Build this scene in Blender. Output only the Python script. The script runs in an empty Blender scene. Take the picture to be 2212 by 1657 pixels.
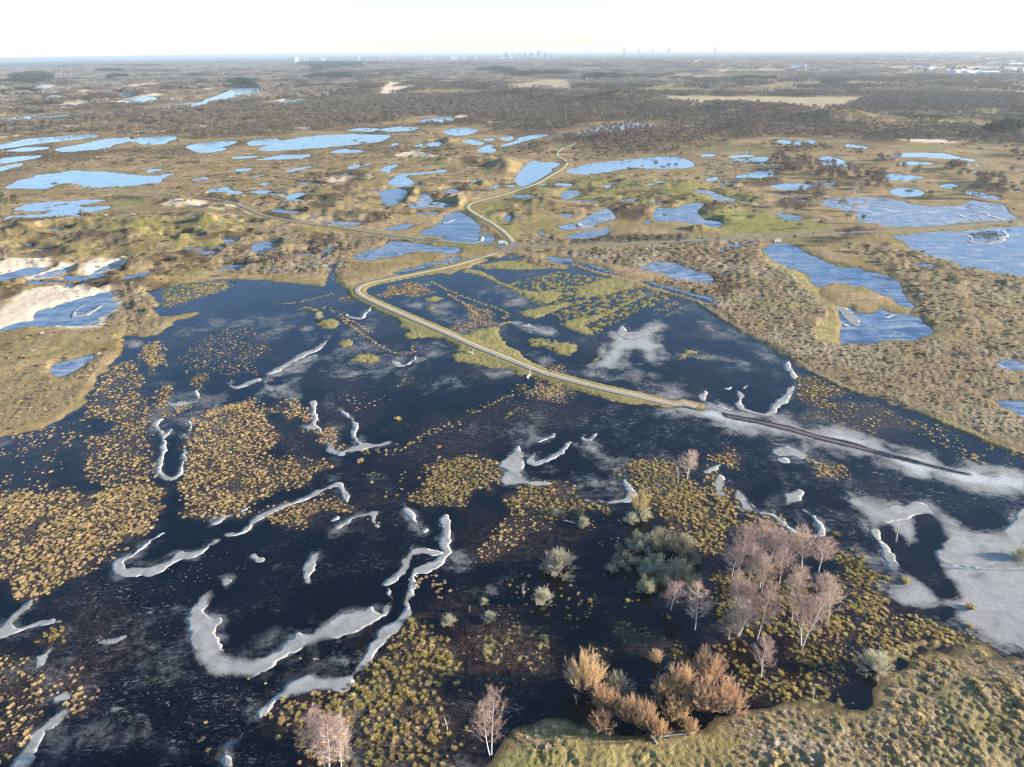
import bpy, bmesh, math, random
import numpy as np
from mathutils import Vector, Matrix

# ---------------------------------------------------------------- camera, sky, sun, exposure
scn = bpy.context.scene
COL = scn.collection
CAM_H = 90.0
PITCH = math.radians(25.13)
ROLL = math.radians(0.88)
FPX = 1532.0                       # focal length in pixels of a 2211 wide picture
SUN_EL = math.radians(14.0)
SUN_AZ = math.radians(94.0)        # clockwise from +Y (view direction); the sun stands to the right
cp, sp, cr, sr = math.cos(PITCH), math.sin(PITCH), math.cos(ROLL), math.sin(ROLL)
FWD = np.array([0, cp, -sp]); UP0 = np.array([0, sp, cp]); RT0 = np.array([1.0, 0, 0])
CX = cr * RT0 - sr * UP0
CY = sr * RT0 + cr * UP0
cam_d = bpy.data.cameras.new("camera"); cam = bpy.data.objects.new("camera", cam_d); COL.objects.link(cam)
cam_d.sensor_width = 36.0; cam_d.lens = 36.0 * FPX / 2211.0
cam_d.clip_start = 1.0; cam_d.clip_end = 90000.0
cam.matrix_world = Matrix(((CX[0], CY[0], -FWD[0], 0), (CX[1], CY[1], -FWD[1], 0), (CX[2], CY[2], -FWD[2], CAM_H), (0, 0, 0, 1)))
scn.camera = cam
world = bpy.data.worlds.new("World"); scn.world = world; world.use_nodes = True
wn = world.node_tree.nodes; wl = world.node_tree.links; wn.clear()
sky = wn.new("ShaderNodeTexSky"); sky.sky_type = 'NISHITA'; sky.sun_disc = False
sky.sun_elevation = SUN_EL; sky.sun_rotation = SUN_AZ
sky.altitude = 0; sky.air_density = 1.0; sky.dust_density = 0.05; sky.ozone_density = 3.7
bg = wn.new("ShaderNodeBackground"); bg.inputs['Strength'].default_value = 0.105
wo = wn.new("ShaderNodeOutputWorld")
wl.new(sky.outputs[0], bg.inputs[0]); wl.new(bg.outputs[0], wo.inputs[0])
sun_d = bpy.data.lights.new("sun", 'SUN'); sun_d.energy = 5.0; sun_d.angle = math.radians(0.5); sun_d.color = (1.0, 0.90, 0.77)
sun = bpy.data.objects.new("sun", sun_d); COL.objects.link(sun)
SDIR = Vector((math.sin(SUN_AZ) * math.cos(SUN_EL), math.cos(SUN_AZ) * math.cos(SUN_EL), math.sin(SUN_EL)))
sun.rotation_euler = SDIR.to_track_quat('Z', 'Y').to_euler()
sun.location = (200, 0, 200)
vs = scn.view_settings
vs.view_transform = 'Standard'; vs.look = 'None'; vs.gamma = 1.0; vs.use_curve_mapping = False
vs.exposure = 1.6
scn.cycles.max_bounces = 6; scn.cycles.diffuse_bounces = 2; scn.cycles.glossy_bounces = 3
scn.cycles.transparent_max_bounces = 8; scn.cycles.volume_bounces = 0
scn.cycles.use_adaptive_sampling = True; scn.cycles.adaptive_threshold = 0.012
scn.cycles.use_denoising = True
scn.cycles.denoiser = 'OPENIMAGEDENOISE'
scn.cycles.denoising_prefilter = 'ACCURATE'
scn.cycles.filter_width = 1.25

# ---------------------------------------------------------------- helpers
rng = np.random.default_rng(7)
random.seed(5)

def tag(o, label=None, cat=None, group=None, kind=None):
    if label: o['label'] = label
    if cat: o['category'] = cat
    if group: o['group'] = group
    if kind: o['kind'] = kind
    return o

def link(name, me, parent=None, loc=None):
    o = bpy.data.objects.new(name, me); COL.objects.link(o)
    if parent is not None: o.parent = parent
    if loc is not None: o.location = loc
    return o

def empty(name, loc=(0, 0, 0), rz=0.0):
    o = bpy.data.objects.new(name, None); COL.objects.link(o)
    o.location = loc; o.rotation_euler = (0, 0, rz); o.empty_display_size = 0.5
    return o

def mesh_np(name, verts, faces, mats, midx=None, smooth=False):
    """verts (N,3), faces: (M,3)/(M,4) array or list of arrays"""
    me = bpy.data.meshes.new(name)
    verts = np.asarray(verts, dtype=np.float32)
    if not isinstance(faces, (list, tuple)): faces = [faces]
    faces = [np.asarray(f, dtype=np.int32) for f in faces if len(f)]
    nl = sum(f.size for f in faces); nf = sum(len(f) for f in faces)
    me.vertices.add(len(verts)); me.vertices.foreach_set('co', verts.ravel())
    me.loops.add(nl); me.polygons.add(nf)
    me.loops.foreach_set('vertex_index', np.concatenate([f.ravel() for f in faces]))
    tot = np.concatenate([np.full(len(f), f.shape[1], np.int32) for f in faces])
    st = np.concatenate([[0], np.cumsum(tot)[:-1]]).astype(np.int32)
    me.polygons.foreach_set('loop_start', st)
    if midx is not None: me.polygons.foreach_set('material_index', np.asarray(midx, np.int32))
    if smooth: me.polygons.foreach_set('use_smooth', np.ones(nf, bool))
    for m in (mats if isinstance(mats, (list, tuple)) else [mats]): me.materials.append(m)
    me.update(calc_edges=True); me.validate()
    return me

def fattr(me, name, arr):
    a = me.attributes.new(name, 'FLOAT', 'POINT'); a.data.foreach_set('value', np.asarray(arr, np.float32))

# crops of the photograph used while measuring: origin and scale to its own pixels
CR = {'A': (0, 100, .6329), 'B': (1350, 100, .6329), 'C': (2696, 100, .6329), 'D': (0, 1050, .6329), 'E': (1350, 1050, .6329),
      'F': (2696, 1050, .6329), 'G': (0, 2000, .6452), 'H': (1350, 2000, .6452), 'I': (2696, 2000, .6452), 'V': (0, 0, 1.8525),
      'J': (1900, 900, .13562), 'K': (2800, 2050, .3319), 'L': (2200, 2550, .36166), 'M': (2400, 1750, .24143),
      'N': (2200, 1000, .31646), 'O': (2600, 880, .31646), 'Q': (3500, 700, .26944), 'R': (1750, 1350, .22604),
      'S': (1200, 180, .4973), 'T': (2250, 160, .47468), 'U': (3200, 160, .40506), 'W': (0, 200, .36166), 'X': (0, 750, .13562)}

def px(c, s):
    """string of points of crop c -> array of pixels of the 2211 wide picture"""
    ox, oy, k = CR[c]
    a = np.array([[float(v) for v in p.split(',')] for p in s.split()])
    return np.column_stack([(ox + a[:, 0] * k), (oy + a[:, 1] * k)]) / 1.8525

def ground(p):
    """where the sight line through a picture point meets the level ground"""
    p = np.atleast_2d(p)
    u = (p[:, 0] - 1105.5) / FPX; v = -(p[:, 1] - 828.5) / FPX
    d = FWD[None] + u[:, None] * CX[None] + v[:, None] * CY[None]
    t = CAM_H / np.maximum(-d[:, 2], 1e-4)
    return d[:, :2] * t[:, None]

def project(x, y, z):
    x, y, z = np.broadcast_arrays(np.asarray(x, float), np.asarray(y, float), np.asarray(z, float) - CAM_H)
    q = np.stack([x, y, z], -1)
    dep = q @ FWD
    return 1105.5 + FPX * (q @ CX) / dep, 828.5 - FPX * (q @ CY) / dep, dep

def P(c, s): return ground(px(c, s))

def pt(c, x, y):
    return P(c, f"{x},{y}")[0]

def tall(c, bx, by, tx, ty):
    """height of a thing whose foot and top are seen at these points"""
    b = P(c, f"{bx},{by}")[0]; ty2 = px(c, f"{tx},{ty}")[0][1]
    lo, hi = 0.1, 80.0
    for _ in range(30):
        m = (lo + hi) / 2
        if project(b[0], b[1], m)[1] > ty2: lo = m
        else: hi = m
    return lo

def wide(c, bx, by, w):
    """metres across of w crop pixels at this foot point"""
    b = P(c, f"{bx},{by}")[0]
    return w * CR[c][2] / 1.8525 * project(b[0], b[1], 0)[2] / FPX

# gradient noise on arrays
def _hash(ix, iy, seed):
    h = (ix.astype(np.uint32) * np.uint32(374761393) + iy.astype(np.uint32) * np.uint32(668265263) + np.uint32((seed * 2246822519) & 0xffffffff))
    h = (h ^ (h >> np.uint32(13))) * np.uint32(1274126177)
    h = h ^ (h >> np.uint32(16))
    return h

def noise(x, y, scale, seed=0):
    x = np.asarray(x, float) / scale; y = np.asarray(y, float) / scale
    ix = np.floor(x); iy = np.floor(y); fx = x - ix; fy = y - iy
    ix = ix.astype(np.int64); iy = iy.astype(np.int64)
    ux = fx * fx * fx * (fx * (fx * 6 - 15) + 10); uy = fy * fy * fy * (fy * (fy * 6 - 15) + 10)
    out = 0
    for dx in (0, 1):
        for dy in (0, 1):
            a = _hash(ix + dx, iy + dy, seed).astype(np.float64) * (2 * math.pi / 4294967296.0)
            g = np.cos(a) * (fx - dx) + np.sin(a) * (fy - dy)
            out = out + g * (ux if dx else 1 - ux) * (uy if dy else 1 - uy)
    return out * 1.45

def fbm(x, y, scale, oct=4, seed=0, gain=0.5):
    s = 0; a = 1.0
    for o in range(oct):
        s = s + a * noise(x, y, scale, seed + 17 * o); scale /= 2.03; a *= gain
    return s

def sstep(a, b, x):
    t = np.clip((x - a) / (b - a), 0, 1); return t * t * (3 - 2 * t)

def sdf(poly, x, y, far=40.0):
    """signed distance to a polygon (negative inside), exact up to `far`, else +far"""
    out = np.full(x.shape, far)
    lo = poly.min(0) - far; hi = poly.max(0) + far
    sel = np.nonzero((x > lo[0]) & (x < hi[0]) & (y > lo[1]) & (y < hi[1]))[0]
    if len(sel) == 0: return out
    X = x[sel]; Y = y[sel]
    d2 = np.full(X.shape, 1e18); ins = np.zeros(X.shape, bool)
    n = len(poly)
    for i in range(n):
        ax, ay = poly[i]; bx, by = poly[(i + 1) % n]
        ex, ey = bx - ax, by - ay; L = ex * ex + ey * ey + 1e-9
        t = np.clip(((X - ax) * ex + (Y - ay) * ey) / L, 0, 1)
        dx = X - ax - t * ex; dy = Y - ay - t * ey
        d2 = np.minimum(d2, dx * dx + dy * dy)
        if ay != by:
            c = ((ay > Y) != (by > Y)) & (X < ex * (Y - ay) / ey + ax)
            ins ^= c
    d = np.sqrt(d2); d[ins] *= -1
    out[sel] = np.minimum(d, far)
    return out

def linedist(line, x, y, far=40.0):
    out = np.full(x.shape, far)
    lo = line.min(0) - far; hi = line.max(0) + far
    sel = np.nonzero((x > lo[0]) & (x < hi[0]) & (y > lo[1]) & (y < hi[1]))[0]
    if len(sel) == 0: return out
    X = x[sel]; Y = y[sel]; d2 = np.full(X.shape, far * far)
    for i in range(len(line) - 1):
        ax, ay = line[i]; bx, by = line[i + 1]
        ex, ey = bx - ax, by - ay; L = ex * ex + ey * ey + 1e-9
        t = np.clip(((X - ax) * ex + (Y - ay) * ey) / L, 0, 1)
        d2 = np.minimum(d2, (X - ax - t * ex) ** 2 + (Y - ay - t * ey) ** 2)
    out[sel] = np.sqrt(d2)
    return out

def inside(poly, x, y): return sdf(poly, np.asarray(x, float), np.asarray(y, float), 1.0) < 0

def smooth_line(line, step=2.0):
    """Catmull-Rom through the points, resampled"""
    p = np.vstack([2 * line[0] - line[1], line, 2 * line[-1] - line[-2]])
    out = []
    for i in range(1, len(p) - 2):
        n = max(2, int(np.linalg.norm(p[i + 1] - p[i]) / step))
        for k in range(n):
            t = k / n
            out.append(0.5 * ((2 * p[i]) + (-p[i - 1] + p[i + 1]) * t + (2 * p[i - 1] - 5 * p[i] + 4 * p[i + 1] - p[i + 2]) * t * t
                              + (-p[i - 1] + 3 * p[i] - 3 * p[i + 1] + p[i + 2]) * t ** 3))
    out.append(p[-2])
    return np.array(out)

def round_poly(poly, n=4, it=2):
    """Chaikin corner cutting"""
    for _ in range(it):
        q = np.roll(poly, -1, 0)
        poly = np.stack([0.75 * poly + 0.25 * q, 0.25 * poly + 0.75 * q], 1).reshape(-1, 2)
    return poly
# ---------------------------------------------------------------- measured outlines
PONDS = [P(*a) for a in [
 ('A', "60,1030 115,985 215,965 230,950 350,940 430,925 470,918 560,930 640,928 720,935 760,940 840,945 930,955 1000,950 1060,940 1130,936 1090,950 1040,975 1050,990 990,1003 900,1010 800,1022 680,1020 590,1030 530,1025 510,1012 440,1000 380,1005 330,1020 280,1035 200,1037 120,1035"),
 ('A', "0,775 60,755 130,745 220,722 330,712 450,703 560,698 550,710 450,722 330,735 240,745 130,757 60,770 0,782"),
 ('A', "395,785 470,770 560,755 640,738 720,722 775,716 765,735 715,750 650,763 655,775 600,785 540,790 440,798"),
 ('A', "110,792 170,780 250,778 240,786 170,795"),
 ('A', "-60,865 0,852 80,840 160,834 230,830 190,845 120,856 50,868 0,874 -60,880"),
 ('A', "-50,910 0,905 60,888 130,878 120,892 60,905 0,925 -50,930"),
 ('A', "1210,768 1260,755 1340,745 1420,738 1470,740 1440,755 1390,768 1345,778 1415,783 1400,795 1340,805 1270,808 1235,795"),
 ('A', "1630,785 1700,765 1760,740 1850,728 1950,712 2060,700 2212,695 2290,697 2440,700 2435,715 2380,740 2280,752 2180,762 2050,775 1900,785 1750,797 1670,797"),
 ('A', "1590,745 1640,730 1705,722 1730,728 1700,750 1650,760 1595,762"),
 ('A', "1600,855 1680,838 1780,822 1880,820 1970,818 1960,838 1880,848 1760,853 1650,855"),
 ('A', "1450,840 1510,832 1640,826 1620,838 1500,848"),
 ('A', "865,730 920,716 1000,710 1060,712 1050,728 1010,735 1000,752 950,752 930,735"),
 ('A', "915,925 960,910 1050,908 1030,920 940,935"),
 ('A', "1160,985 1220,975 1290,962 1370,960 1330,972 1230,988"),
 ('A', "1465,926 1500,910 1610,905 1580,920 1500,928"),
 ('A', "1280,1047 1340,1035 1420,1025 1470,1024 1450,1042 1550,1060 1480,1075 1400,1062 1310,1062"),
 ('A', "1615,1012 1660,996 1735,992 1720,1008 1660,1020"),
 ('A', "1575,1055 1660,1043 1760,1045 1720,1062 1640,1070"),
 ('A', "1775,1092 1810,1075 1880,1060 1950,1055 1945,1075 1890,1095 1850,1110 1790,1105"),
 ('A', "1770,928 1850,910 1960,890 1990,893 1930,912 1830,932"),
 ('A', "1580,960 1640,948 1720,936 1700,948 1630,962"),
 ('A', "1215,1150 1260,1135 1310,1130 1290,1145 1240,1157"),
 ('A', "125,1165 160,1140 260,1125 400,1118 560,1105 640,1112 560,1130 470,1145 520,1150 690,1152 620,1172 500,1190 430,1205 330,1215 210,1210 330,1180 250,1172 180,1175"),
 ('A', "60,1222 110,1205 210,1200 300,1205 380,1210 280,1218 160,1218 90,1225"),
 ('A', "-80,605 0,598 100,585 200,575 330,572 430,562 560,552 690,548 680,556 560,562 440,572 330,582 200,590 0,606 -80,612"),
 ('A', "930,532 1050,520 1180,500 1330,485 1350,470 1420,445 1480,420 1500,405 1560,400 1640,405 1600,425 1560,440 1500,465 1400,480 1320,492 1250,500 1150,520 1000,533"),
 ('A', "195,405 270,388 345,390 320,400 310,420 260,418 220,412"),
 ('A', "300,478 335,462 325,442 360,452 420,458 390,468 340,472"),
 ('A', "820,470 860,462 940,455 945,465 920,480 945,490 900,500 880,490 910,480"),
 ('A', "770,435 800,432 805,445 780,455"),
 ('A', "1690,505 1750,498 1840,482 1905,468 1890,480 1820,492 1740,508"),
 ('A', "1225,1478 1270,1458 1340,1437 1345,1445 1290,1465 1240,1480"),
 ('A', "1585,1410 1610,1385 1680,1365 1740,1370 1760,1400 1720,1430 1640,1438 1600,1430"),
 ('A', "1750,1195 1790,1186 1850,1188 1830,1198 1780,1202"),
 ('A', "1910,1225 1940,1208 2000,1205 1985,1220 1940,1232"),
 ('A', "2030,1250 2100,1240 2200,1245 2280,1250 2260,1262 2180,1268 2090,1262"),
 ('D', "-40,90 0,82 80,65 180,45 290,35 270,52 190,72 120,88 50,108 0,112 -40,115"),
 ('D', "275,85 310,65 370,48 420,40 400,58 350,80 300,92"),
 ('D', "570,75 600,50 650,25 710,15 740,18 700,40 640,60 590,75"),
 ('D', "-40,435 60,400 130,382 200,378 280,365 255,340 290,310 350,290 420,255 500,240 560,215 620,190 690,185 715,200 700,235 735,260 745,290 690,320 640,350 650,375 580,390 500,398 420,395 340,385 270,390 180,395 90,420 -40,445"),
 ('D', "810,98 860,75 960,52 990,58 950,82 870,105"),
 ('D', "350,680 390,650 450,625 510,605 560,590 565,610 530,640 500,660 450,690 400,700"),
 ('B', "-40,800 40,785 120,790 200,795 160,805 60,812 -40,812"),
 ('B', "60,905 120,885 240,870 230,880 130,900 80,912"),
 ('B', "265,915 300,895 380,882 375,895 330,915 340,935 300,930"),
 ('B', "310,1005 370,960 410,940 500,935 580,925 650,915 700,918 680,930 590,940 500,948 420,955 470,975 500,1000 470,1020 390,1022"),
 ('B', "240,1060 290,1045 370,1038 440,1045 460,1055 430,1085 395,1110 360,1140 300,1145 260,1130 270,1095"),
 ('B', "425,1150 490,1115 530,1080 580,1078 620,1095 635,1108 610,1125 590,1135 660,1128 715,1135 680,1155 590,1160 520,1168"),
 ('B', "675,1050 710,1042 790,1045 740,1060 690,1066"),
 ('B', "1100,985 1125,940 1160,905 1200,870 1250,852 1280,868 1350,870 1412,875 1390,890 1345,910 1345,930 1320,955 1290,985 1240,1010 1180,1027 1130,1018"),
 ('B', "1440,925 1490,910 1570,885 1660,870 1760,860 1880,845 2000,835 2130,835 2200,850 2240,865 2270,890 2200,905 2080,912 1950,910 1880,905 1790,918 1680,932 1570,945 1480,935"),
 ('B', "865,795 920,770 960,758 1000,757 970,775 1020,790 1000,808 900,808"),
 ('B', "780,735 840,727 880,735 930,745 910,760 870,760 820,745"),
 ('B', "1040,715 1090,708 1100,722 1080,732 1045,730"),
 ('B', "1020,765 1080,748 1140,735 1160,715 1250,700 1310,695 1280,710 1200,725 1160,740 1110,758 1050,770"),
 ('B', "710,680 740,660 790,655 850,668 830,682 780,698 730,692"),
 ('B', "570,600 620,592 690,585 690,600 640,612 590,612"),
 ('B', "1535,690 1590,672 1650,655 1720,640 1800,630 1860,625 1960,630 1900,645 1800,660 1720,672 1650,690 1570,697"),
 ('B', "120,665 150,655 220,660 200,672"), ('B', "310,660 390,648 470,655 440,667 350,670"),
 ('B', "470,770 530,750 600,745 630,735 665,755 630,770 560,772"), ('B', "930,725 960,718 990,725 960,735"),
 ('B', "325,770 370,748 380,755 345,778"), ('B', "835,995 860,978 905,985 890,1000 850,1005"),
 ('B', "890,1050 940,1048 930,1060 900,1058"), ('B', "1020,1022 1090,1018 1110,1030 1050,1030"),
 ('B', "1380,1008 1420,1003 1490,1010 1450,1020"), ('B', "1685,1015 1730,1008 1735,1022 1710,1038 1690,1030"),
 ('B', "1410,1088 1430,1055 1480,1048 1530,1055 1525,1075 1480,1095 1440,1105"),
 ('B', "1905,1010 1950,1000 2030,998 2030,1010 1980,1022 1930,1022"),
 ('B', "500,1320 560,1285 600,1265 640,1240 690,1205 740,1190 780,1185 820,1205 880,1235 920,1270 940,1300 900,1322 960,1322 1000,1330 1015,1355 1010,1372 940,1380 870,1388 800,1392 730,1378 690,1360 620,1345 540,1330"),
 ('B', "1395,1275 1450,1265 1510,1255 1550,1235 1610,1200 1650,1170 1690,1162 1730,1165 1760,1190 1780,1220 1760,1235 1690,1240 1640,1255 1610,1280 1560,1287 1500,1290 1430,1297"),
 ('B', "1455,1340 1520,1320 1600,1305 1690,1288 1730,1290 1720,1310 1690,1325 1630,1340 1550,1350 1490,1350"),
 ('B', "1015,1225 1040,1200 1080,1195 1115,1212 1100,1240 1050,1252"), ('B', "1145,1195 1180,1190 1190,1205 1150,1212"),
 ('B', "910,1192 940,1188 945,1205 920,1208"), ('B', "1245,1305 1280,1298 1310,1318 1270,1325"),
 ('B', "1140,1325 1170,1318 1190,1340 1150,1345"), ('B', "1200,1350 1260,1345 1290,1360 1240,1365"),
 ('B', "270,1295 340,1280 410,1262 470,1255 500,1265 450,1285 380,1298 310,1300"),
 ('B', "1870,1255 1910,1245 1930,1215 1960,1210 1975,1235 2010,1250 1970,1265 1900,1268"),
 ('B', "1425,1205 1450,1198 1490,1205 1450,1215"),
 ('B', "95,1470 150,1445 220,1420 280,1395 330,1370 420,1372 520,1378 600,1390 680,1400 780,1420 740,1440 680,1450 590,1440 520,1435 430,1445 330,1470 240,1485 150,1488"),
 ('B', "350,1570 460,1540 560,1500 700,1470 780,1475 700,1505 620,1530 520,1560 440,1590"),
 ('C', "900,1140 960,1100 1030,1090 1100,1085 1190,1080 1260,1095 1340,1095 1420,1110 1510,1130 1600,1145 1700,1145 1780,1140 1840,1110 1900,1095 1960,1120 2050,1130 2100,1130 2125,1160 2140,1195 2180,1215 2195,1228 2130,1238 2000,1247 1850,1257 1700,1272 1560,1281 1430,1278 1330,1275 1240,1250 1190,1250 1110,1240 1130,1210 1060,1190 1000,1160"),
 ('C', "1365,1332 1450,1322 1550,1312 1700,1300 1850,1292 2000,1278 2212,1268 2500,1250 2500,1650 2212,1593 2100,1580 2000,1566 1870,1541 1730,1501 1700,1490 1600,1460 1530,1435 1460,1410 1440,1385 1400,1355"),
 ('F', "580,-61 610,-101 660,-114 710,-111 780,-89 850,-61 920,-31 1010,0 1100,22 1200,45 1300,70 1400,95 1460,130 1465,190 1510,240 1540,290 1500,330 1560,350 1640,400 1700,440 1690,465 1600,485 1500,500 1400,500 1280,515 1170,522 1060,515 1030,490 1025,440 1040,400 1010,350 980,290 930,240 915,200 890,160 840,120 820,75 760,40 700,25 640,0 610,-20"),
 ('C', "900,850 930,835 970,830 1040,845 1100,865 1165,895 1160,903 1060,902 970,895 920,875"),
 ('C', "340,830 430,820 540,820 550,828 440,838 360,842"), ('C', "360,852 450,845 570,835 605,845 600,858 500,868 420,865"),
 ('C', "165,822 220,815 270,822 230,832 180,832"), ('C', "430,800 470,797 490,805 450,810"),
 ('C', "370,965 420,945 500,930 580,925 625,930 610,955 540,970 450,968 400,970"),
 ('C', "195,985 215,968 260,965 270,975 230,990"),
 ('C', "100,1055 150,1045 220,1045 245,1060 270,1075 330,1090 410,1105 380,1118 300,1110 250,1095 235,1075 150,1065"),
 ('C', "0,1160 60,1135 130,1125 190,1132 170,1150 140,1175 160,1210 210,1235 290,1245 320,1260 270,1280 190,1275 110,1255 50,1245 0,1240 -60,1250 -130,1235 -160,1200 -120,1160 -50,1150"),
 ('C', "660,1195 720,1205 800,1215 810,1228 770,1232 700,1220"), ('C', "420,1185 460,1172 500,1182 470,1195"),
 ('C', "620,1020 720,1005 820,1010 950,1000 1020,988 1080,995 1060,1010 960,1020 870,1030 760,1038 660,1035"),
 ('C', "1295,955 1340,945 1390,938 1450,950 1560,955 1610,965 1560,975 1470,988 1370,980 1320,970"),
 ('C', "1340,1050 1390,1035 1480,1030 1560,1038 1600,1060 1590,1080 1520,1090 1440,1088 1370,1070"),
 ('C', "1645,1015 1720,1005 1800,1010 1830,1025 1760,1035 1690,1030"),
 ('C', "1780,1050 1850,1045 1900,1050 1960,1060 2050,1085 2110,1105 2050,1110 1950,1100 1870,1080 1810,1065"),
 ('C', "1640,1090 1680,1085 1675,1105 1645,1105"), ('C', "1340,832 1440,812 1530,808 1620,810 1700,812 1780,830 1810,840 1900,850 1955,862 1880,865 1800,848 1700,845 1600,838 1450,838"),
 ('C', "1400,875 1480,865 1600,868 1680,880 1600,885 1500,888 1420,885"), ('C', "1785,880 1850,875 1970,888 1930,895 1850,885"),
 ('C', "1850,920 1900,915 1960,925 1920,938 1870,932"), ('C', "610,735 700,730 800,738 880,732 870,755 780,758 690,745"),
 ('C', "1075,765 1110,752 1125,760 1200,768 1250,775 1200,785 1140,775 1090,770"), ('C', "350,1405 400,1400 430,1410 390,1420"),
 ('C', "2100,1045 2160,1042 2240,1050 2180,1060"), ('O', "1000,340 1060,330 1160,345 1130,370 1060,375"),
 ('F', "2040,880 2100,870 2212,880 2400,890 2400,1020 2212,975 2140,940 2070,910"), ('F', "2020,640 2060,615 2140,620 2212,640 2300,650 2300,680 2140,680 2060,665"),
 ('N', "950,240 1100,200 1300,160 1500,150 1640,190 1800,260 1960,310 2060,370 2000,420 1800,390 1600,375 1400,300 1200,270 1000,265"),
 ('N', "-20,90 120,105 260,120 285,160 360,175 480,190 560,205 700,240 850,290 1050,345 1250,395 1450,450 1650,510 1850,570 1990,605 2110,640 2000,660 1860,625 1700,585 1500,530 1300,475 1100,420 900,355 700,300 560,265 420,215 300,190 240,180 0,130"),
]]
POND_IS_POOL = {36, 37, 38, 39}
FLOOD = P('D', "-400,1180 0,1105 100,1085 250,1055 400,1000 480,930 530,880 560,830 610,760 680,690 740,600 790,550 800,500 780,470 900,472 1000,462 1080,400 1100,375 1180,355 1280,312 1200,320 1000,345 965,290 1020,285 1000,250 960,205 910,182 1000,168 1200,132 1430,108 1560,112 1700,118 1900,140 2040,150 2075,105 2080,20 2105,15 2112,100 2145,150 2212,178")
FLOOD = np.vstack([FLOOD, P('E', "60,160 110,172 130,150 200,128 300,110 450,82 560,62 640,40"),
   P('B', "520,1572 700,1580 800,1545 900,1510 980,1488 1060,1462 1120,1455 1180,1470 1130,1490 1180,1510 1300,1535 1440,1545 1480,1520"),
   P('N', "290,190 400,235 560,290 700,335 900,385 1100,440 1300,505 1500,560 1700,620 1860,670 1960,720 2080,780 2212,850"),
   P('F', "290,345 420,435 560,515 700,595 860,690 1000,755 1140,805 1300,865 1450,925 1600,985 1700,1010 1800,1045 1950,1115 2100,1185 2212,1215 2600,1330 2600,1700"),
   P('I', "2700,1200 2500,1050 2170,975 2080,948 1980,945 1880,905 1650,930 1500,950 1480,1010 1400,1080 1290,1090 1220,1170 1200,1250 1100,1290 960,1260 880,1285 790,1235 700,1240 640,1285 520,1300 400,1325 250,1325 120,1415 0,1425"),
   P('H', "1900,1430 1700,1410 1540,1370 1400,1330 1280,1325 1200,1370 1130,1400 1080,1470 1030,1560 950,1640 880,1710 700,1900 0,1900"),
   P('G', "1500,1900 0,1900 -700,1900")])
ISLANDS = [P('F', "915,200 950,175 1020,152 1120,150 1200,160 1260,190 1330,215 1360,250 1430,280 1490,295 1480,325 1420,320 1340,295 1290,290 1240,320 1200,320 1130,300 1060,260 1000,235 940,225"),
           P('X', "1450,560 1550,510 1850,480 2000,490 1900,530 1700,560 1550,575"), P('X', "1000,700 1250,710 1400,640 1600,650 1650,690 1500,750 1300,790 900,790 500,800 500,660 700,650 850,690")]
SAND = [P(*a) for a in [('A', "-60,1520 0,1508 100,1493 220,1488 310,1498 335,1515 300,1550 180,1575 60,1595 -60,1600"),
   ('D', "150,108 270,60 400,20 475,12 440,55 350,98 250,110"), ('D', "495,70 540,15 620,-20 780,-20 822,2 790,25 720,42 660,66 590,84 515,84"),
   ('D', "-60,350 60,258 150,190 300,165 450,150 520,158 600,180 700,178 752,245 755,300 690,345 665,395 640,425 540,435 430,420 300,398 150,392 -60,450"),
   ('A', "150,412 230,392 270,380 400,383 330,398 240,408 190,414"), ('A', "690,490 760,478 900,485 950,495 880,512 800,508 740,510"), ('A', "800,465 950,440 1050,436 1000,452 900,458"),
   ('A', "770,388 850,376 1000,366 1050,362 980,378 860,388"), ('A', "150,528 300,520 500,500 560,515 400,532 250,540"), ('A', "0,520 50,500 130,505 100,520"),
   ('A', "0,640 80,622 170,620 200,630 120,632 30,655"), ('B', "740,585 770,570 830,578 800,590"), ('B', "915,440 960,433 1000,445 950,450"), ('B', "1220,495 1250,488 1270,500 1230,503"),
   ('B', "240,470 330,360 400,370 330,400 500,390"), ('B', "350,835 420,815 500,800 590,815 640,840 520,835"), ('C', "1430,735 1560,725 1700,730 1820,750 1700,752 1500,745"),
   ('A', "1260,380 1300,372 1370,372 1330,380"), ('A', "1735,480 1790,470 1820,478 1760,484")]]
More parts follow.
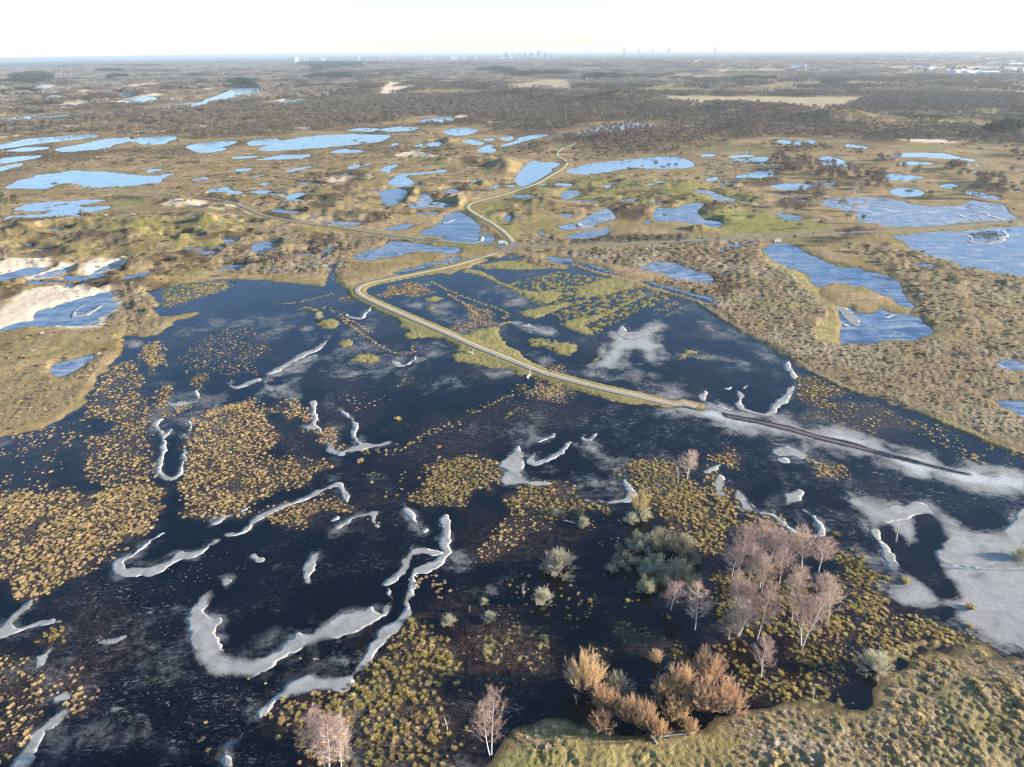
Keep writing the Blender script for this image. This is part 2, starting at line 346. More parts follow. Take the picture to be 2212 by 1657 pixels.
PATCH = [(P(c, s), k) for c, s, k in [   # low grass standing just out of the flood: outline, how closed
   ('E', "400,350 440,365 520,390 600,420 660,450 640,475 540,478 460,485 410,470 440,430 390,400", 1.),
   ('E', "690,440 780,480 850,440 920,415 1000,400 1080,370 1100,380 1030,400 1010,440 1040,490 1090,540 1150,560 1190,610 1230,645 1300,680 1260,690 1100,620 950,560 840,500", 1.),
   ('E', "720,585 760,555 820,545 900,555 1000,590 1100,640 1200,685 1160,690 1060,670 1000,680 930,655 830,640 740,620", .95),
   ('E', "90,600 130,575 200,570 260,590 275,620 220,640 130,640 80,630", .88), ('D', "2000,390 2040,360 2100,355 2140,375 2145,400 2100,425 2040,415", 1.),
   ('D', "2130,520 2150,490 2212,485 2230,500 2220,530 2160,538", 1.), ('D', "1870,300 1920,280 1980,280 2030,300 2040,330 2000,340 1990,310 1930,295", .88),
   ('E', "770,60 830,40 900,50 960,80 1050,130 1150,170 1260,185 1350,180 1430,190 1400,230 1330,260 1270,250 1200,220 1100,170 980,120 880,80", .86),
   ('E', "860,20 990,-5 1100,-15 1250,10 1400,20 1480,30 1300,45 1150,50 1050,45 940,45", .74), ('E', "1120,310 1200,300 1280,280 1400,260 1500,260 1400,300 1340,330 1250,360 1180,340", .86),
   ('E', "1410,390 1480,360 1560,350 1620,360 1560,390 1600,430 1640,460 1570,465 1500,440 1430,410", .86), ('E', "1500,370 1620,330 1750,290 1850,230 1930,200 1940,220 1850,260 1740,320 1620,380", .74),
   ('E', "1500,170 1640,110 1760,90 1880,120 1930,150 1800,180 1700,210 1600,225 1500,215", .74), ('E', "1360,530 1440,500 1530,530 1500,570 1430,590 1370,570", .88), ('E', "1220,510 1290,505 1270,530 1230,525", .86),
   ('E', "1180,480 1280,470 1400,490 1540,540 1480,600 1380,590 1300,540 1200,540", .55), ('E', "540,230 620,210 680,230 620,250 560,250", .86), ('E', "540,290 600,275 640,290 590,305", .86),
   ('F', "30,600 60,560 110,548 160,570 90,585 50,612", .86), ('F', "150,570 240,575 300,590 260,600 180,590", .6), ('E', "2140,610 2180,570 2212,560 2212,600 2160,630", .7), ('E', "1130,710 1190,698 1215,715 1170,730 1140,728", .88),
   ('E', "1010,140 1400,50 1900,120 2150,230 1900,330 1650,460 1450,420 1300,300 1180,240", .43), ('E', "1600,620 1640,590 1680,590 1650,625 1610,650", .7),
   ('E', "1230,830 1300,775 1400,770 1480,830 1400,870 1280,875", .45), ('E', "1000,960 1150,890 1280,880 1200,980 1050,1010", .36), ('E', "1640,980 1740,930 1770,940 1740,970 1680,990", .6), ('E', "1480,780 1700,840 1900,880 1880,910 1720,890 1560,820", .5),
   ('D', "2060,100 2040,120 2000,150 1900,140 1800,130 1900,100", .6), ('D', "1000,170 1200,130 1430,108 1480,150 1380,190 1250,230 1100,280 1000,290", .46), ('D', "1290,940 1620,860 1640,880 1310,960", .5),
   ('D', "870,540 1000,500 1030,600 1070,650 1000,640 950,720 920,640", .5), ('D', "1000,905 1060,900 1100,960 1060,980 1000,975", .5),
   ('H', "380,1000 640,900 1100,700 1400,760 1380,1000 1150,1080 800,1080 500,1080", .30), ('I', "1290,880 1450,850 1600,830 1850,890 1960,930 1700,935 1500,950 1480,1000 1350,1060 1200,1080", .6),
   ('I', "640,1250 800,1200 1000,1240 1180,1250 1000,1300", .7)]]
FROST = [(P(c, s), k, w) for c, s, k, w in [   # thin white frost on the ice: outline, strength, softness in metres
   ('E', "1760,410 1810,395 1850,440 1980,400 2040,370 2060,420 2020,480 2050,560 2030,640 1920,640 1900,560 1820,570 1820,650 1690,670 1600,660 1690,580 1700,500", .8, 4),
   ('E', "1450,700 1600,650 1850,690 2100,740 2200,790 2100,820 1850,800 1600,740", .45, 8), ('E', "380,260 500,240 700,260 850,330 830,400 700,400 600,360 450,300", .4, 8),
   ('E', "1120,380 1200,390 1320,420 1390,440 1380,470 1300,460 1200,430", .7, 3), ('E', "1180,590 1280,570 1400,600 1350,650 1250,650", .5, 5), ('E', "880,170 1050,150 1250,230 1300,280 1150,300 1000,250", .4, 8),
   ('E', "500,520 650,480 760,520 720,580 560,640 450,720 400,800 520,780 800,700 1050,660 1180,700 900,760 600,800 380,780 420,650", .38, 6), ('D', "2133,1710 2060,700 2160,640 2480,640 2440,700 2250,740 2133,760", .35, 6),
   ('E', "1520,1150 1600,1140 1700,1180 1830,1250 1760,1310 1640,1270 1550,1200", .6, 4), ('E', "1350,1300 1500,1310 1650,1350 1800,1330 1850,1400 1750,1470 1500,1450", .4, 5),
   ('F', "-100,862 0,872 200,915 500,965 750,1005 1000,1062 1300,1140 1600,1232 1900,1300 2300,1370 2300,1510 1900,1425 1600,1345 1300,1255 1000,1165 750,1100 500,1060 200,1005 0,940 -100,915", 1.02, 6),
   ('F', "-150,930 600,1050 1200,1220 1800,1400 2300,1500 2300,1560 1500,1330 800,1150 0,960", .5, 8), ('I', "1090,0 1230,10 1300,30 1430,30 1550,10 1620,70 1700,130 1780,190 1900,210 2050,190 2100,150 2120,80 2300,-50 2500,1000 2170,970 2000,900 1880,830 1600,780 1700,680 1560,700 1400,680 1290,590 1300,510 1400,500 1330,400 1290,300 1220,180 1150,80", .72, 3),
   ('I', "960,270 1080,300 1230,330 1330,440 1200,420 1080,370", .5, 4), ('G', "560,880 700,850 900,800 1100,700 1180,900 1240,1050 1150,1100 1000,1050 800,950", .3, 6), ('G', "100,1050 400,1000 520,1300 400,1400 200,1300", .3, 6), ('G', "350,1400 600,1300 1000,1350 1200,1500 1300,1657 300,1657", .28, 8),
   ('D', "1640,830 1700,830 1850,860 1900,840 1850,740 1780,760 1700,780", .5, 4), ('D', "1100,400 1500,330 1900,320 2000,420 1800,440 1500,420 1200,470 1050,470", .3, 8), ('D', "800,500 850,495 900,515 870,535 830,530", .7, 3), ('D', "1900,410 1950,400 1970,420 1920,440", .7, 2), ('D', "2030,560 2212,640 2212,760 2050,740", .3, 5), ('D', "930,790 980,765 1040,760 1060,780 1000,800", .6, 3),
   ('D', "1830,640 1900,610 1990,590 1980,630 1900,680 1790,700 1700,720 1720,700", .75, 3), ('D', "1650,740 1700,740 1720,770 1760,790 1750,820 1690,830 1650,790", .8, 2),
   ('E', "110,1090 180,1120 300,1140 370,1110 350,1150 200,1165 140,1150", .45, 3), ('H', "700,330 760,340 800,390 760,430 690,400", .6, 3), ('H', "0,900 60,950 110,960 100,1040 20,1090 -20,1000", .5, 4), ('H', "850,570 950,550 1100,470 1120,480 980,565 870,590", .4, 3),
   ('F', "0,520 150,540 350,590 540,640 450,680 250,640 60,610", .35, 6), ('F', "80,330 250,330 400,440 500,520 300,500 120,440", .3, 8), ('N', "950,560 1300,520 1500,560 1400,640 1200,640 1000,620", .3, 8), ('F', "-140,820 -60,822 60,825 130,850 0,880 -120,870", .6, 3)]]
DARKICE = [(P(c, s), w) for c, s, w in [
   ('I', "1500,85 1570,78 1640,140 1695,260 1612,340 1622,420 1690,500 1715,580 1640,580 1530,500 1430,430 1360,330 1280,260 1262,185 1320,155 1400,225 1460,285 1530,265 1520,190", 2.5),
   ('F', "310,955 500,990 720,1035 900,1090 1150,1150 1400,1225 1700,1300 1860,1340 1700,1312 1450,1246 1200,1188 950,1128 740,1068 520,1014 330,978", 1.0),
   ('F', "450,860 600,800 720,760 740,840 640,890 600,950 500,930", 1.), ('I', "1290,600 1400,670 1560,695 1700,680 1640,740 1500,780 1350,740 1270,650", 2.)]]
MOWN = [P('F', "740,40 800,60 850,130 900,170 930,240 985,300 1010,360 1035,400 1025,450 1040,515 960,520 915,480 900,430 930,380 985,350 960,290 900,240 850,180 790,120 730,70"), P('F', "580,-65 560,-60 580,0 640,30 740,60 700,15 640,0 605,-30"), P('C', "1370,1400 1400,1380 1450,1385 1440,1410 1390,1412")]
GREEN = [(P(c, s), k) for c, s, k in [('C', "150,1180 300,1160 500,1190 660,1200 830,1230 1000,1270 900,1310 600,1330 380,1320 260,1300 320,1260 210,1235", 1.), ('C', "-100,960 80,1000 250,1030 420,1060 560,1090 620,1080 560,1120 430,1150 300,1120 130,1140 0,1120 -100,1100", .8),
   ('B', "1150,1000 1500,970 1800,960 2212,1000 2212,1140 1900,1120 1500,1120 1250,1090", .6), ('B', "1150,1040 1260,1100 1050,1180 900,1190 860,1160 1000,1110", .6), ('C', "1460,770 1560,750 1720,780 1640,800 1480,795", .8), ('A', "350,1150 690,1140 900,1105 930,1120 800,1150 600,1180", .8),
   ('A', "250,1250 700,1230 1100,1200 1600,1220 1450,1420 1200,1430 900,1380 400,1330", .45), ('A', "1150,1560 1230,1540 1330,1560 1200,1580", .8), ('A', "1950,1090 2150,1060 2150,1120 1990,1150", .6), ('J', "640,0 1400,0 1200,120 1050,280 800,130", .7), ('B', "860,1190 960,1180 1130,1300 1230,1280 1120,1360 1000,1280", .7), ('B', "600,1390 1000,1400 850,1440 700,1410", .9),
   ('B', "2000,1080 2212,1090 2212,1150 2050,1140", .8), ('H', "950,1657 1080,1500 1500,1440 2086,1480 2500,1500 2500,1657 1200,1800", .8), ('I', "-100,1440 300,1480 420,1560 250,1657 -100,1700", .75), ('I', "380,1330 900,1380 1300,1230 1500,1200 1400,1400 1000,1480 500,1480", .45), ('I', "1500,1100 2300,1250 2300,1700 1500,1700", .3),
   ('A', "0,1560 300,1420 700,1500 600,1400 150,1340 0,1440", .3), ('D', "0,480 300,450 560,520 560,590 300,600 0,660", .3), ('F', "1100,155 1200,160 1240,185 1180,190 1110,180", 1.), ('F', "200,240 450,240 700,285 900,262 900,275 720,300 450,255 200,252", .6), ('B', "200,820 640,830 820,880 640,900 300,850", .45), ('C', "0,780 400,760 600,790 560,820 200,800", .6)]]
HEATH = [P(*a) for a in [('A', "2000,950 2212,915 2330,930 2380,980 2212,990 2060,980"), ('A', "930,1500 1020,1465 1120,1470 1130,1510 1000,1540"), ('D', "540,60 620,95 700,60 720,110 600,150 530,120"), ('D', "0,180 100,160 150,190 60,240 0,250"),
   ('B', "760,1180 830,1170 900,1250 1000,1330 1060,1370 1010,1330 960,1310 920,1265 850,1215"), ('B', "1720,1130 1850,1130 1950,1170 2000,1210 1930,1215 1880,1245 1800,1235 1760,1180"), ('C', "1100,880 1200,900 1330,900 1250,915 1100,910"),
   ('C', "520,950 640,970 700,1010 560,1030 420,1010"), ('C', "720,1090 850,1100 900,1150 760,1170 620,1140"), ('C', "1000,1290 1200,1290 1330,1300 1130,1350 1050,1340"), ('C', "700,1395 850,1440 1000,1500 1290,1575 1200,1560 1000,1510 850,1455"), ('F', "220,60 330,60 420,160 300,220 240,150"), ('B', "1470,1350 1700,1330 2212,1330 2212,1370 1700,1375 1500,1390"), ('A', "700,1080 950,1090 880,1110 730,1105"),
   ('A', "400,915 430,905 460,915 430,920"), ('A', "0,935 180,900 300,880 250,900 100,920 0,945"), ('D', "300,165 520,150 620,100 600,160 450,175"), ('C', "800,1370 1000,1350 1130,1345 1060,1380 900,1400")]]
ROUGH = [(P(c, s), k) for c, s, k in [('A', "1450,1400 1700,1430 2212,1320 2212,1580 1500,1580 1350,1500", .9), ('B', "-60,1320 600,1350 740,1370 600,1400 300,1370 200,1420 60,1480 -60,1580", 1.), ('B', "1130,1370 1300,1330 1500,1360 1700,1330 2212,1330 2212,1400 1300,1400", 1.), ('B', "1250,1420 2212,1405 2212,1580 1900,1540 1550,1480 1300,1430", 1.), ('B', "1150,1460 1300,1480 1480,1510 1450,1540 1300,1530 1180,1500", 1.),
   ('F', "-60,-100 600,-60 740,40 880,200 1000,330 900,420 920,500 1060,520 1600,490 2300,560 2300,1210 1700,990 1200,820 860,680 400,410 -60,200", .9), ('F', "1010,-140 1700,-60 2300,100 2300,600 1700,480 1540,300 1450,110", .6), ('C', "200,860 620,860 700,1000 300,1020 200,960", .8), ('C', "650,1050 950,1040 1000,1150 700,1180", .8), ('C', "0,1350 560,1350 600,1480 0,1600", .9),
   ('D', "700,200 960,150 1020,280 960,340 1080,390 1000,460 780,470 650,430", .7), ('D', "0,700 300,700 600,620 700,650 400,990 0,1090", .35), ('H', "880,1700 1030,1560 1130,1400 1280,1325 1540,1370 2086,1440 2086,1480 1500,1500 1200,1600", .8), ('I', "200,1330 520,1300 700,1240 880,1285 1100,1290 1290,1090 1480,1010 1500,950 1900,920 2300,1000 2500,1700 300,1700 420,1500", 1.)]]

def road_line(*segs): return smooth_line(np.vstack([P(c, s) for c, s in segs]), 2.0)
ROAD_S = road_line(('J', "1030,690 800,770 540,875 300,955 0,1050"), ('E', "700,35 560,64 430,90 300,115 210,133 145,158 122,185 150,218 220,252 300,290 420,342 550,398 700,462 850,530 1000,590 1150,650 1300,708 1450,750 1600,790 1750,825 1900,855 2010,878 2120,898"), ('F', "60,896 140,918"))
ROAD_W = road_line(('J', "1000,655 600,645 200,628 0,615"), ('B', "700,1380 540,1362 400,1343 200,1315 0,1285"), ('A', "1950,1262 1800,1240 1650,1205 1560,1165 1450,1125 1300,1100 1100,1080 950,1068 700,1058 500,1050 250,1045 0,1040 -150,1038"))
ROAD_N = road_line(('J', "1130,640 1090,520 1000,400 800,200 600,60 480,-30"), ('B', "930,1235 860,1195 825,1168 822,1150 850,1130 940,1105 1040,1080 1150,1045 1260,1005 1340,960 1400,925 1443,890 1440,865 1410,845 1385,825 1395,805 1420,785 1465,768 1500,752"))
ROAD_E = road_line(('J', "1100,650 1300,670 1600,682 2100,680"), ('O', "0,298 500,270 1000,245 1400,230 1700,215 2000,195"), ('C', "890,1330 1050,1320 1250,1312 1400,1300 1600,1288 1800,1276 2000,1261 2212,1247 2500,1230"))
ROADS = [(ROAD_S, 1.35), (ROAD_W, 1.7), (ROAD_N, 1.35), (ROAD_E, 1.7)]
FENCE_A = np.vstack([P('N', "280,182 430,240 570,280 750,322 935,378 1120,440 1315,497 1522,555 1728,615 1875,657 1957,715 2050,757 2205,850"), P('F', "200,283 300,350 400,408 500,455 600,512 755,602 860,682 985,742 1085,790 1210,830 1335,852 1475,912 1590,952 1710,1012 1840,1062 1990,1132 2212,1210 2400,1260")])
FENCE_B = P('Q', "100,868 265,866 410,872 570,858 780,843 980,822 1200,808 1430,788 1690,768 1950,738 2212,720 2500,700")
FENCE_C = P('O', "50,372 365,346 655,336 930,331 1205,305 1405,278 1525,280"), P('O', "1700,272 1885,222 2100,215")

WICE = [
 ([('G', "1310,548 1250,590 1225,640 1180,690 1165,760 1185,830 1180,900 1200,980 1240,1050 1300,1095 1400,1112 1480,1105 1600,1085 1700,1030 1780,960 1860,920 1950,890 2050,860 2170,835"), ('H', "110,830 180,770 240,740 300,710 330,670 345,630 320,540 300,570 330,600 290,650 270,660 290,690 265,715 225,690 225,665 190,670 100,690"), ('G', "2170,700 2100,710 2050,740 1990,770 1950,820 1920,830 1830,825 1800,870 1730,920 1680,960 1600,975 1500,980 1430,970 1390,950 1370,920 1375,870 1330,840 1325,790 1370,775 1365,745 1310,730 1260,700 1290,650 1315,600")], 'largest hook shaped white ice sheet curving round a dark pool', .9),
 ([('H', "650,95 668,90 690,105 700,160 690,240 695,300 695,330 660,380 600,430 560,460 500,450 470,470 490,510 480,570 440,650 460,690 450,740 400,790 330,850 270,900 230,960 200,1010 160,1050 110,1100 80,1160 40,1200 0,1190"), ('G', "1990,1180 1900,1210 1800,1210 1740,1240 1680,1290 1620,1340 1580,1360 1600,1320 1640,1270 1700,1230 1760,1170 1820,1120 1890,1080 1930,1075 1990,1100 2080,1100"), ('H', "20,1100 80,1080 130,1020 170,970 200,890 240,840 300,790 370,740 410,690 405,630 440,570 455,510 460,440 490,410 540,400 600,390 640,340 650,310 640,270 620,240 650,230 660,190 640,160")], 'long winding white ice ribbon beside the tussocks at the bottom', .8),
 ([('H', "435,325 470,300 540,290 560,300 570,320 640,320 650,330 600,345 540,330 490,335 455,350 440,380 430,430 400,470 350,510 285,525 310,490 350,455 400,420 390,370 430,345")], 'bent white ice strip above the long winding ice ribbon', .5),
 ([('G', "1030,200 960,230 900,270 850,330 820,345 790,350 750,360 710,390 695,430 720,460 790,478 880,475 960,465 1020,440 1080,380 1150,365 1220,355 1270,310 1310,280 1370,250 1350,240 1300,250 1260,310 1200,325 1150,320 1090,325 1060,370 1000,405 920,415 850,425 790,425 755,400 770,370 830,345 880,310 930,260 990,220")], 'narrow white ice hook round the tip of the dark channel', .6),
 ([('G', "1370,215 1410,205 1470,210 1520,180 1560,120 1620,90 1700,50 1780,20 1840,0"), ('D', "1990,1450 2080,1410 2130,1390 2165,1400 2175,1440 2212,1460"), ('E', "60,1510 50,1525"), ('D', "2160,1455 2130,1410 2080,1430 2000,1475 1910,1510"), ('G', "1800,35 1700,75 1630,110 1580,140 1540,190 1480,225 1400,232")], 'thin bright ice rim along the bank of a tussock island', .3),
 ([('H', "-5,160 50,130 110,100 180,75 235,65 260,85 235,110 240,150 255,160 215,200 225,170 215,120 190,90 120,110 60,145 0,180")], 'small ragged ice rim round a pointed tussock spit', .3),
 ([('G', "1990,315 1960,400 1940,410 1940,440 1915,480 1930,530 1870,520 1890,480 1880,440 1900,400 1930,340")], 'fish shaped white ice piece standing alone on black ice', .4),
 ([('G', "1360,500 1390,480 1430,490 1440,505 1410,535 1370,530")], 'small round white ice spot above the largest ice hook', .7),
 ([('G', "1545,350 1580,340 1600,360 1640,358 1620,382 1580,378")], 'tiny white ice spot right of the small round one', .6),
 ([('G', "210,600 150,640 100,700 40,740 0,790 -60,800 -60,900 0,870 60,840 130,810 230,780 300,770 400,760 430,790 400,840 440,800 420,775 310,740 210,760 110,795 80,790 65,760 110,720 170,680 200,630")], 'white ice fork reaching the left edge above a small tussock group', .8),
 ([('G', "340,910 300,920 260,950 220,980 210,1030 260,1040 280,1000 320,930")], 'short white ice lens between tussocks at lower left', .7),
 ([('G', "440,1280 380,1300 330,1340 270,1380 210,1440 160,1520 110,1590 50,1690 180,1690 210,1590 240,1500 290,1440 370,1380 440,1310")], 'broad white ice streak in the bottom left corner', .9),
 ([('G', "330,1230 380,1190 430,1210 430,1240 340,1250")], 'little white ice wedge above the bottom left streak', .6),
 ([('G', "590,860 640,870 720,860 760,840 770,860 730,885 650,892")], 'faint white crescent of ice left of the largest hook', .9),
 ([('D', "1040,985 980,1000 945,1030 1000,1070 1025,1110 1020,1200 990,1260 985,1320 1020,1370 1070,1385 1120,1370 1155,1320 1160,1260 1180,1200 1170,1150 1195,1090 1210,1040 1203,978 1188,1000 1192,1060 1168,1130 1158,1190 1148,1250 1143,1310 1110,1350 1060,1358 1020,1330 1010,1290 1040,1230 1050,1190 1035,1130 1050,1100 1090,1060 1080,1040 1050,1080 1020,1070 995,1030 1010,1000")], 'long U of white ice lining a narrow dark inlet', .5),
 ([('D', "1050,860 1070,890 1120,885 1200,880 1250,870 1230,830 1240,800 1250,830 1262,880 1200,895 1120,910 1060,905")], 'thin white ice line closing the upper end of the inlet', .4),
 ([('D', "2080,460 2050,500 2000,540 1950,560 1910,565 1860,600 1800,640 1740,670 1680,705 1700,708 1760,690 1830,650 1890,612 1940,585 2000,562 2050,530 2075,490")], 'straight slanting white ice streak near the green islets', .5),
 ([('D', "1640,730 1560,750 1500,785 1460,780 1470,740 1450,760 1440,790 1500,805 1570,778 1645,748")], 'curled white ice strip below the slanting streak', .5),
 ([('D', "1980,870 1950,890 1975,930 1955,965 1985,985 1965,1020 1895,1040 1920,1055 2000,1050 2030,1085 2070,1140 2060,1200 2110,1215 2180,1225 2180,1195 2115,1190 2085,1140 2040,1100 2045,1065 1985,1030 2010,985 1985,940 2000,890")], 'jagged white ice edge beside a strip of tan tussocks', .6),
 ([('E', "10,925 55,955 115,1000 128,1060 108,1095 120,1130 200,1148 270,1150 350,1120 330,1150 230,1170 120,1190 0,1220 0,1195 90,1170 140,1160 90,1115 82,1085 102,1050 100,1010 50,975")], 'thin S shaped white ice line with a feathered foot', .6),
 ([('E', "1015,1270 1080,1230 1120,1180 1150,1162 1180,1220 1175,1280 1160,1340 1190,1385 1360,1390 1350,1405 1240,1410 1180,1400 1060,1415 1015,1390 1040,1340 1080,1310 1030,1310")], 'hourglass shaped white ice sheet next to a round tussock island', .5),
 ([('E', "1270,1195 1220,1220 1190,1260 1220,1290 1300,1275 1400,1220 1450,1180 1478,1125 1450,1140 1420,1180 1340,1230 1260,1255 1230,1250 1240,1225")], 'open white ice loop right of the hourglass sheet', .4),
 ([('E', "1570,1080 1530,1100 1535,1125 1580,1140 1630,1110 1650,1070 1600,1110 1560,1115 1550,1100")], 'little white ice cup above the swirled frost', .5),
 ([('E', "1380,1075 1350,1095 1290,1120 1240,1140 1300,1130 1360,1105")], 'sliver of white ice left of the little ice cup', .5),
 ([('E', "1800,1380 1860,1470 1780,1500 1700,1512 1640,1500 1510,1490 1640,1518 1760,1535 1890,1490 1860,1420 1815,1370")], 'triangular white ice sheet beside the tall yellow willow', .5),
 ([('F', "385,800 400,840 410,870 380,905 420,935 500,960 580,975 640,975 650,920 720,880 750,840 760,780 720,790 700,830 640,880 610,915 600,950 560,958 480,940 430,905 420,880 450,850 430,825")], 'white ice U just above the flooded road', .4),
 ([('F', "220,812 170,825 150,850 180,880 260,910 360,940 480,975 560,990 500,985 420,955 330,925 240,895 190,880 200,850")], 'white ice arm left of the U above the flooded road', .5),
 ([('F', "735,618 700,640 695,670 730,700 745,740 785,725 760,700 725,660")], 'short upright white ice blade close to the fence', .5),
 ([('F', "310,800 350,787 362,790 340,805"), ], 'small ice floe left of the upright blade', .2), ([('F', "425,795 460,775 468,780 445,800")], 'second small ice floe left of the upright blade', .2),
 ([('E', "1810,395 1780,400 1750,455 1800,485 1880,500 1960,470 2010,440 2040,370 2020,400 1980,430 1980,400 1930,410 1890,440 1830,440 1815,430")], 'crown shaped white ice sheet in the fenced wet field', .9),
 ([('E', "320,620 345,650 400,665 450,650 490,610 500,580 480,610 440,640 400,645 380,625")], 'white ice smile below the tussock lined ditch', .5),
 ([('E', "155,320 190,300 230,270 210,300 175,330 170,355 130,365 60,350 50,320 75,345 130,350 155,345")], 'wishbone shaped white ice beside the road bend', .3),
 ([('I', "1054,-60 1110,-50 1210,10 1300,35 1430,38 1450,22 1540,10 1620,70 1700,130 1760,180 1880,208 2040,190 2100,150 2110,110 2140,60 2300,-20 2300,420 1900,420 1660,410 1625,340 1695,265 1645,140 1570,80 1510,90 1440,110 1300,150 1265,190 1285,260 1360,340 1420,440 1410,500 1350,500 1340,440 1290,300 1215,180 1150,80 1090,20")], 'huge grey white ice sheet filling the right edge', 1.6),
 ([('F', "685,1460 740,1465 790,1430 830,1460 800,1500 740,1530 690,1535 710,1500")], 'bow tie shaped white ice piece on a black pool', .6),
 ([('F', "610,1200 680,1160 760,1170 820,1200 880,1225 800,1240 720,1215 640,1215")], 'ragged white ice patch below the frosty road', .9), ([('F', "630,1250 690,1235 740,1260 690,1270")], 'small white ice patch under the ragged one', .7),
 ([('I', "470,0 495,40 500,70 560,75 620,90 680,130 720,180 800,215 890,215 900,180 860,120 800,60 830,70 900,130 950,210 890,235 790,225 720,195 660,140 600,100 520,90 480,50")], 'white ice rim round the black pool behind the birch grove', .5),
 ([('F', "360,1430 420,1450 470,1500 500,1580 440,1580 400,1500")], 'white ice wedge at the upper end of the black pool', .6), ([('F', "260,1350 310,1345 320,1400 300,1420 330,1480 280,1480 250,1430")], 'pair of joined white ice scallops left of the black pool', .6),
 ([('F', "170,1320 230,1300 290,1270 280,1300 230,1325 180,1335")], 'white ice sliver above the ice scallops', .6),
 ([('H', "400,10 430,50 460,80 490,110 495,150 480,160 470,130 440,110 405,70"),], 'thin ice edge left of the top of the long ribbon', .6), ([('H', "520,180 555,180 560,205 530,208")], 'single ice flake beside the thin ice edge', .3),
 ([('G', "1480,85 1500,60 1565,30 1540,55 1500,90")], 'ice sliver between black channel and tan tussocks', .4), ([('G', "1300,160 1330,125 1410,95 1450,90 1400,115 1330,150")], 'second ice sliver along the tan tussocks', .4), ([('G', "2050,130 2075,110 2105,100 2090,128")], 'ice flake beside the small ragged rim', .4),
 ([('G', "1380,1590 1400,1530 1415,1525 1410,1570 1430,1640 1390,1657")], 'frost white ice tongue at the bottom edge', .5),
 ([('E', "1215,390 1180,395 1150,395 1170,410 1230,420 1310,425 1300,405 1270,415")], 'white ice crescent in the ditch crossing the wet field', .6)]
# ---------------------------------------------------------------- height of the ground
DUNES = [(P(c, s), a) for c, s, a in [
   ('A', "-200,1180 700,1190 1500,1190 1700,1230 2212,1340 2000,1480 1300,1570 950,1700 700,1640 600,1560 -200,1600", 3.6), ('D', "-200,60 600,100 960,60 1200,60 1000,160 900,200 900,330 760,440 600,430 640,330 400,160 -200,300", 2.6),
   ('B', "-200,810 500,810 900,820 1380,830 1180,1010 950,1090 800,1150 700,1180 0,1290 -600,1200 -1200,1150 -900,1000", 2.8), ('B', "1450,940 2212,930 2600,1000 2700,1120 2300,1260 1800,1200 1300,1200 1100,1290 900,1200 1100,1080", 2.0),
   ('A', "-200,1060 700,1060 1100,1090 1560,1180 1400,1190 600,1090 -200,1120", 1.6), ('D', "-300,450 600,440 780,480 780,540 600,620 480,900 -300,1090", 1.0), ('A', "-200,620 1500,640 2212,800 2212,1240 1700,1200 1000,1060 -200,1050", 1.8),
   ('B', "100,640 1300,740 1400,820 400,830 -300,820", 2.6), ('C', "-600,1060 600,1090 500,1170 -600,1140", 1.5), ('F', "1000,-130 2400,20 2400,560 1700,470 1540,300 1400,100", .9)]]
HILLS = [(P(c, f"{x},{y}")[0], hgt, rx, ry) for c, x, y, hgt, rx, ry in [   # single dune heads seen in the distance
   ('B', 360, 390, 14, 70, 40), ('B', 260, 410, 9, 60, 30), ('B', 480, 400, 8, 60, 30), ('B', 1200, 460, 12, 130, 50), ('B', 1350, 495, 10, 60, 40), ('B', 1700, 500, 9, 90, 40), ('B', 1860, 495, 12, 60, 45),
   ('C', 350, 555, 9, 55, 35), ('C', 620, 565, 10, 60, 30), ('C', 1080, 610, 12, 45, 30), ('C', 1000, 600, 7, 50, 30), ('C', 1400, 620, 6, 60, 30), ('B', 640, 740, 5, 22, 18), ('B', 400, 790, 4, 25, 16), ('A', 1850, 440, 12, 120, 50),
   ('A', 700, 290, 14, 300, 160), ('A', 300, 232, 24, 900, 500), ('A', 640, 238, 26, 700, 600), ('A', 950, 242, 18, 600, 500), ('A', 1200, 262, 15, 300, 150), ('A', 470, 500, 7, 80, 30), ('A', 560, 510, 7, 70, 25), ('A', 1330, 1260, 4.5, 9, 10), ('A', 850, 1330, 3.5, 12, 12), ('A', 1170, 1375, 3, 6, 8), ('A', 860, 1390, 3, 14, 9), ('A', 120, 1310, 4, 10, 14),
   ('C', 160, 1300, 3, 9, 6), ('C', 310, 1235, 2.5, 10, 6), ('C', 30, 1020, 3, 25, 10), ('B', 1270, 1135, 3, 16, 10), ('B', 920, 1015, 3, 9, 8), ('B', 760, 1130, 3.5, 7, 14), ('B', 1060, 900, 5, 14, 40), ('B', 460, 1070, 3, 5, 14)]]

def jig(x, y, r):
    s = np.clip(r / 60.0, 1.2, 14.0)
    return (fbm(x / s, y / s, 4.0, 4, 91, .65) * 1.25) * np.clip(s * 0.5, .5, 3.0)

PBOX = [(q, q.min(0), q.max(0)) for q in PONDS]

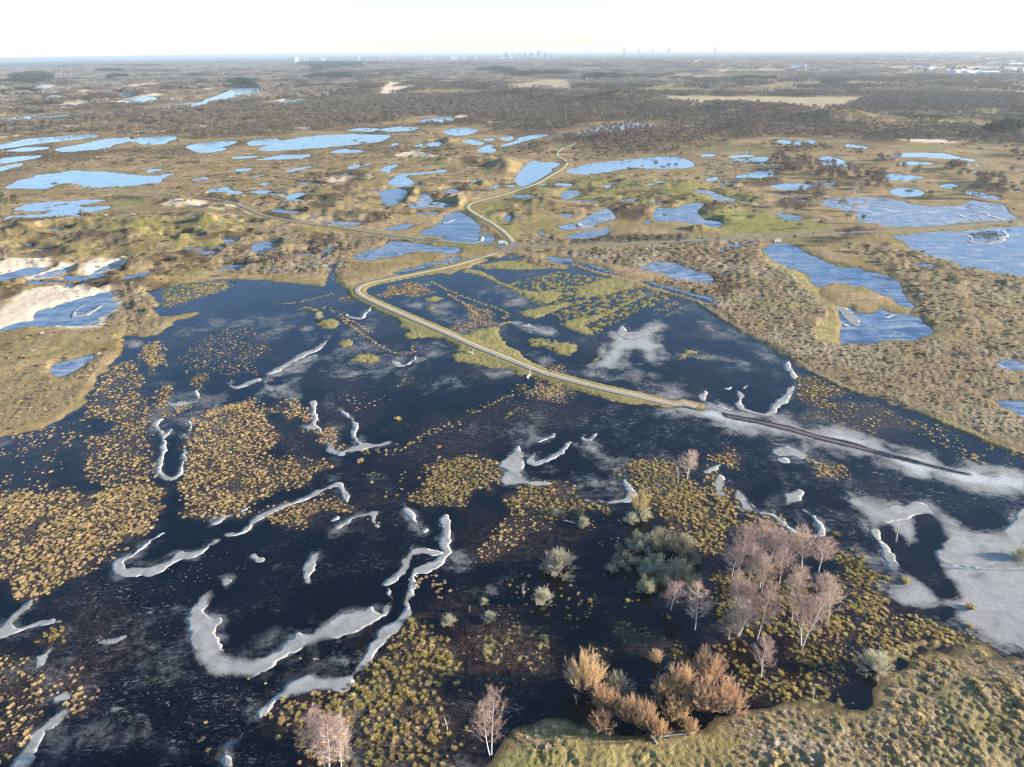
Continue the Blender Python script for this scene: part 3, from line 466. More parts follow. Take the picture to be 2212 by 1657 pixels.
PAST2 = P('H', '900,1720 950,1640 1030,1540 1080,1460 1130,1390 1200,1360 1280,1315 1400,1320 1540,1360 1700,1400 1900,1420 2100,1430 2600,1450 2600,1900 900,1900')
def fields(x, y):
    """everything that describes the ground at these points"""
    x = np.asarray(x, float); y = np.asarray(y, float)
    r = np.hypot(x, y)
    F = {}
    cell = np.maximum(2.2 * r * r / (CAM_H * FPX) * 2.6, 0.5)
    F['cell'] = cell
    j = jig(x, y, r)
    wid = np.clip(r / 60, 1.5, 14)
    dw = np.full(x.shape, 60.0)
    for q, lo, hi in PBOX:
        dw = np.minimum(dw, sdf(q, x, y, 60.0))
    for q in ISLANDS:
        dw = np.maximum(dw, -sdf(q, x, y, 60.0))
    dw = dw + j * sstep(60, 20, dw) * (1 - .8 * sstep(600, 900, r)) - .011 * r * sstep(750, 1000, r)
    F['dw'] = dw
    df = sdf(FLOOD, x, y, 60.0) + fbm(x, y, 7.0, 3, 5) * 1.6
    F['df'] = df
    amp = np.full(x.shape, 0.35)
    for q, a in DUNES:
        d = sdf(q, x, y, 25.0)
        amp = amp + (np.maximum(a, amp) - amp) * sstep(8, -12, d)
    far = sstep(600, 1000, r)
    amp = np.maximum(amp, far * (2.2 + 1.6 * sstep(-300, -1200, x) - 1.2 * sstep(200, 900, x)))
    amp = amp * (1 - 0.8 * sstep(2400, 3600, r))
    amp = amp * np.where(r > 560, .22 + .78 * sstep(6, 55, dw), 1.0)
    n1 = fbm(x * .62, y, 19.0, 4, 11) * (1 - far) + far * fbm(x * .7, y, 62.0, 4, 12)
    rid = 1 - np.abs(fbm(x * .55, y, 30.0, 3, 31)) * 1.9
    n10 = 1 - 1.9 * np.abs(fbm(x * .6, y * .9, np.maximum(9.5, 2.2 * 1) , 3, 35))
    hl = 0.32 + amp * (0.16 + np.clip(0.42 * n1 + 0.36 * rid - 0.05, -0.15, 1.3)) + np.clip(amp, .3, 2.6) * .17 * n10 * (1 - far) * sstep(.2, 1.2, amp) + np.clip(amp, 0, 2.2) * .11 * fbm(x * .8, y, 3.6, 2, 36) * (1 - far)
    hl = hl - (.55 + .35 * amp) * sstep(.30, .55, fbm(x * .6, y, 21.0, 3, 37)) * sstep(240, 330, r) * (1 - far) * sstep(.6, 1.2, amp)
    for c, hg, rx, ry in HILLS:
        dx = (x - c[0]) / rx; dy = (y - c[1]) / ry; d2 = dx * dx + dy * dy
        s = d2 < 9
        if s.any(): hl[s] += hg * np.exp(-d2[s] * 1.4) * (1 + .35 * fbm(x[s], y[s], (rx + ry) * .35, 3, 77))
    rough = np.zeros(x.shape)
    for q, k in ROUGH:
        rough = np.maximum(rough, k * sstep(4, -4, sdf(q, x, y, 8.0) + 2 * n1))
    F['rough'] = rough
    s1 = np.maximum(1.9, 2.3 * cell / 2.2); 
    bil = .45 - .9 * np.abs(noise(x / s1, y / s1, 1.0, 41)) + 0.9 * noise(x / s1, y / s1, .53, 43) + .9 * noise(x / s1, y / s1, 2.9, 44)
    ra = (0.06 + 0.19 * rough) * np.clip(s1 / 1.9, 1, 3.2) * (1 - .6 * sstep(900, 2000, r))
    pasture = np.maximum(sstep(3, -1, sdf(ROUGH[-1][0], x, y, 6.0)), sstep(3, -1, sdf(PAST2, x, y, 6.0)))
    lump = np.clip(fbm(x, y, 1.5, 2, 46) * .9 * sstep(-.3, .5, noise(x, y, 7., 48)) + .55 * noise(x, y, 4.5, 47), -.35, 1.2)
    hl = hl + ra * bil * (1 - .5 * pasture) + pasture * (lump * 0.62 + .20 * noise(x, y, .75, 49))
    F['n1'] = n1; F['bil'] = bil; F['amp'] = amp; F['rid'] = rid
    # water
    w = np.clip(wid, 1.5, 9) 
    h = np.where(dw > 0, hl * sstep(-.2, 1, dw / w) , -0.45 * sstep(0, 3, -dw) - .02)
    hf = np.where(df > 0, np.minimum(h, (hl) * np.where(pasture > .3, .30 + .70 * sstep(0, 12, df), 1.) * sstep(-.15, 1, df / 3.2)), -0.45 * sstep(0, 1.5, -df) - .02)
    h = np.where(df > 18, h, np.minimum(h, hf))
    n2 = fbm(x, y, 3.2, 3, 61); n3 = noise(x, y, 1.1, 62)
    veg = np.zeros(x.shape)
    for q, k in PATCH:
        d = sdf(q, x, y, 6.0)
        e = sstep(2.0, -2.0, d + 1.6 * n2)
        hp = (k - 0.50) * 0.50 + 0.15 * n2 + 0.16 * n3
        s = e > 0.01
        hh = -0.3 + (hp + 0.345) * e
        veg = np.maximum(veg, e)
        h = np.where(s, np.maximum(h, hh), h)
    F['veg'] = veg
    # roads
    rd = np.full(x.shape, 30.0)
    for ln, hw in ROADS:
        rd = np.minimum(rd, linedist(ln, x, y, 30.0) - hw)
    for q in (FENCE_A,):
        d = linedist(q, x, y, 6.0); e = sstep(2.6, .6, d + n2 * .5)
        h = np.maximum(h, e * (0.30 + .12 * n3) - (1 - e) * 0.5)
    F['rd'] = rd
    wet = sdf(P('E', "2010,800 2212,860 2900,1000 2900,1400 2212,1200 2010,950"), x, y, 24.0)
    zr = 0.50 - 0.66 * sstep(14, -16, wet)
    F['wet'] = sstep(14, -4, wet)
    t = sstep(4.5, 0.5, rd + .4 * n2)
    h = h + (zr - h) * t
    F['mown'] = np.zeros(x.shape)
    for q in MOWN:
        e = sstep(1.0, -1.0, sdf(q, x, y, 6.0) + .5 * n2); F['mown'] = np.maximum(F['mown'], e)
        h = np.where(e > 0.05, np.maximum(np.minimum(h, .3), (-.3 + .45 * e) ), h)
    F['h'] = h
    return F

def height(x, y):
    return fields(np.atleast_1d(np.asarray(x, float)), np.atleast_1d(np.asarray(y, float)))['h']

# ---------------------------------------------------------------- materials for the ground and the ice
def new_mat(name):
    m = bpy.data.materials.new(name); m.use_nodes = True
    nt = m.node_tree; nt.nodes.clear()
    out = nt.nodes.new('ShaderNodeOutputMaterial')
    return m, nt, out

def N(nt, typ, **kw):
    n = nt.nodes.new(typ)
    for k, v in kw.items():
        if k.startswith('i_'):
            key = k[2:]
            key = int(key) if key.isdigit() else key
            n.inputs[key].default_value = v
        else: setattr(n, k, v)
    return n

def L(nt, a, b): nt.links.new(a, b)

def mixc(nt, fac, a, b):
    n = nt.nodes.new('ShaderNodeMix'); n.data_type = 'RGBA'
    for sock, v in ((n.inputs[0], fac), (n.inputs[6], a), (n.inputs[7], b)):
        if isinstance(v, (int, float)): sock.default_value = v
        elif isinstance(v, tuple): sock.default_value = (*v, 1) if len(v) == 3 else v
        else: L(nt, v, sock)
    return n.outputs[2]

def noise_n(nt, vec, scale, detail=4, rough=.55, dist=0.0):
    n = N(nt, 'ShaderNodeTexNoise', i_Scale=scale, i_Detail=detail, i_Roughness=rough, i_Distortion=dist)
    L(nt, vec, n.inputs['Vector']); return n.outputs['Fac']

def ramp(nt, v, lo, hi, a=0.0, b=1.0):
    n = N(nt, 'ShaderNodeMapRange'); n.interpolation_type = 'SMOOTHSTEP'
    L(nt, v, n.inputs[0]); n.inputs[1].default_value = lo; n.inputs[2].default_value = hi; n.inputs[3].default_value = a; n.inputs[4].default_value = b
    return n.outputs[0]

def math_n(nt, op, a, b=0.0):
    n = N(nt, 'ShaderNodeMath', operation=op)
    for s, v in ((n.inputs[0], a), (n.inputs[1], b)):
        if isinstance(v, (int, float)): s.default_value = v
        else: L(nt, v, s)
    return n.outputs[0]

def attr(nt, name):
    n = N(nt, 'ShaderNodeAttribute', attribute_name=name); return n.outputs['Fac']

def mapped(nt, scale=(1, 1, 1), rot=0.0):
    g = N(nt, 'ShaderNodeNewGeometry'); m = N(nt, 'ShaderNodeMapping')
    m.inputs['Scale'].default_value = scale; m.inputs['Rotation'].default_value = (0, 0, rot)
    L(nt, g.outputs['Position'], m.inputs['Vector']); return m.outputs[0]

def principled(nt, out, col=None, rough=0.9, spec=0.2, ior=1.45):
    p = N(nt, 'ShaderNodeBsdfPrincipled')
    if col is not None:
        if isinstance(col, tuple): p.inputs['Base Color'].default_value = (*col, 1)
        else: L(nt, col, p.inputs['Base Color'])
    if isinstance(rough, (int, float)): p.inputs['Roughness'].default_value = rough
    else: L(nt, rough, p.inputs['Roughness'])
    p.inputs['Specular IOR Level'].default_value = spec; p.inputs['IOR'].default_value = ior
    L(nt, p.outputs[0], out.inputs[0]); return p

def ground_material():
    m, nt, out = new_mat('ground')
    pos = mapped(nt)
    nb = noise_n(nt, pos, .035, 5, .6); nm = noise_n(nt, pos, .22, 5, .6); nf = noise_n(nt, pos, 1.1, 5, .65); nff = noise_n(nt, pos, 4.0, 3, .6)
    straw = mixc(nt, ramp(nt, nm, .35, .65), (.42, .295, .15), (.285, .20, .105))
    olive = mixc(nt, ramp(nt, nf, .35, .65), (.205, .153, .06), (.285, .21, .088))
    c = mixc(nt, ramp(nt, nb, .42, .58), straw, olive)
    c = mixc(nt, ramp(nt, nf, .53, .66, 0, .85), c, (.10, .072, .04))
    c = mixc(nt, math_n(nt, 'MULTIPLY', ramp(nt, nff, .55, .72), .45), c, (.54, .41, .24))
    # rough: pale frosted tufts among brown ones
    rc = mixc(nt, ramp(nt, nf, .44, .60), (.12, .092, .052), (.255, .19, .112))
    rc = mixc(nt, ramp(nt, nff, .57, .68, 0, .7), rc, (.58, .49, .38))
    rc = mixc(nt, ramp(nt, nm, .52, .66, 0, .6), rc, (.16, .125, .06))
    rc = mixc(nt, math_n(nt, 'MULTIPLY', ramp(nt, nb, .47, .60), ramp(nt, nf, .42, .62, .15, .75)), rc, (.46, .385, .30))
    c = mixc(nt, math_n(nt, 'MULTIPLY', attr(nt, 'rough'), .8), c, rc)
    gc = mixc(nt, ramp(nt, nf, .38, .62), (.165, .165, .045), (.29, .255, .085))
    c = mixc(nt, attr(nt, 'green'), c, gc)
    vc = mixc(nt, ramp(nt, nf, .40, .62), (.33, .275, .105), (.20, .18, .07))
    vc = mixc(nt, ramp(nt, nm, .56, .68, 0, .6), vc, (.31, .20, .115))
    c = mixc(nt, attr(nt, 'veg'), c, vc)
    c = mixc(nt, attr(nt, 'mown'), c, mixc(nt, ramp(nt, nm, .4, .6), (.42, .34, .13), (.28, .22, .09)))
    hc = mixc(nt, ramp(nt, nf, .4, .65), (.05, .036, .026), (.13, .09, .06))
    c = mixc(nt, attr(nt, 'heath'), c, hc)
    sc = mixc(nt, ramp(nt, nm, .35, .7), (.74, .60, .43), (.60, .47, .32))
    c = mixc(nt, attr(nt, 'sand'), c, sc)
    c = mixc(nt, attr(nt, 'field'), c, (.42, .33, .19))
    c = mixc(nt, attr(nt, 'mud'), c, (.045, .035, .022))
    p = principled(nt, out, c, .95, .1)
    b = N(nt, 'ShaderNodeBump', i_Strength=.8, i_Distance=.4)
    L(nt, math_n(nt, 'ADD', nf, math_n(nt, 'MULTIPLY', nff, .6)), b.inputs['Height']); L(nt, b.outputs[0], p.inputs['Normal'])
    return m

def ice_material(name, deep, frost_tint, streak=0.0, clear_rough=.10, speck=1.0, spec=.5, tint=(1, 1, 1)):
    """black ice: dark and glossy where clear, dull white where the attribute frost says so"""
    m, nt, out = new_mat(name)
    pos = mapped(nt)
    fr = attr(nt, 'frost')
    nm = noise_n(nt, pos, .16, 6, .62, .6); nf = noise_n(nt, pos, .9, 5, .68, .4); nff = noise_n(nt, pos, 2.6, 5, .7)
    st = noise_n(nt, mapped(nt, (.03, .14, 1), .25), 1.6, 6, .6, 1.2)
    sk = noise_n(nt, mapped(nt, (.55, 1.25, 1), -.35), .9, 6, .72, 1.4)
    g_ = math_n(nt, 'MINIMUM', math_n(nt, 'MULTIPLY', fr, 3.0), 1.0)
    nz = math_n(nt, 'ADD', math_n(nt, 'MULTIPLY', math_n(nt, 'SUBTRACT', nm, .5), 1.0), math_n(nt, 'ADD', math_n(nt, 'MULTIPLY', math_n(nt, 'SUBTRACT', nf, .5), .6), math_n(nt, 'MULTIPLY', math_n(nt, 'SUBTRACT', sk, .5), .5)))
    a = ramp(nt, math_n(nt, 'ADD', fr, math_n(nt, 'MULTIPLY', nz, math_n(nt, 'MULTIPLY', g_, 1.5))), .10, .80)
    sp = math_n(nt, 'MULTIPLY', math_n(nt, 'MAXIMUM', ramp(nt, sk, .53, .68), math_n(nt, 'MULTIPLY', ramp(nt, nff, .55, .70), .8)), math_n(nt, 'MULTIPLY', ramp(nt, nm, .40, .62, .15, 1.), ramp(nt, attr(nt, 'speck'), 0, 1.2, 0, .85 * speck)))
    a = math_n(nt, 'MAXIMUM', a, sp)
    if streak: a = math_n(nt, 'MAXIMUM', a, math_n(nt, 'MULTIPLY', ramp(nt, st, .44, .70), streak))
    base = mixc(nt, ramp(nt, nm, .3, .7), deep, tuple(v * 1.6 + .001 for v in deep))
    base = mixc(nt, math_n(nt, 'MULTIPLY', attr(nt, 'peat'), ramp(nt, nf, .38, .66)), base, (.044, .027, .019))
    white = mixc(nt, ramp(nt, nf, .35, .7), frost_tint, tuple(v * .62 for v in frost_tint))
    white = mixc(nt, ramp(nt, sk, .42, .66, 0, .65), white, tuple(v * .62 for v in frost_tint))
    white = mixc(nt, ramp(nt, nff, .5, .7, 0, .6), white, tuple(v * .45 for v in frost_tint))
    col0 = mixc(nt, ramp(nt, attr(nt, 'peat'), 1.1, 1.5), base, (.20, .13, .11)); base = col0
    white = mixc(nt, math_n(nt, 'MULTIPLY', ramp(nt, fr, .62, 1.05), ramp(nt, nff, .40, .60, .1, 1.)), white, (.66, .655, .63))
    col = mixc(nt, a, base, white)
    lt = math_n(nt, 'MULTIPLY', attr(nt, 'litter'), ramp(nt, nff, .36, .62, .1, 1.))
    col = mixc(nt, lt, col, mixc(nt, ramp(nt, nf, .35, .65), (.07, .045, .026), (.22, .155, .08)))
    a = math_n(nt, 'MAXIMUM', a, lt)
    rg = ramp(nt, a, 0, .6, clear_rough, .75)
    p = principled(nt, out, col, rg, spec, 1.33); p.inputs['Specular Tint'].default_value = (*tint, 1)
    b = N(nt, 'ShaderNodeBump', i_Strength=.12 if name == 'flood_ice' else .025, i_Distance=.08)
    L(nt, nf, b.inputs['Height']); L(nt, b.outputs[0], p.inputs['Normal'])
    return m

M_ground = ground_material()
M_flood = ice_material('flood_ice', (.0010, .0017, .0036), (.375, .36, .325), 0.0, .09, 1., .55, (.62, .84, 1.0))
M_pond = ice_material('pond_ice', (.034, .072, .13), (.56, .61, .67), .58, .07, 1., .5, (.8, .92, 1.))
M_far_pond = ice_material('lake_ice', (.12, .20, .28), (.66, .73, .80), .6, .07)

# ---------------------------------------------------------------- the ground: one sheet, finer where it is nearer
def fan(ys, ncol, pad=1.13):
    dep = ys * cp + CAM_H * sp
    hw = dep * 1105.5 / FPX * pad + 12
    u = np.linspace(-1, 1, ncol)
    return np.repeat(ys[:, None], ncol, 1), hw[:, None] * u[None, :]

def grid_faces(nr, nc):
    i = np.arange(nr - 1)[:, None] * nc + np.arange(nc - 1)[None]
    return np.stack([i, i + 1, i + nc + 1, i + nc], -1).reshape(-1, 4)

rowpx = np.concatenate([np.arange(1745, 200, -2.75), np.arange(200, 150, -2.2), np.arange(150, 114, -1.6)])
ys = CAM_H / np.tan(PITCH - np.arctan((828.5 - rowpx) / FPX))
ys = np.concatenate([ys, [28000, 45000]])
NC = 830
Y, X = fan(ys, NC)
x, y = X.ravel(), Y.ravel()
F = fields(x, y)
z = F['h'].copy()
r = np.hypot(x, y)
me = mesh_np('ground', np.column_stack([x, y, z]), grid_faces(len(ys), NC), M_ground, smooth=True)
w_green = np.zeros(x.shape); w_heath = np.zeros(x.shape); w_sand = np.zeros(x.shape)
for q, k in GREEN: w_green = np.maximum(w_green, k * sstep(5, -5, sdf(q, x, y, 8.0) + 4 * F['n1']))
w_green = np.maximum(w_green, .30 * sstep(.12, .6, fbm(x, y, 45.0, 3, 71)) * sstep(800, 250, r) * (1 - F['rough']))
w_green = np.maximum(w_green, sstep(3.2, .8, F['rd'] + fbm(x, y, 4., 2, 72)) * (.75 + .25 * noise(x, y, 9., 73)) * (1 - F['wet']))
for q in HEATH: w_heath = np.maximum(w_heath, .85 * sstep(3, -3, sdf(q, x, y, 6.0) + 3 * fbm(x, y, 6., 2, 74)))
w_heath = np.maximum(w_heath, .8 * sstep(.10, .45, fbm(x, y, 22.0, 4, 75)) * sstep(.6, 2.0, F['amp']))
w_heath = np.maximum(w_heath, .75 * sstep(-.2, .5, fbm(x, y, 120.0, 4, 76)) * sstep(560, 900, r))
for q in SAND: w_sand = np.maximum(w_sand, sstep(2, -2, sdf(q, x, y, 6.0) + 1.5 * fbm(x, y, 5., 3, 78)))
w_sand = np.maximum(w_sand, .9 * sstep(.50, .68, fbm(x, y, 50.0, 3, 79)) * sstep(1.5, 2.4, F['amp']) * sstep(350, 600, r))
w_heath *= 1 - w_sand; w_green *= 1 - w_sand
FIELDS = [P('C', "-250,440 100,452 640,455 1100,460 1310,450 1180,480 1130,520 950,545 800,520 560,520 420,500 0,495 -300,470"), P('C', "640,345 0,340 -20,330 640,332"), P('T', "1000,248 1200,250 1700,255 1860,250 1850,262 1400,268 980,262"), P('U', "780,268 1600,262 2100,270 2212,300 1700,310 1000,300 800,285"), P('U', "1150,165 1800,160 1800,178 1160,180"), P('B', "1050,390 1300,350 1450,350 1480,420 1300,400 1150,420")]
w_field = np.zeros(x.shape)
for q in FIELDS: w_field = np.maximum(w_field, sstep(4, -4, sdf(q, x, y, 10.0)))
w_mud = np.maximum(sstep(.09, .0, z), 0) * (1 - w_sand) * .85
w_mud = np.maximum(w_mud, sstep(8, -6, sdf(ROUGH[-2][0], x, y, 10.)) * 0)
for nm, v in (('green', w_green * (1 - w_field)), ('heath', w_heath * (1 - w_field)), ('sand', w_sand), ('rough', F['rough']), ('veg', F['veg'] * sstep(3, 0, F['df'])), ('mown', F['mown']), ('mud', w_mud), ('field', w_field)):
    fattr(me, nm, v)
tag(link('ground', me), 'brown and olive winter dune grassland with bare sand and mossy patches', 'ground', kind='structure')

# land beyond the edges of the fine sheet, a little lower
g = 45000.0; k = 24
gx = np.linspace(-g, g, k)
GX, GY = np.meshgrid(gx, gx + 20000)
mo = mesh_np('outer_land', np.column_stack([GX.ravel(), GY.ravel(), np.full(GX.size, -2.4)]), grid_faces(k, k), M_ground)
tag(link('outer_land', mo), 'flat winter land going on to the horizon all round', 'land', kind='structure')

# ---------------------------------------------------------------- flood ice over the marsh
rp = np.arange(1745, 545, -2.75)
ysf = CAM_H / np.tan(PITCH - np.arctan((828.5 - rp) / FPX))
NF = 760
Y, X = fan(ysf, NF, 1.10)
x, y = X.ravel(), Y.ravel()
d = sdf(FLOOD, x, y, 12.0)
keep = d < 5.0
fc = grid_faces(len(ysf), NF)
fc = fc[keep[fc].any(1)]
used = np.unique(fc); remap = np.full(len(x), -1); remap[used] = np.arange(len(used))
x, y = x[used], y[used]
n2 = fbm(x, y, 9.0, 4, 81)
frost = np.zeros(x.shape)
for q, s, w in FROST:
    d = sdf(q, x, y, w * 2 + 2) + w * .55 * n2
    frost = np.maximum(frost, s * sstep(w, -w, d))
_dim = 1 - .93 * sstep(8, -8, sdf(P('H', '480,230 1000,-150 1500,-100 2086,250 2900,380 3300,900 3300,1500 500,1500 480,700'), x, y, 12.))
frost = np.maximum(frost, .30 * _dim * sstep(.0, .7, fbm(x, y * .6, 30., 4, 82)))
_film = np.zeros(x.shape)
for parts, lab_, soft_ in WICE:
    d = sdf(np.vstack([P(c, s_) for c, s_ in parts]), x, y, 7.0) + 1.6 * n2
    _film = np.maximum(_film, .34 * sstep(2.6, -.8, d))
frost = np.maximum(frost, _film * sstep(-.55, .35, fbm(x, y, 12., 3, 86)))
frost_base = None
for q, w in DARKICE:
    d = sdf(q, x, y, w * 2 + 2) + w * .3 * n2
    frost *= 1 - sstep(w, -w * .3, d)
peat = np.clip(sstep(120, 85, y) * .0 + sstep(.1, .6, fbm(x, y, 30., 3, 84)) * .8, 0, 1)
for q in (P('E', "650,950 1300,860 1600,900 1500,1050 1200,1100 900,1250 500,1350 300,1250"), P('H', "760,60 1500,150 1500,300 1000,420 760,330"), P('H', "700,700 1400,700 1400,1100 900,1300 600,1300")):
    peat = np.maximum(peat, sstep(4, -6, sdf(q, x, y, 8.) + 3 * n2))
pm = DARKICE[1][0]
peat = np.maximum(peat, 1.6 * sstep(1, -1, sdf(pm, x, y, 4.)))
speck = sstep(-.3, .5, fbm(x, y, 17., 3, 85)) * .6
for q in (P('E', "1500,1000 1750,900 2212,900 2212,1250 1900,1250 1700,1150"), P('F', "0,900 600,1050 1300,1250 2000,1420 2212,1500 2212,1580 1100,1500 700,1350 400,1250 0,1200"), P('G', "430,480 900,450 1200,650 1180,1000 1300,1120 1600,1300 1300,1657 300,1657 400,900 600,700"), P('I', "820,30 1060,0 1230,330 1300,430 1000,270 950,150")):
    speck = np.maximum(speck, sstep(4, -4, sdf(q, x, y, 8.) + 3 * n2) * 1.25)
mf = mesh_np('flood_ice', np.column_stack([x, y, np.full(len(x), 0.0)]), remap[fc], M_flood, smooth=True)
fattr(mf, 'frost', frost); fattr(mf, 'peat', peat); fattr(mf, 'speck', speck)
tag(link('flood_ice', mf), 'dark frozen flood water spread over the marsh', 'frozen water', kind='structure')

# ---------------------------------------------------------------- ponds
from mathutils.geometry import tessellate_polygon
def poly_mesh(name, poly, z, mat, extra=None):
    tri = tessellate_polygon([[Vector((p[0], p[1], 0)) for p in poly]])
    t = np.array(tri)
    a = poly[t[:, 0]]; b = poly[t[:, 1]]; c = poly[t[:, 2]]
    fl = ((b - a)[:, 0] * (c - a)[:, 1] - (b - a)[:, 1] * (c - a)[:, 0]) < 0
    t[fl] = t[fl][:, ::-1]
    return mesh_np(name, np.column_stack([poly, np.full(len(poly), z)]), t, mat)

def grow(poly, d):
    q = poly; A = 0.5 * np.sum(q[:, 0] * np.roll(q[:, 1], -1) - np.roll(q[:, 0], -1) * q[:, 1])
    e = np.roll(q, -1, 0) - q; nn = np.column_stack([e[:, 1], -e[:, 0]]) * (1 if A > 0 else -1)
    nn /= np.linalg.norm(nn, axis=1)[:, None] + 1e-9
    v = nn + np.roll(nn, 1, 0); v /= np.maximum(np.linalg.norm(v, axis=1)[:, None], .7)
    return q + v * d

for i, q in enumerate(PONDS):
    dist = np.hypot(*q.mean(0))
    g_ = grow(q, np.clip(dist / 75, 3.5, 18))
    span = np.ptp(q, 0)
    # a grid over the pond keeps attributes for frost along its edge
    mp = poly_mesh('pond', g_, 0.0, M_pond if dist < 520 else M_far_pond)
    mp.vertices.foreach_set('co', np.column_stack([g_, np.full(len(g_), -0.004 * (1 + i % 6))]).astype(np.float32).ravel())
    fattr(mp, 'frost', np.full(len(g_), (.16 + .30 * ((i * 37) % 10) / 10) if dist < 520 else .22)); fattr(mp, 'peat', np.zeros(len(g_))); fattr(mp, 'speck', np.full(len(g_), .4))
    tag(link('pond', mp), None, None, kind='structure')

# ground water filling the low hollows between the dunes
gwx, gwy = np.meshgrid(np.linspace(-560, 560, 30), np.linspace(150, 640, 20))
mg = mesh_np('ground_water', np.column_stack([gwx.ravel(), gwy.ravel(), np.full(gwx.size, -.045)]), grid_faces(20, 30), M_pond)
fattr(mg, 'frost', np.full(gwx.size, .1)); fattr(mg, 'peat', np.zeros(gwx.size)); fattr(mg, 'speck', np.full(gwx.size, .4))
tag(link('ground_water', mg), 'small frozen puddles in the hollows of the dunes', 'water', kind='structure')
# ---------------------------------------------------------------- roads and tracks
def simple_mat(name, c1, c2, scale, rough=.9, spec=.2, detail=4, lo=.35, hi=.65, bump=0.0, bscale=None):
    m, nt, out = new_mat(name)
    pos = mapped(nt); f = noise_n(nt, pos, scale, detail, .6)
    p = principled(nt, out, mixc(nt, ramp(nt, f, lo, hi), c1, c2), rough, spec)
    if bump:
        b = N(nt, 'ShaderNodeBump', i_Strength=bump, i_Distance=.05); L(nt, noise_n(nt, pos, bscale or scale, 4, .6), b.inputs['Height']); L(nt, b.outputs[0], p.inputs['Normal'])
    return m

def road_mat(name, base, light, edge):
    m, nt, out = new_mat(name)
    pos = mapped(nt); f = noise_n(nt, pos, .5, 5, .6); g_ = noise_n(nt, pos, 5., 3, .6)
    a = attr(nt, 'across')
    c = mixc(nt, ramp(nt, f, .3, .7), base, light)
    tr = math_n(nt, 'MULTIPLY', ramp(nt, math_n(nt, 'ABSOLUTE', math_n(nt, 'SUBTRACT', math_n(nt, 'ABSOLUTE', a), .48)), .22, .02), .12)
    c = mixc(nt, tr, c, tuple(v * 1.18 for v in light))
    c = mixc(nt, math_n(nt, 'MULTIPLY', ramp(nt, g_, .55, .7), .3), c, edge)
    c = mixc(nt, ramp(nt, math_n(nt, 'ADD', math_n(nt, 'ABSOLUTE', a), math_n(nt, 'MULTIPLY', math_n(nt, 'SUBTRACT', f, .5), .9)), .86, 1.05), c, edge)
    principled(nt, out, c, .9, .2); return m
M_gravel = road_mat('gravel_road', (.33, .275, .20), (.40, .34, .26), (.24, .215, .10))
M_asphalt = road_mat('old_asphalt', (.20, .162, .135), (.25, .21, .18), (.20, .17, .10))

def road(name, line, hw, mat, z0, label):
    d = np.gradient(line, axis=0); d /= np.linalg.norm(d, axis=1)[:, None]
    nrm = np.column_stack([-d[:, 1], d[:, 0]])
    prof = np.array([-1.08, -1, -.5, 0, .5, 1, 1.08]); zz = np.array([-.3, .0, .03, .05, .03, .0, -.3])
    wob = 1 + .10 * noise(line[:, 0], line[:, 1], 9., 33) + .06 * noise(line[:, 0], line[:, 1], 3., 34)
    V = np.empty((len(line), 7, 3))
    base = z0 - np.where(np.arange(len(line)) > 1e9, 0, 0)
    hh = height(line[:, 0], line[:, 1]); hh = np.minimum(hh, .52)
    V[:, :, :2] = line[:, None] + nrm[:, None] * (prof[None, :, None] * hw * wob[:, None, None])
    V[:, :, 2] = hh[:, None] + z0 + zz[None]
    me = mesh_np(name, V.reshape(-1, 3), grid_faces(len(line), 7), mat, smooth=True)
    fattr(me, 'across', np.tile(prof, len(line)))
    return tag(link(name, me), label, 'road', kind='structure')
road('gravel_road', ROAD_S, 1.35, M_gravel, .050, 'pale gravel road bending between the flooded fields')
road('asphalt_road', ROAD_W, 1.7, M_asphalt, .056, 'grey brown lane running left from the crossroads')
road('gravel_road', ROAD_N, 1.35, M_gravel, .062, 'pale narrow road winding north from the crossroads')
road('asphalt_road', ROAD_E, 1.7, M_asphalt, .068, 'grey brown lane running right between the lakes')
ap = P('J', "1075,520 1215,520 1270,590 1340,630 1440,650 1500,700 1300,722 1100,745 960,785 760,835 560,890 480,895 640,835 730,790 765,740 720,700 560,690 560,615 900,628 1000,605 1060,560")
mp = poly_mesh('road_junction', round_poly(ap, it=1), .608, M_asphalt); fattr(mp, 'across', np.zeros(len(mp.vertices)))
tag(link('road_junction', mp), 'widened asphalt where the four lanes meet', 'road', kind='structure')
trk = smooth_line(P('C', "485,520 520,500 560,482 600,470 640,458"), 8.0)
road('farm_track', trk, 4.0, simple_mat('track_sand', (.45, .38, .25), (.52, .45, .32), .1), .1, 'straight track across the far dry meadow')

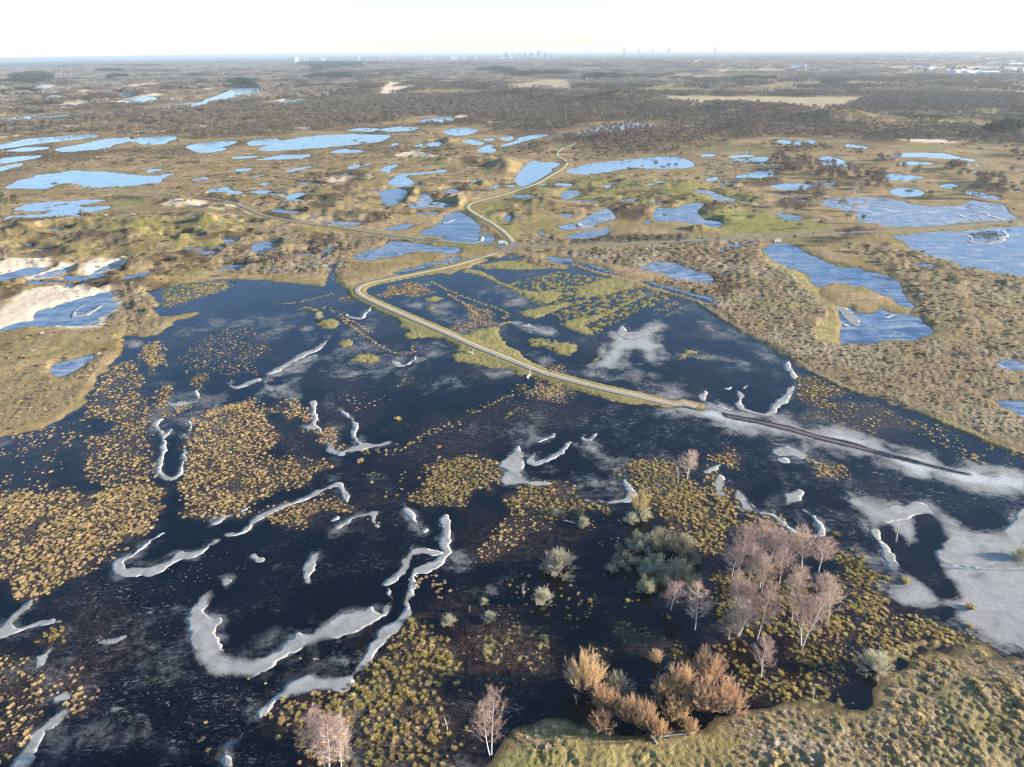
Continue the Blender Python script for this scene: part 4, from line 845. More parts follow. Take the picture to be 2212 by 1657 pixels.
# ---------------------------------------------------------------- white ice sheets
def white_ice_mat():
    m, nt, out = new_mat('white_ice')
    pos = mapped(nt); ed = attr(nt, 'edge'); so = attr(nt, 'soft')
    nm = noise_n(nt, pos, .35, 5, .6, .5); nf = noise_n(nt, pos, 2.2, 5, .7)
    c = mixc(nt, ramp(nt, nm, .3, .7), (.37, .36, .33), (.24, .23, .205))
    c = mixc(nt, math_n(nt, 'MULTIPLY', ramp(nt, nf, .5, .75), .4), c, (.24, .23, .205))
    rim = math_n(nt, 'MULTIPLY', math_n(nt, 'MULTIPLY', ramp(nt, ed, .30, .08), ramp(nt, nf, .40, .58)), ramp(nt, noise_n(nt, pos, .09, 2, .5), .47, .55))
    c = mixc(nt, rim, c, (.66, .66, .65))
    p = principled(nt, out, c, .72, .35, 1.31)
    tr = N(nt, 'ShaderNodeBsdfTransparent'); ms = N(nt, 'ShaderNodeMixShader')
    e2 = math_n(nt, 'ADD', ed, math_n(nt, 'MULTIPLY', math_n(nt, 'SUBTRACT', nf, .5), math_n(nt, 'MULTIPLY', so, 1.6)))
    al = N(nt, 'ShaderNodeMapRange'); al.interpolation_type = 'SMOOTHSTEP'
    L(nt, e2, al.inputs[0]); al.inputs[1].default_value = -.05
    L(nt, math_n(nt, 'MULTIPLY', so, 1.7), al.inputs[2]); 
    b = N(nt, 'ShaderNodeBump', i_Strength=.12, i_Distance=.04); L(nt, nf, b.inputs['Height']); L(nt, b.outputs[0], p.inputs['Normal'])
    L(nt, al.outputs[0], ms.inputs[0]); L(nt, tr.outputs[0], ms.inputs[1]); L(nt, p.outputs[0], ms.inputs[2]); L(nt, ms.outputs[0], out.inputs[0])
    return m
M_wice = white_ice_mat()
from mathutils.geometry import delaunay_2d_cdt
def ice_sheet(parts, label, i, soft=.6, pool=None):
    poly = np.vstack([P(c, s) for c, s in parts]) if not isinstance(parts, np.ndarray) else parts
    poly = grow(round_poly(poly, it=2), .18)
    cell = max(.35, np.hypot(*poly.mean(0)) / 330)
    dense = []
    for a, b in zip(poly, np.roll(poly, -1, 0)):
        n = max(1, int(np.linalg.norm(b - a) / cell))
        for k in range(n): dense.append(a + (b - a) * k / n)
    dense = np.array(dense)
    dense = dense + np.column_stack([fbm(dense[:, 0], dense[:, 1], 2.2, 3, 301), fbm(dense[:, 0], dense[:, 1], 2.2, 3, 302)]) * .55 + np.column_stack([noise(dense[:, 0], dense[:, 1], .7, 304), noise(dense[:, 0], dense[:, 1], .7, 305)]) * .16
    lo, hi = dense.min(0), dense.max(0)
    g1 = max(.5, cell * 1.3)
    gx, gy = np.meshgrid(np.arange(lo[0], hi[0], g1), np.arange(lo[1], hi[1], g1))
    gp = np.column_stack([gx.ravel(), gy.ravel()]); gp += rng.uniform(-.15, .15, gp.shape) * g1
    gp = gp[sdf(dense, gp[:, 0], gp[:, 1], 3.0) < -.28]
    pts = np.vstack([dense, gp]); n = len(dense)
    vv, ee, ff, *_ = delaunay_2d_cdt([Vector(p) for p in pts], [], [list(range(n))], 1, 1e-4)
    V2 = np.array([(v.x, v.y) for v in vv]); T = np.array([f for f in ff if len(f) == 3])
    ed = -sdf(dense, V2[:, 0], V2[:, 1], 6.0); ed = np.clip(ed, 0, 6)
    zt = .022 + .003 * i
    V = np.column_stack([V2, zt + 0 * ed])
    # broken edge going down to the dark ice
    ring = [k for k in range(len(V2)) if ed[k] < 1e-3]
    cnt = {}
    for t in T:
        for a, b in ((t[0], t[1]), (t[1], t[2]), (t[2], t[0])): cnt[(a, b)] = 1
    side = [(a, b) for (a, b) in cnt if (b, a) not in cnt]
    m0 = len(V); low = {}
    ex = []
    for a, b in side:
        for k in (a, b):
            if k not in low: low[k] = m0 + len(ex); ex.append((V[k][0], V[k][1], -.01))
    Q = np.array([(b, a, low[a], low[b]) for a, b in side])
    V = np.vstack([V, np.array(ex)]) if ex else V
    me = mesh_np('ice_sheet', V, [T, Q], M_wice)
    soft = min(soft, .5 * float(np.percentile(ed, 92)))
    e3 = np.concatenate([ed, np.zeros(len(ex))])
    fattr(me, 'edge', e3)
    sf = np.clip(.02 + soft * sstep(-.25, .35, fbm(V[:, 0], V[:, 1], 9.0, 2, 303)), .02, 2)
    fattr(me, 'soft', sf)
    g_ = 'white ice sheets on the flood'
    return tag(link('ice_sheet', me), label, 'ice sheet', g_)
for i, (parts, lab, soft) in enumerate(WICE):
    ice_sheet(parts, lab, i % 7, soft)
WL = [([('B', "650,1252 690,1245 740,1228 770,1218 700,1250 660,1260")], 'short ice streak on the pond at the crossroads', .15), ([('B', "900,1340 922,1335 925,1360 890,1378 800,1385 720,1378 760,1372 850,1375 895,1365")], 'curved ice band on the pond at the crossroads', .2), ([('B', "1505,1270 1530,1250 1545,1270 1600,1275 1640,1262 1610,1280 1560,1284 1520,1284")], 'curved ice band on the crescent pond', .2),
 ([('Q', "1845,820 1900,830 1960,860 1995,900 1960,925 1900,930 1935,960 1925,985 1850,1000 1740,1020 1640,1030 1500,1030 1390,1005 1310,970 1380,980 1500,1003 1640,1003 1680,975 1800,965 1810,950 1790,925 1830,910 1920,890 1900,860")], 'S shaped white ice band on the right hand lake', .2), ([('Q', "1235,888 1340,890 1410,905 1460,940 1440,970 1405,965 1425,940 1360,915")], 'short white ice band facing the S shaped one', .2), ([('Q', "1200,588 1250,592 1380,640 1440,665 1540,680 1580,670 1570,645 1510,630 1600,630 1625,675 1590,690 1500,692 1420,680 1360,650 1270,620")], 'curled white ice band on the upper right lake', .2), ([('Q', "1600,565 1650,580 1750,620 1960,680 1900,680 1750,640 1640,600")], 'straight white ice line on the upper right lake', .2),
 ([('D', "440,345 470,300 540,255 545,265 490,300 470,335 520,325 600,290 650,255 655,265 600,310 530,345 450,352")], 'white ice loop on the pond in the sand hollow', .3), ([('F', "950,275 1000,240 1060,270 1120,310 1170,350 1180,400 1150,415 1090,370 1040,310 1000,280 970,290")], 'white ice loop on the pond with the grassy island', .6), ([('F', "1000,320 1040,370 1100,400 1130,415 1080,410 1020,370")], 'thin ice arc on the pond with the grassy island', .6), ([('F', "1270,345 1330,345 1390,325 1400,335 1330,355")], 'thin ice line below the grassy island', .5)]
for i, (parts, lab, soft) in enumerate(WL):
    o = ice_sheet(parts, lab, i % 4, soft)
    o['group'] = 'white ice sheets on the lakes'
# ---------------------------------------------------------------- plants
class MB:
    def __init__(s): s.v = []; s.f3 = []; s.f4 = []; s.t = []
    def vert(s, p, t=0.5): s.v.append(tuple(p)); s.t.append(t); return len(s.v) - 1
    def tube(s, pts, rads, n=5, t=.5, cap=True):
        rings = []
        for i, p in enumerate(pts):
            d = (Vector(pts[min(i + 1, len(pts) - 1)]) - Vector(pts[max(i - 1, 0)])).normalized()
            a = d.orthogonal().normalized(); b = d.cross(a)
            rings.append([s.vert(Vector(p) + (a * math.cos(2 * math.pi * k / n) + b * math.sin(2 * math.pi * k / n)) * rads[i], t) for k in range(n)])
        for r0, r1 in zip(rings, rings[1:]):
            for k in range(n): s.f4.append((r0[k], r0[(k + 1) % n], r1[(k + 1) % n], r1[k]))
        if cap:
            if n == 4: s.f4.append(tuple(rings[-1]))
            elif n == 3: s.f3.append(tuple(rings[-1]))
            else:
                c = s.vert(pts[-1], t)
                for k in range(n): s.f3.append((rings[-1][k], rings[-1][(k + 1) % n], c))
    def twig(s, p, d, l, w, t):
        p = Vector(p); d = Vector(d).normalized(); a = d.orthogonal(); a.rotate(Matrix.Rotation(random.uniform(0, 6.28), 3, d)); a.normalize()
        s.f3.append((s.vert(p - a * w * .5, t), s.vert(p + a * w * .5, t), s.vert(p + d * l, t)))
    def blade(s, p, d, l, w, t, droop=.5):
        p = Vector(p); d = Vector(d).normalized(); a = d.orthogonal(); a.rotate(Matrix.Rotation(random.uniform(0, 6.28), 3, d)); a.normalize()
        m = p + d * l * .55; e = m + (d + Vector((d.x * droop, d.y * droop, -droop))).normalized() * l * .5
        v = [s.vert(p - a * w * .4, t), s.vert(p + a * w * .4, t), s.vert(m + a * w * .5, t), s.vert(m - a * w * .5, t), s.vert(e, t)]
        s.f4.append((v[0], v[1], v[2], v[3])); s.f3.append((v[3], v[2], v[4]))
    def mesh(s, name, mat, smooth=False):
        me = mesh_np(name, np.array(s.v), [np.array(s.f4).reshape(-1, 4), np.array(s.f3).reshape(-1, 3)], mat, smooth=smooth)
        fattr(me, 'tone', s.t); return me

def plant_mat(name, c1, c2, rough=.85, trans=.0, vary=.35, spec=.15):
    m, nt, out = new_mat(name)
    oi = N(nt, 'ShaderNodeObjectInfo'); t = attr(nt, 'tone')
    c = mixc(nt, t, c1, c2)
    h = N(nt, 'ShaderNodeHueSaturation'); L(nt, c, h.inputs['Color'])
    L(nt, ramp(nt, oi.outputs['Random'], 0, 1, 1 - vary, 1 + vary), h.inputs['Value'])
    L(nt, ramp(nt, oi.outputs['Random'], 0, 1, .49, .512), h.inputs['Hue'])
    p = principled(nt, out, h.outputs[0], rough, spec)
    if trans:
        tr = N(nt, 'ShaderNodeBsdfTranslucent'); L(nt, h.outputs[0], tr.inputs[0]); ms = N(nt, 'ShaderNodeMixShader'); ms.inputs[0].default_value = trans
        L(nt, p.outputs[0], ms.inputs[1]); L(nt, tr.outputs[0], ms.inputs[2]); L(nt, ms.outputs[0], out.inputs[0])
    return m
M_tan = plant_mat('sedge_straw', (.56, .40, .215), (.78, .58, .34), .8, .4, .2)
M_olive = plant_mat('sedge_olive', (.28, .245, .085), (.60, .47, .22), .8, .4, .22)
M_gold = plant_mat('sedge_gold', (.32, .265, .085), (.66, .51, .23), .8, .4, .22)
M_pink = plant_mat('dead_rush', (.32, .21, .14), (.56, .40, .29), .8, .25, .3)
M_heather = plant_mat('heath_tuft', (.10, .07, .045), (.28, .20, .11), .9, .1, .4)
M_pale = plant_mat('frosted_tuft', (.36, .28, .18), (.74, .63, .48), .9, .2, .3)

def tuft_mesh(name, mat, n, rad, hgt, w, seed, spread=1.0):
    random.seed(seed); b = MB()
    lean = (random.uniform(-.2, .2), random.uniform(-.2, .2))
    lobes = [(random.uniform(-.4, .4) * rad, random.uniform(-.4, .4) * rad) for _ in range(3)]
    for i in range(n):
        a = random.uniform(0, 6.283); q = random.random() ** .6
        lx, ly = random.choice(lobes)
        el = .38 + 1.1 * (1 - q) * random.uniform(.7, 1.2)
        d = (math.cos(a) * math.cos(el) * spread + lean[0], math.sin(a) * math.cos(el) * spread + lean[1], math.sin(el) + .15)
        p = (lx + math.cos(a) * rad * .28 * random.random(), ly + math.sin(a) * rad * .28 * random.random(), -.05)
        b.blade(p, d, hgt * random.uniform(.65, 1.15), w, random.random(), .6)
    return b.mesh(name, mat)

def bare_tree(seed, H, mode):
    """trunk mesh builder and crown mesh builder of a leafless tree; unit: metres"""
    random.seed(seed); T = MB(); C = MB()
    R = random.uniform
    def limb(M, p, d, l, r0, r1, segs, n, up, t=.5, wig=.12):
        pts = [Vector(p)]; d = Vector(d).normalized()
        for k in range(segs):
            d = (d + Vector((R(-wig, wig), R(-wig, wig), up + R(-wig, wig) * .5))).normalized()
            pts.append(pts[-1] + d * (l / segs))
        M.tube(pts, [r0 + (r1 - r0) * k / segs for k in range(segs + 1)], n, t)
        return pts
    def at(pts, f):
        k = min(int(f * (len(pts) - 1)), len(pts) - 2); u = f * (len(pts) - 1) - k
        return pts[k].lerp(pts[k + 1], u), (pts[k + 1] - pts[k]).normalized()
    if mode in ('birch', 'birch2'):
        stems = 1 if mode == 'birch' else 2
        for s_ in range(stems):
            lean = (R(-.10, .10) + (s_ * .22), R(-.10, .10), 1)
            h = H * (1 if s_ == 0 else .88)
            tp = limb(T, (s_ * .35, 0, -.1), lean, h, .013 * H, .003 * H, 9, 6, .05, .5, .05)
            nb = 28 if stems == 1 else 20
            for i in range(nb):
                f = .27 + .71 * i / nb; p, dd = at(tp, f)
                a = i * 2.4 + R(-.5, .5); ln = H * (.44 * (1 - f) ** .8 + .07) * R(.8, 1.2)
                el = R(.55, .95)
                lp = limb(C, p, (math.cos(a) * math.cos(el), math.sin(a) * math.cos(el), math.sin(el)), ln, .0055 * H * (1.2 - f), .0012 * H, 4, 3, .04, 0.02)
                for j in range(11):
                    f2 = .2 + .8 * j / 11; p2, d2 = at(lp, f2); a2 = R(0, 6.28)
                    sd = (d2 + Vector((math.cos(a2), math.sin(a2), R(-.2, .7))) * .8).normalized()
                    l2 = ln * R(.22, .42) + .25
                    e2 = p2 + sd * l2
                    C.twig(p2, sd, l2, .045, .15)
                    for q in range(10):
                        p3 = p2.lerp(e2, R(.15, 1)); C.twig(p3, sd + Vector((R(-.9, .9), R(-.9, .9), R(-.75, .6))), R(.4, .95), .036, R(.4, 1))
    elif mode in ('willow', 'fan'):
        ns = 34 if mode == 'willow' else 16
        for i in range(ns):
            a = i * 2.4 + R(-.3, .3); el = (.35 + 1.1 * ((i + .5) / ns) ** .7) if mode == 'willow' else R(.9, 1.4)
            ln = H * R(.52, .72)
            lp = limb(T, (math.cos(a) * .3, math.sin(a) * .3, -.1), (math.cos(a) * math.cos(el), math.sin(a) * math.cos(el), math.sin(el)), ln, .011 * H, .003 * H, 4, 3, .10, .5, .12)
            for j in range(8):
                f = .42 + .58 * j / 8; p, dd = at(lp, f); a2 = R(0, 6.28)
                sd = (dd + Vector((math.cos(a2), math.sin(a2), R(0, .6))) * .6).normalized(); l2 = H * R(.14, .26)
                C.twig(p, sd, l2, .05, .1); e2 = p + sd * l2
                for q in range(19):
                    p3 = p.lerp(e2, R(.1, 1)); C.twig(p3, sd * .8 + Vector((R(-.7, .7), R(-.7, .7), R(.0, .9))), H * R(.08, .15), .03, R(.2, 1))
    elif mode == 'globe':
        for i in range(40):
            a = i * 2.4; el = R(.0, 1.45); ln = H * R(.45, .62)
            lp = limb(T, (math.cos(a) * .12, math.sin(a) * .12, -.05), (math.cos(a) * math.cos(el), math.sin(a) * math.cos(el), math.sin(el)), ln, .012 * H, .003 * H, 4, 3, .06, .5, .12)
            for j in range(8):
                p, dd = at(lp, .35 + .65 * j / 8); a2 = R(0, 6.28)
                sd = (dd + Vector((math.cos(a2), math.sin(a2), R(-.5, .8))) * .7).normalized(); l2 = H * R(.15, .28)
                C.twig(p, sd, l2, .05, .1)
                for q in range(14):
                    p3 = p + sd * l2 * R(.2, 1); C.twig(p3, sd + Vector((R(-.8, .8), R(-.8, .8), R(-.6, .8))), H * R(.07, .14), .036, R(.2, 1))
    elif mode == 'thicket':      # grey willow bush with dense small sprays
        for i in range(16):
            a = i * 2.4; el = R(.35, 1.35); ln = H * R(.5, .75)
            lp = limb(T, (math.cos(a) * .3, math.sin(a) * .3, -.05), (math.cos(a) * math.cos(el), math.sin(a) * math.cos(el), math.sin(el)), ln, .012 * H, .003 * H, 4, 3, .08, .5, .14)
            for j in range(7):
                p, dd = at(lp, .4 + .6 * j / 7)
                for q in range(22):
                    v = Vector((R(-1, 1), R(-1, 1), R(-.6, 1.2))).normalized(); p3 = p + v * H * R(.02, .16)
                    C.twig(p3, v + Vector((0, 0, .4)), H * R(.06, .12), .07, R(.1, 1))
    elif mode == 'snag':
        tp = limb(T, (0, 0, -.1), (R(-.1, .1), R(-.1, .1), 1), H * .62, .022 * H, .012 * H, 4, 5, 0, .5, .10)
        for i in range(5):
            p, dd = at(tp, .5 + .1 * i); a = i * 2.2
            lp = limb(C, p, (math.cos(a) * .55, math.sin(a) * .55, .9), H * R(.2, .42), .011 * H, .003 * H, 4, 3, .05, .3, .2)
            for j in range(4):
                p2, d2 = at(lp, .4 + .15 * j); C.twig(p2, d2 + Vector((R(-.7, .7), R(-.7, .7), R(-.3, .6))), H * R(.06, .14), .04, .3)
    elif mode in ('hawthorn', 'round', 'redbirch'):
        th = H * (.30 if mode == 'hawthorn' else .34 if mode == 'round' else .22)
        tp = limb(T, (0, 0, -.2), (R(-.12, .12), R(-.12, .12), 1), th if mode != 'redbirch' else H * .8, .022 * H if mode != 'redbirch' else .014 * H, .012 * H if mode != 'redbirch' else .004 * H, 4, 4, 0, .5, .1)
        rx = H * (.46 if mode == 'hawthorn' else .48 if mode == 'round' else .27)
        for i in range(9):
            a = i * 2.4; el = R(.4, 1.2); p, dd = at(tp, R(.6, 1) if mode != 'redbirch' else R(.3, .9))
            limb(T, p, (math.cos(a) * math.cos(el), math.sin(a) * math.cos(el), math.sin(el)), H * R(.25, .4), .010 * H, .003 * H, 2, 3, .05)
        clumps = []
        for i in range(24):
            a = R(0, 6.28); q = math.sqrt(R(0, 1)) * .85
            clumps.append(Vector((math.cos(a) * rx * q, math.sin(a) * rx * q, H * ((.62 + .22 * math.sqrt(max(0, 1 - q * q)) * R(.2, 1.2) - .16 * R(0, 1)) if mode != 'redbirch' else R(.35, .88)))))
        for c in clumps:
            for q in range(36):
                v = Vector((R(-1, 1), R(-1, 1), R(-1, 1))).normalized()
                p3 = c + v * H * R(.02, .15)
                C.twig(p3, v + Vector((0, 0, .3)), H * R(.07, .14), H * .0155, R(0, 1))
    elif mode == 'pine':
        tp = limb(T, (0, 0, -.1), (R(-.06, .06), R(-.06, .06), 1), H * .9, .02 * H, .008 * H, 6, 5, 0, .5, .06)
        for i in range(15):
            f = .38 + .6 * i / 15; p, dd = at(tp, f); a = i * 2.4; ln = H * (.32 * (1 - f) + .10) * R(.8, 1.2)
            lp = limb(T, p, (math.cos(a), math.sin(a), R(.1, .45)), ln, .008 * H, .003 * H, 3, 3, .03)
            for j in range(3):
                c, dd = at(lp, .5 + .25 * j)
                for q in range(26):
                    v = Vector((R(-1, 1), R(-1, 1), R(-.5, .9))).normalized(); C.twig(c + v * H * R(.01, .06), v + Vector((0, 0, .4)), H * R(.04, .075), H * .016, R(0, 1))
    return T, C

M_birchbark = simple_mat('birch_bark', (.48, .45, .40), (.68, .65, .60), 1.6, .7, .3, lo=.42, hi=.5)
M_bark = simple_mat('grey_bark', (.16, .13, .10), (.27, .23, .18), 2.0)
M_deadwood = simple_mat('dead_wood', (.42, .37, .31), (.60, .55, .48), 2.0)
M_twig_pink = plant_mat('birch_twigs', (.60, .50, .43), (.46, .30, .245), .8, .15, .16)
M_twig_orange = plant_mat('willow_twigs', (.50, .36, .23), (.74, .50, .30), .8, .35, .12)
M_twig_yellow = plant_mat('yellow_willow_twigs', (.46, .36, .18), (.70, .55, .29), .8, .2, .12)
M_twig_pale = plant_mat('pale_twigs', (.40, .37, .25), (.66, .61, .45), .8, .2, .12)
M_twig_grey = plant_mat('grey_willow_twigs', (.27, .25, .165), (.52, .475, .32), .85, .25, .2)
M_twig_haw = plant_mat('hawthorn_twigs', (.075, .068, .048), (.165, .148, .105), .9, .0, .35)
M_twig_round = plant_mat('grey_brown_twigs', (.105, .092, .07), (.215, .188, .145), .9, .0, .3)
M_twig_red = plant_mat('reddish_twigs', (.115, .08, .065), (.225, .16, .13), .9, .0, .3)
M_needles = plant_mat('pine_needles', (.022, .038, .016), (.06, .085, .032), .8, .0, .25)

SPEC = {}   # kind -> list of (height, trunk mesh, crown mesh)
def species(kind, mode, n, H, tmat, cmat, seed):
    out = []
    for i in range(n):
        T, C = bare_tree(seed + i * 13, H, mode)
        out.append((H, T.mesh(kind + '_trunk', tmat, True), C.mesh(kind + '_crown', cmat)))
    SPEC[kind] = out
species('birch', 'birch', 5, 10., M_birchbark, M_twig_pink, 100)
species('twin_birch', 'birch2', 2, 10., M_birchbark, M_twig_pink, 200)
species('orange_willow', 'willow', 4, 5., M_bark, M_twig_orange, 300)
species('yellow_willow', 'fan', 1, 7., M_bark, M_twig_yellow, 400)
species('globe_willow', 'globe', 2, 4., M_deadwood, M_twig_pale, 500)
species('grey_willow', 'thicket', 4, 4., M_bark, M_twig_grey, 600)
species('dead_tree', 'snag', 3, 5., M_deadwood, M_deadwood, 700)
species('hawthorn', 'hawthorn', 5, 4., M_bark, M_twig_haw, 800)
species('grey_tree', 'round', 4, 6., M_bark, M_twig_round, 900)
species('red_birch', 'redbirch', 4, 7., M_deadwood, M_twig_red, 1000)
species('pine', 'pine', 3, 9., M_bark, M_needles, 1100)

def plant(kind, name, x, y, H, label, cat, group, wscale=1.0, var=None, rz=None, lean=None):
    vs_ = SPEC[kind]; h0, tm, cm = vs_[random.randrange(len(vs_)) if var is None else var % len(vs_)]
    z = float(height(x, y)[0]) if np.isscalar(x) else 0
    o = empty(name, (x, y, max(z, -.05)), random.uniform(0, 6.28) if rz is None else rz)
    s = H / h0; o.scale = (s * wscale, s * wscale, s)
    if lean: o.rotation_euler[0] = lean[0]; o.rotation_euler[1] = lean[1]
    link('trunk', tm, o); link('crown', cm, o)
    tag(o, label, cat, group)
    return o
def tree_at(kind, name, c, bx, by, tx, ty, label, cat='tree', group=None, w=None, var=None, lean=None, rz=None):
    p = pt(c, bx, by); H = tall(c, bx, by, tx, ty)
    ws = 1.0
    if w is not None: ws = wide(c, bx, by, w) / (H * {'birch': .62, 'twin_birch': .62, 'orange_willow': 1.25, 'yellow_willow': .8, 'globe_willow': 1.15, 'grey_willow': 1.35, 'dead_tree': .5, 'hawthorn': 1.1, 'grey_tree': 1.15, 'red_birch': .7, 'pine': .6}[kind])
    return plant(kind, name, float(p[0]), float(p[1]), H, label, cat, group, ws, var, rz, lean)

GB = 'leafless birches of the grove on the tussock island'
for i, (bx, by, tx, ty, lab) in enumerate([
    (385, 765, 390, 440, 'slim birch on the left rim of the birch grove'), (455, 750, 500, 140, 'tall birch at the upper left of the grove'), (590, 890, 610, 440, 'thin birch in the left middle of the grove'), (725, 910, 740, 590, 'short birch hidden in the middle of the grove'),
    (745, 985, 830, 560, 'leaning birch in the shaded gap of the grove'), (955, 865, 980, 420, 'pale birch trunk just above the centre of the grove'), (1222, 690, 1200, 210, 'white trunked birch by the black pool, left of two'), (1428, 725, 1470, 320, 'white trunked birch by the black pool, right of two'),
    (448, 1335, 450, 770, 'tall straight birch at the left front of the grove'), (560, 1355, 630, 860, 'birch behind the sprawling one at the left front'), (345, 1535, 320, 1300, 'smallest birch at the lower left of the grove'),
    (1103, 1330, 1150, 840, 'forked birch at the front middle of the grove'), (1418, 1265, 1470, 760, 'birch with a wide pink crown at the right of the grove'), (1545, 1330, 1640, 830, 'outermost birch on the right edge of the grove'), (700, 640, 760, 120, 'highest crown at the back of the birch grove'), (850, 600, 900, 190, 'birch at the back right of the highest crown'),
    (1050, 650, 1010, 300, 'low birch at the back between the taller ones'), (1180, 1000, 1200, 700, 'birch deep inside the right half of the grove')]):
    tree_at('birch', 'birch_tree', 'K', bx, by, tx, ty, lab, 'tree', GB, w=330, var=i)
tree_at('twin_birch', 'birch_tree', 'K', 1235, 1622, 1320, 1010, 'twin stemmed white birch at the lower front of the grove', 'tree', GB, w=420, var=0)
tree_at('twin_birch', 'birch_tree', 'K', 460, 1490, 480, 1010, 'sprawling birch forking low at the left front of the grove', 'tree', GB, w=440, var=1)
tree_at('birch', 'birch_tree', 'K', 690, 1530, 860, 960, 'birch with a strongly leaning lower trunk in the grove', 'tree', GB, w=380, var=3, lean=(-.05, .22), rz=0)
tree_at('birch', 'birch_tree', 'I', 130, 805, 165, 545, 'white branched birch left of the grove', 'tree', w=190, var=2)
tree_at('birch', 'birch_tree', 'H', 2065, 685, 2110, 525, 'low pink birch between grey willows and grove', 'tree', w=170, var=1)
tree_at('birch', 'birch_tree', 'I', 538, 1102, 600, 885, 'small white birch below the grove', 'tree', w=170, var=4)
tree_at('twin_birch', 'birch_tree', 'H', 955, 1580, 985, 1215, 'white twin stemmed birch at the edge of the green bank', 'tree', w=190, var=0)
tree_at('twin_birch', 'birch_tree', 'G', 2040, 1730, 2030, 1365, 'pinkish birch cut by the bottom edge', 'tree', w=290, var=1)
tree_at('birch', 'birch_tree', 'G', 2125, 1720, 2130, 1400, 'second pinkish birch at the bottom edge, right of the first', 'tree', w=200, var=3)
tree_at('birch', 'birch_tree', 'M', 1445, 695, 1460, 268, 'pink crowned birch on the dark tussock island', 'tree', w=400, var=0)
tree_at('dead_tree', 'dead_tree', 'M', 1295, 752, 1320, 500, 'broken pale birch beside the pink crowned birch', 'tree', w=130, var=0)
tree_at('yellow_willow', 'willow_bush', 'M', 640, 1300, 740, 780, 'tall yellow willow fanning upward on the tussock island', 'bush', w=420, var=0)
tree_at('globe_willow', 'willow_bush', 'M', 520, 1400, 500, 1180, 'grey green bush at the foot of the yellow willow', 'bush', w=260, var=1)
tree_at('globe_willow', 'willow_bush', 'M', 720, 1350, 740, 1080, 'yellowish bush right under the yellow willow', 'bush', w=240, var=0)
tree_at('globe_willow', 'willow_bush', 'H', 1370, 440, 1370, 268, 'pale round willow bush alone on black ice', 'bush', w=215, var=0)
tree_at('globe_willow', 'willow_bush', 'H', 1275, 632, 1300, 505, 'small pale bushy tree below the round willow', 'bush', w=130, var=1)
tree_at('dead_tree', 'dead_tree', 'H', 1155, 605, 1180, 488, 'crooked dead stick left of the small pale tree', 'tree', w=60, var=1)
tree_at('globe_willow', 'willow_bush', 'H', 1525, 160, 1530, 80, 'small pale bush among the upper tussocks', 'bush', w=75, var=1)
tree_at('globe_willow', 'willow_bush', 'H', 1355, 90, 1365, 38, 'tiny pale bush left of the small pale one', 'bush', w=60, var=0)
GW = 'grey willow thicket beside the birch grove'
for i, (bx, by, tx, ty, w, lab) in enumerate([
    (1870, 300, 1880, 170, 190, 'grey willow bush at the upper left of the thicket'), (2000, 310, 2010, 145, 220, 'grey willow bush at the top of the thicket'), (2130, 330, 2120, 170, 220, 'grey willow bush at the upper right of the thicket'), (1745, 320, 1745, 255, 80, 'little grey bush apart on the left of the thicket'),
    (1790, 400, 1790, 310, 190, 'dark grey bush in the left middle of the thicket'), (1960, 440, 1950, 310, 240, 'wide grey bush in the centre of the thicket'), (2110, 470, 2100, 310, 220, 'grey bush in the right middle of the thicket'), (1920, 570, 1910, 440, 150, 'lowest grey bush of the thicket'), (2050, 540, 2060, 420, 170, 'dark bush at the lower right of the thicket'), (1700, 440, 1705, 380, 90, 'frosted low bush at the left end of the thicket')]):
    tree_at('grey_willow', 'willow_bush', 'H', bx, by, tx, ty, lab, 'bush', GW, w, i)
for i, (bx, by, tx, ty, w, lab) in enumerate([(60, 300, 60, 180, 130, 'grey willow bush touching the left of the birch grove'), (130, 390, 130, 290, 90, 'dark willow bush under the left birches'), (90, 540, 100, 410, 150, 'dark willow bush between thicket and grove')]):
    tree_at('grey_willow', 'willow_bush', 'I', bx, by, tx, ty, lab, 'bush', GW, w, i + 1)
GO = 'orange willow thicket on the bank at the bottom'
for i, (bx, by, tx, ty, w, lab) in enumerate([
    (400, 600, 350, 140, 470, 'big orange willow at the far left of its thicket'), (610, 790, 600, 530, 330, 'orange willow right below the big left one'), (560, 1040, 560, 790, 290, 'low orange willow at the lower left of the thicket'), (860, 930, 820, 600, 300, 'orange willow at the front left middle'), (1040, 1010, 1040, 640, 280, 'orange willow at the front middle'), (1380, 920, 1370, 640, 340, 'orange willow at the front right middle'),
    (1190, 1110, 1180, 870, 240, 'small orange willow at the very front'), (1550, 1070, 1550, 880, 190, 'small round orange willow at the right front'), (1270, 690, 1250, 410, 330, 'orange willow in the centre of the thicket'), (1440, 620, 1400, 240, 320, 'orange willow behind the centre'), (1740, 480, 1740, 120, 430, 'big orange willow at the top right'), (1690, 800, 1680, 420, 460, 'broad orange willow at the right middle'), (1960, 820, 1960, 450, 440, 'big orange willow at the right end'), (1165, 270, 1160, 120, 170, 'small pale orange willow standing at the back')]):
    tree_at('orange_willow', 'willow_bush', 'L', bx, by, tx, ty, lab, 'bush', GO, w * 1.16, i)
tree_at('globe_willow', 'willow_bush', 'L', 760, 600, 740, 345, 'grey leafless bush between the orange willows', 'bush', w=330, var=1)
tree_at('globe_willow', 'willow_bush', 'I', 1240, 1055, 1240, 900, 'grey bush at the edge of the tussocky pasture', 'bush', w=190, var=0)
tree_at('dead_tree', 'dead_tree', 'I', 860, 1248, 855, 1125, 'thin dead tree at the corner of the pasture', 'tree', w=60, var=2)
tree_at('dead_tree', 'dead_tree', 'I', 1375, 258, 1392, 125, 'bare pale tree standing alone in white ice', 'tree', w=120, var=1)
tree_at('birch', 'birch_tree', 'I', 2172, 440, 2190, 190, 'birch at the right edge throwing a long shadow', 'tree', w=120, var=2)
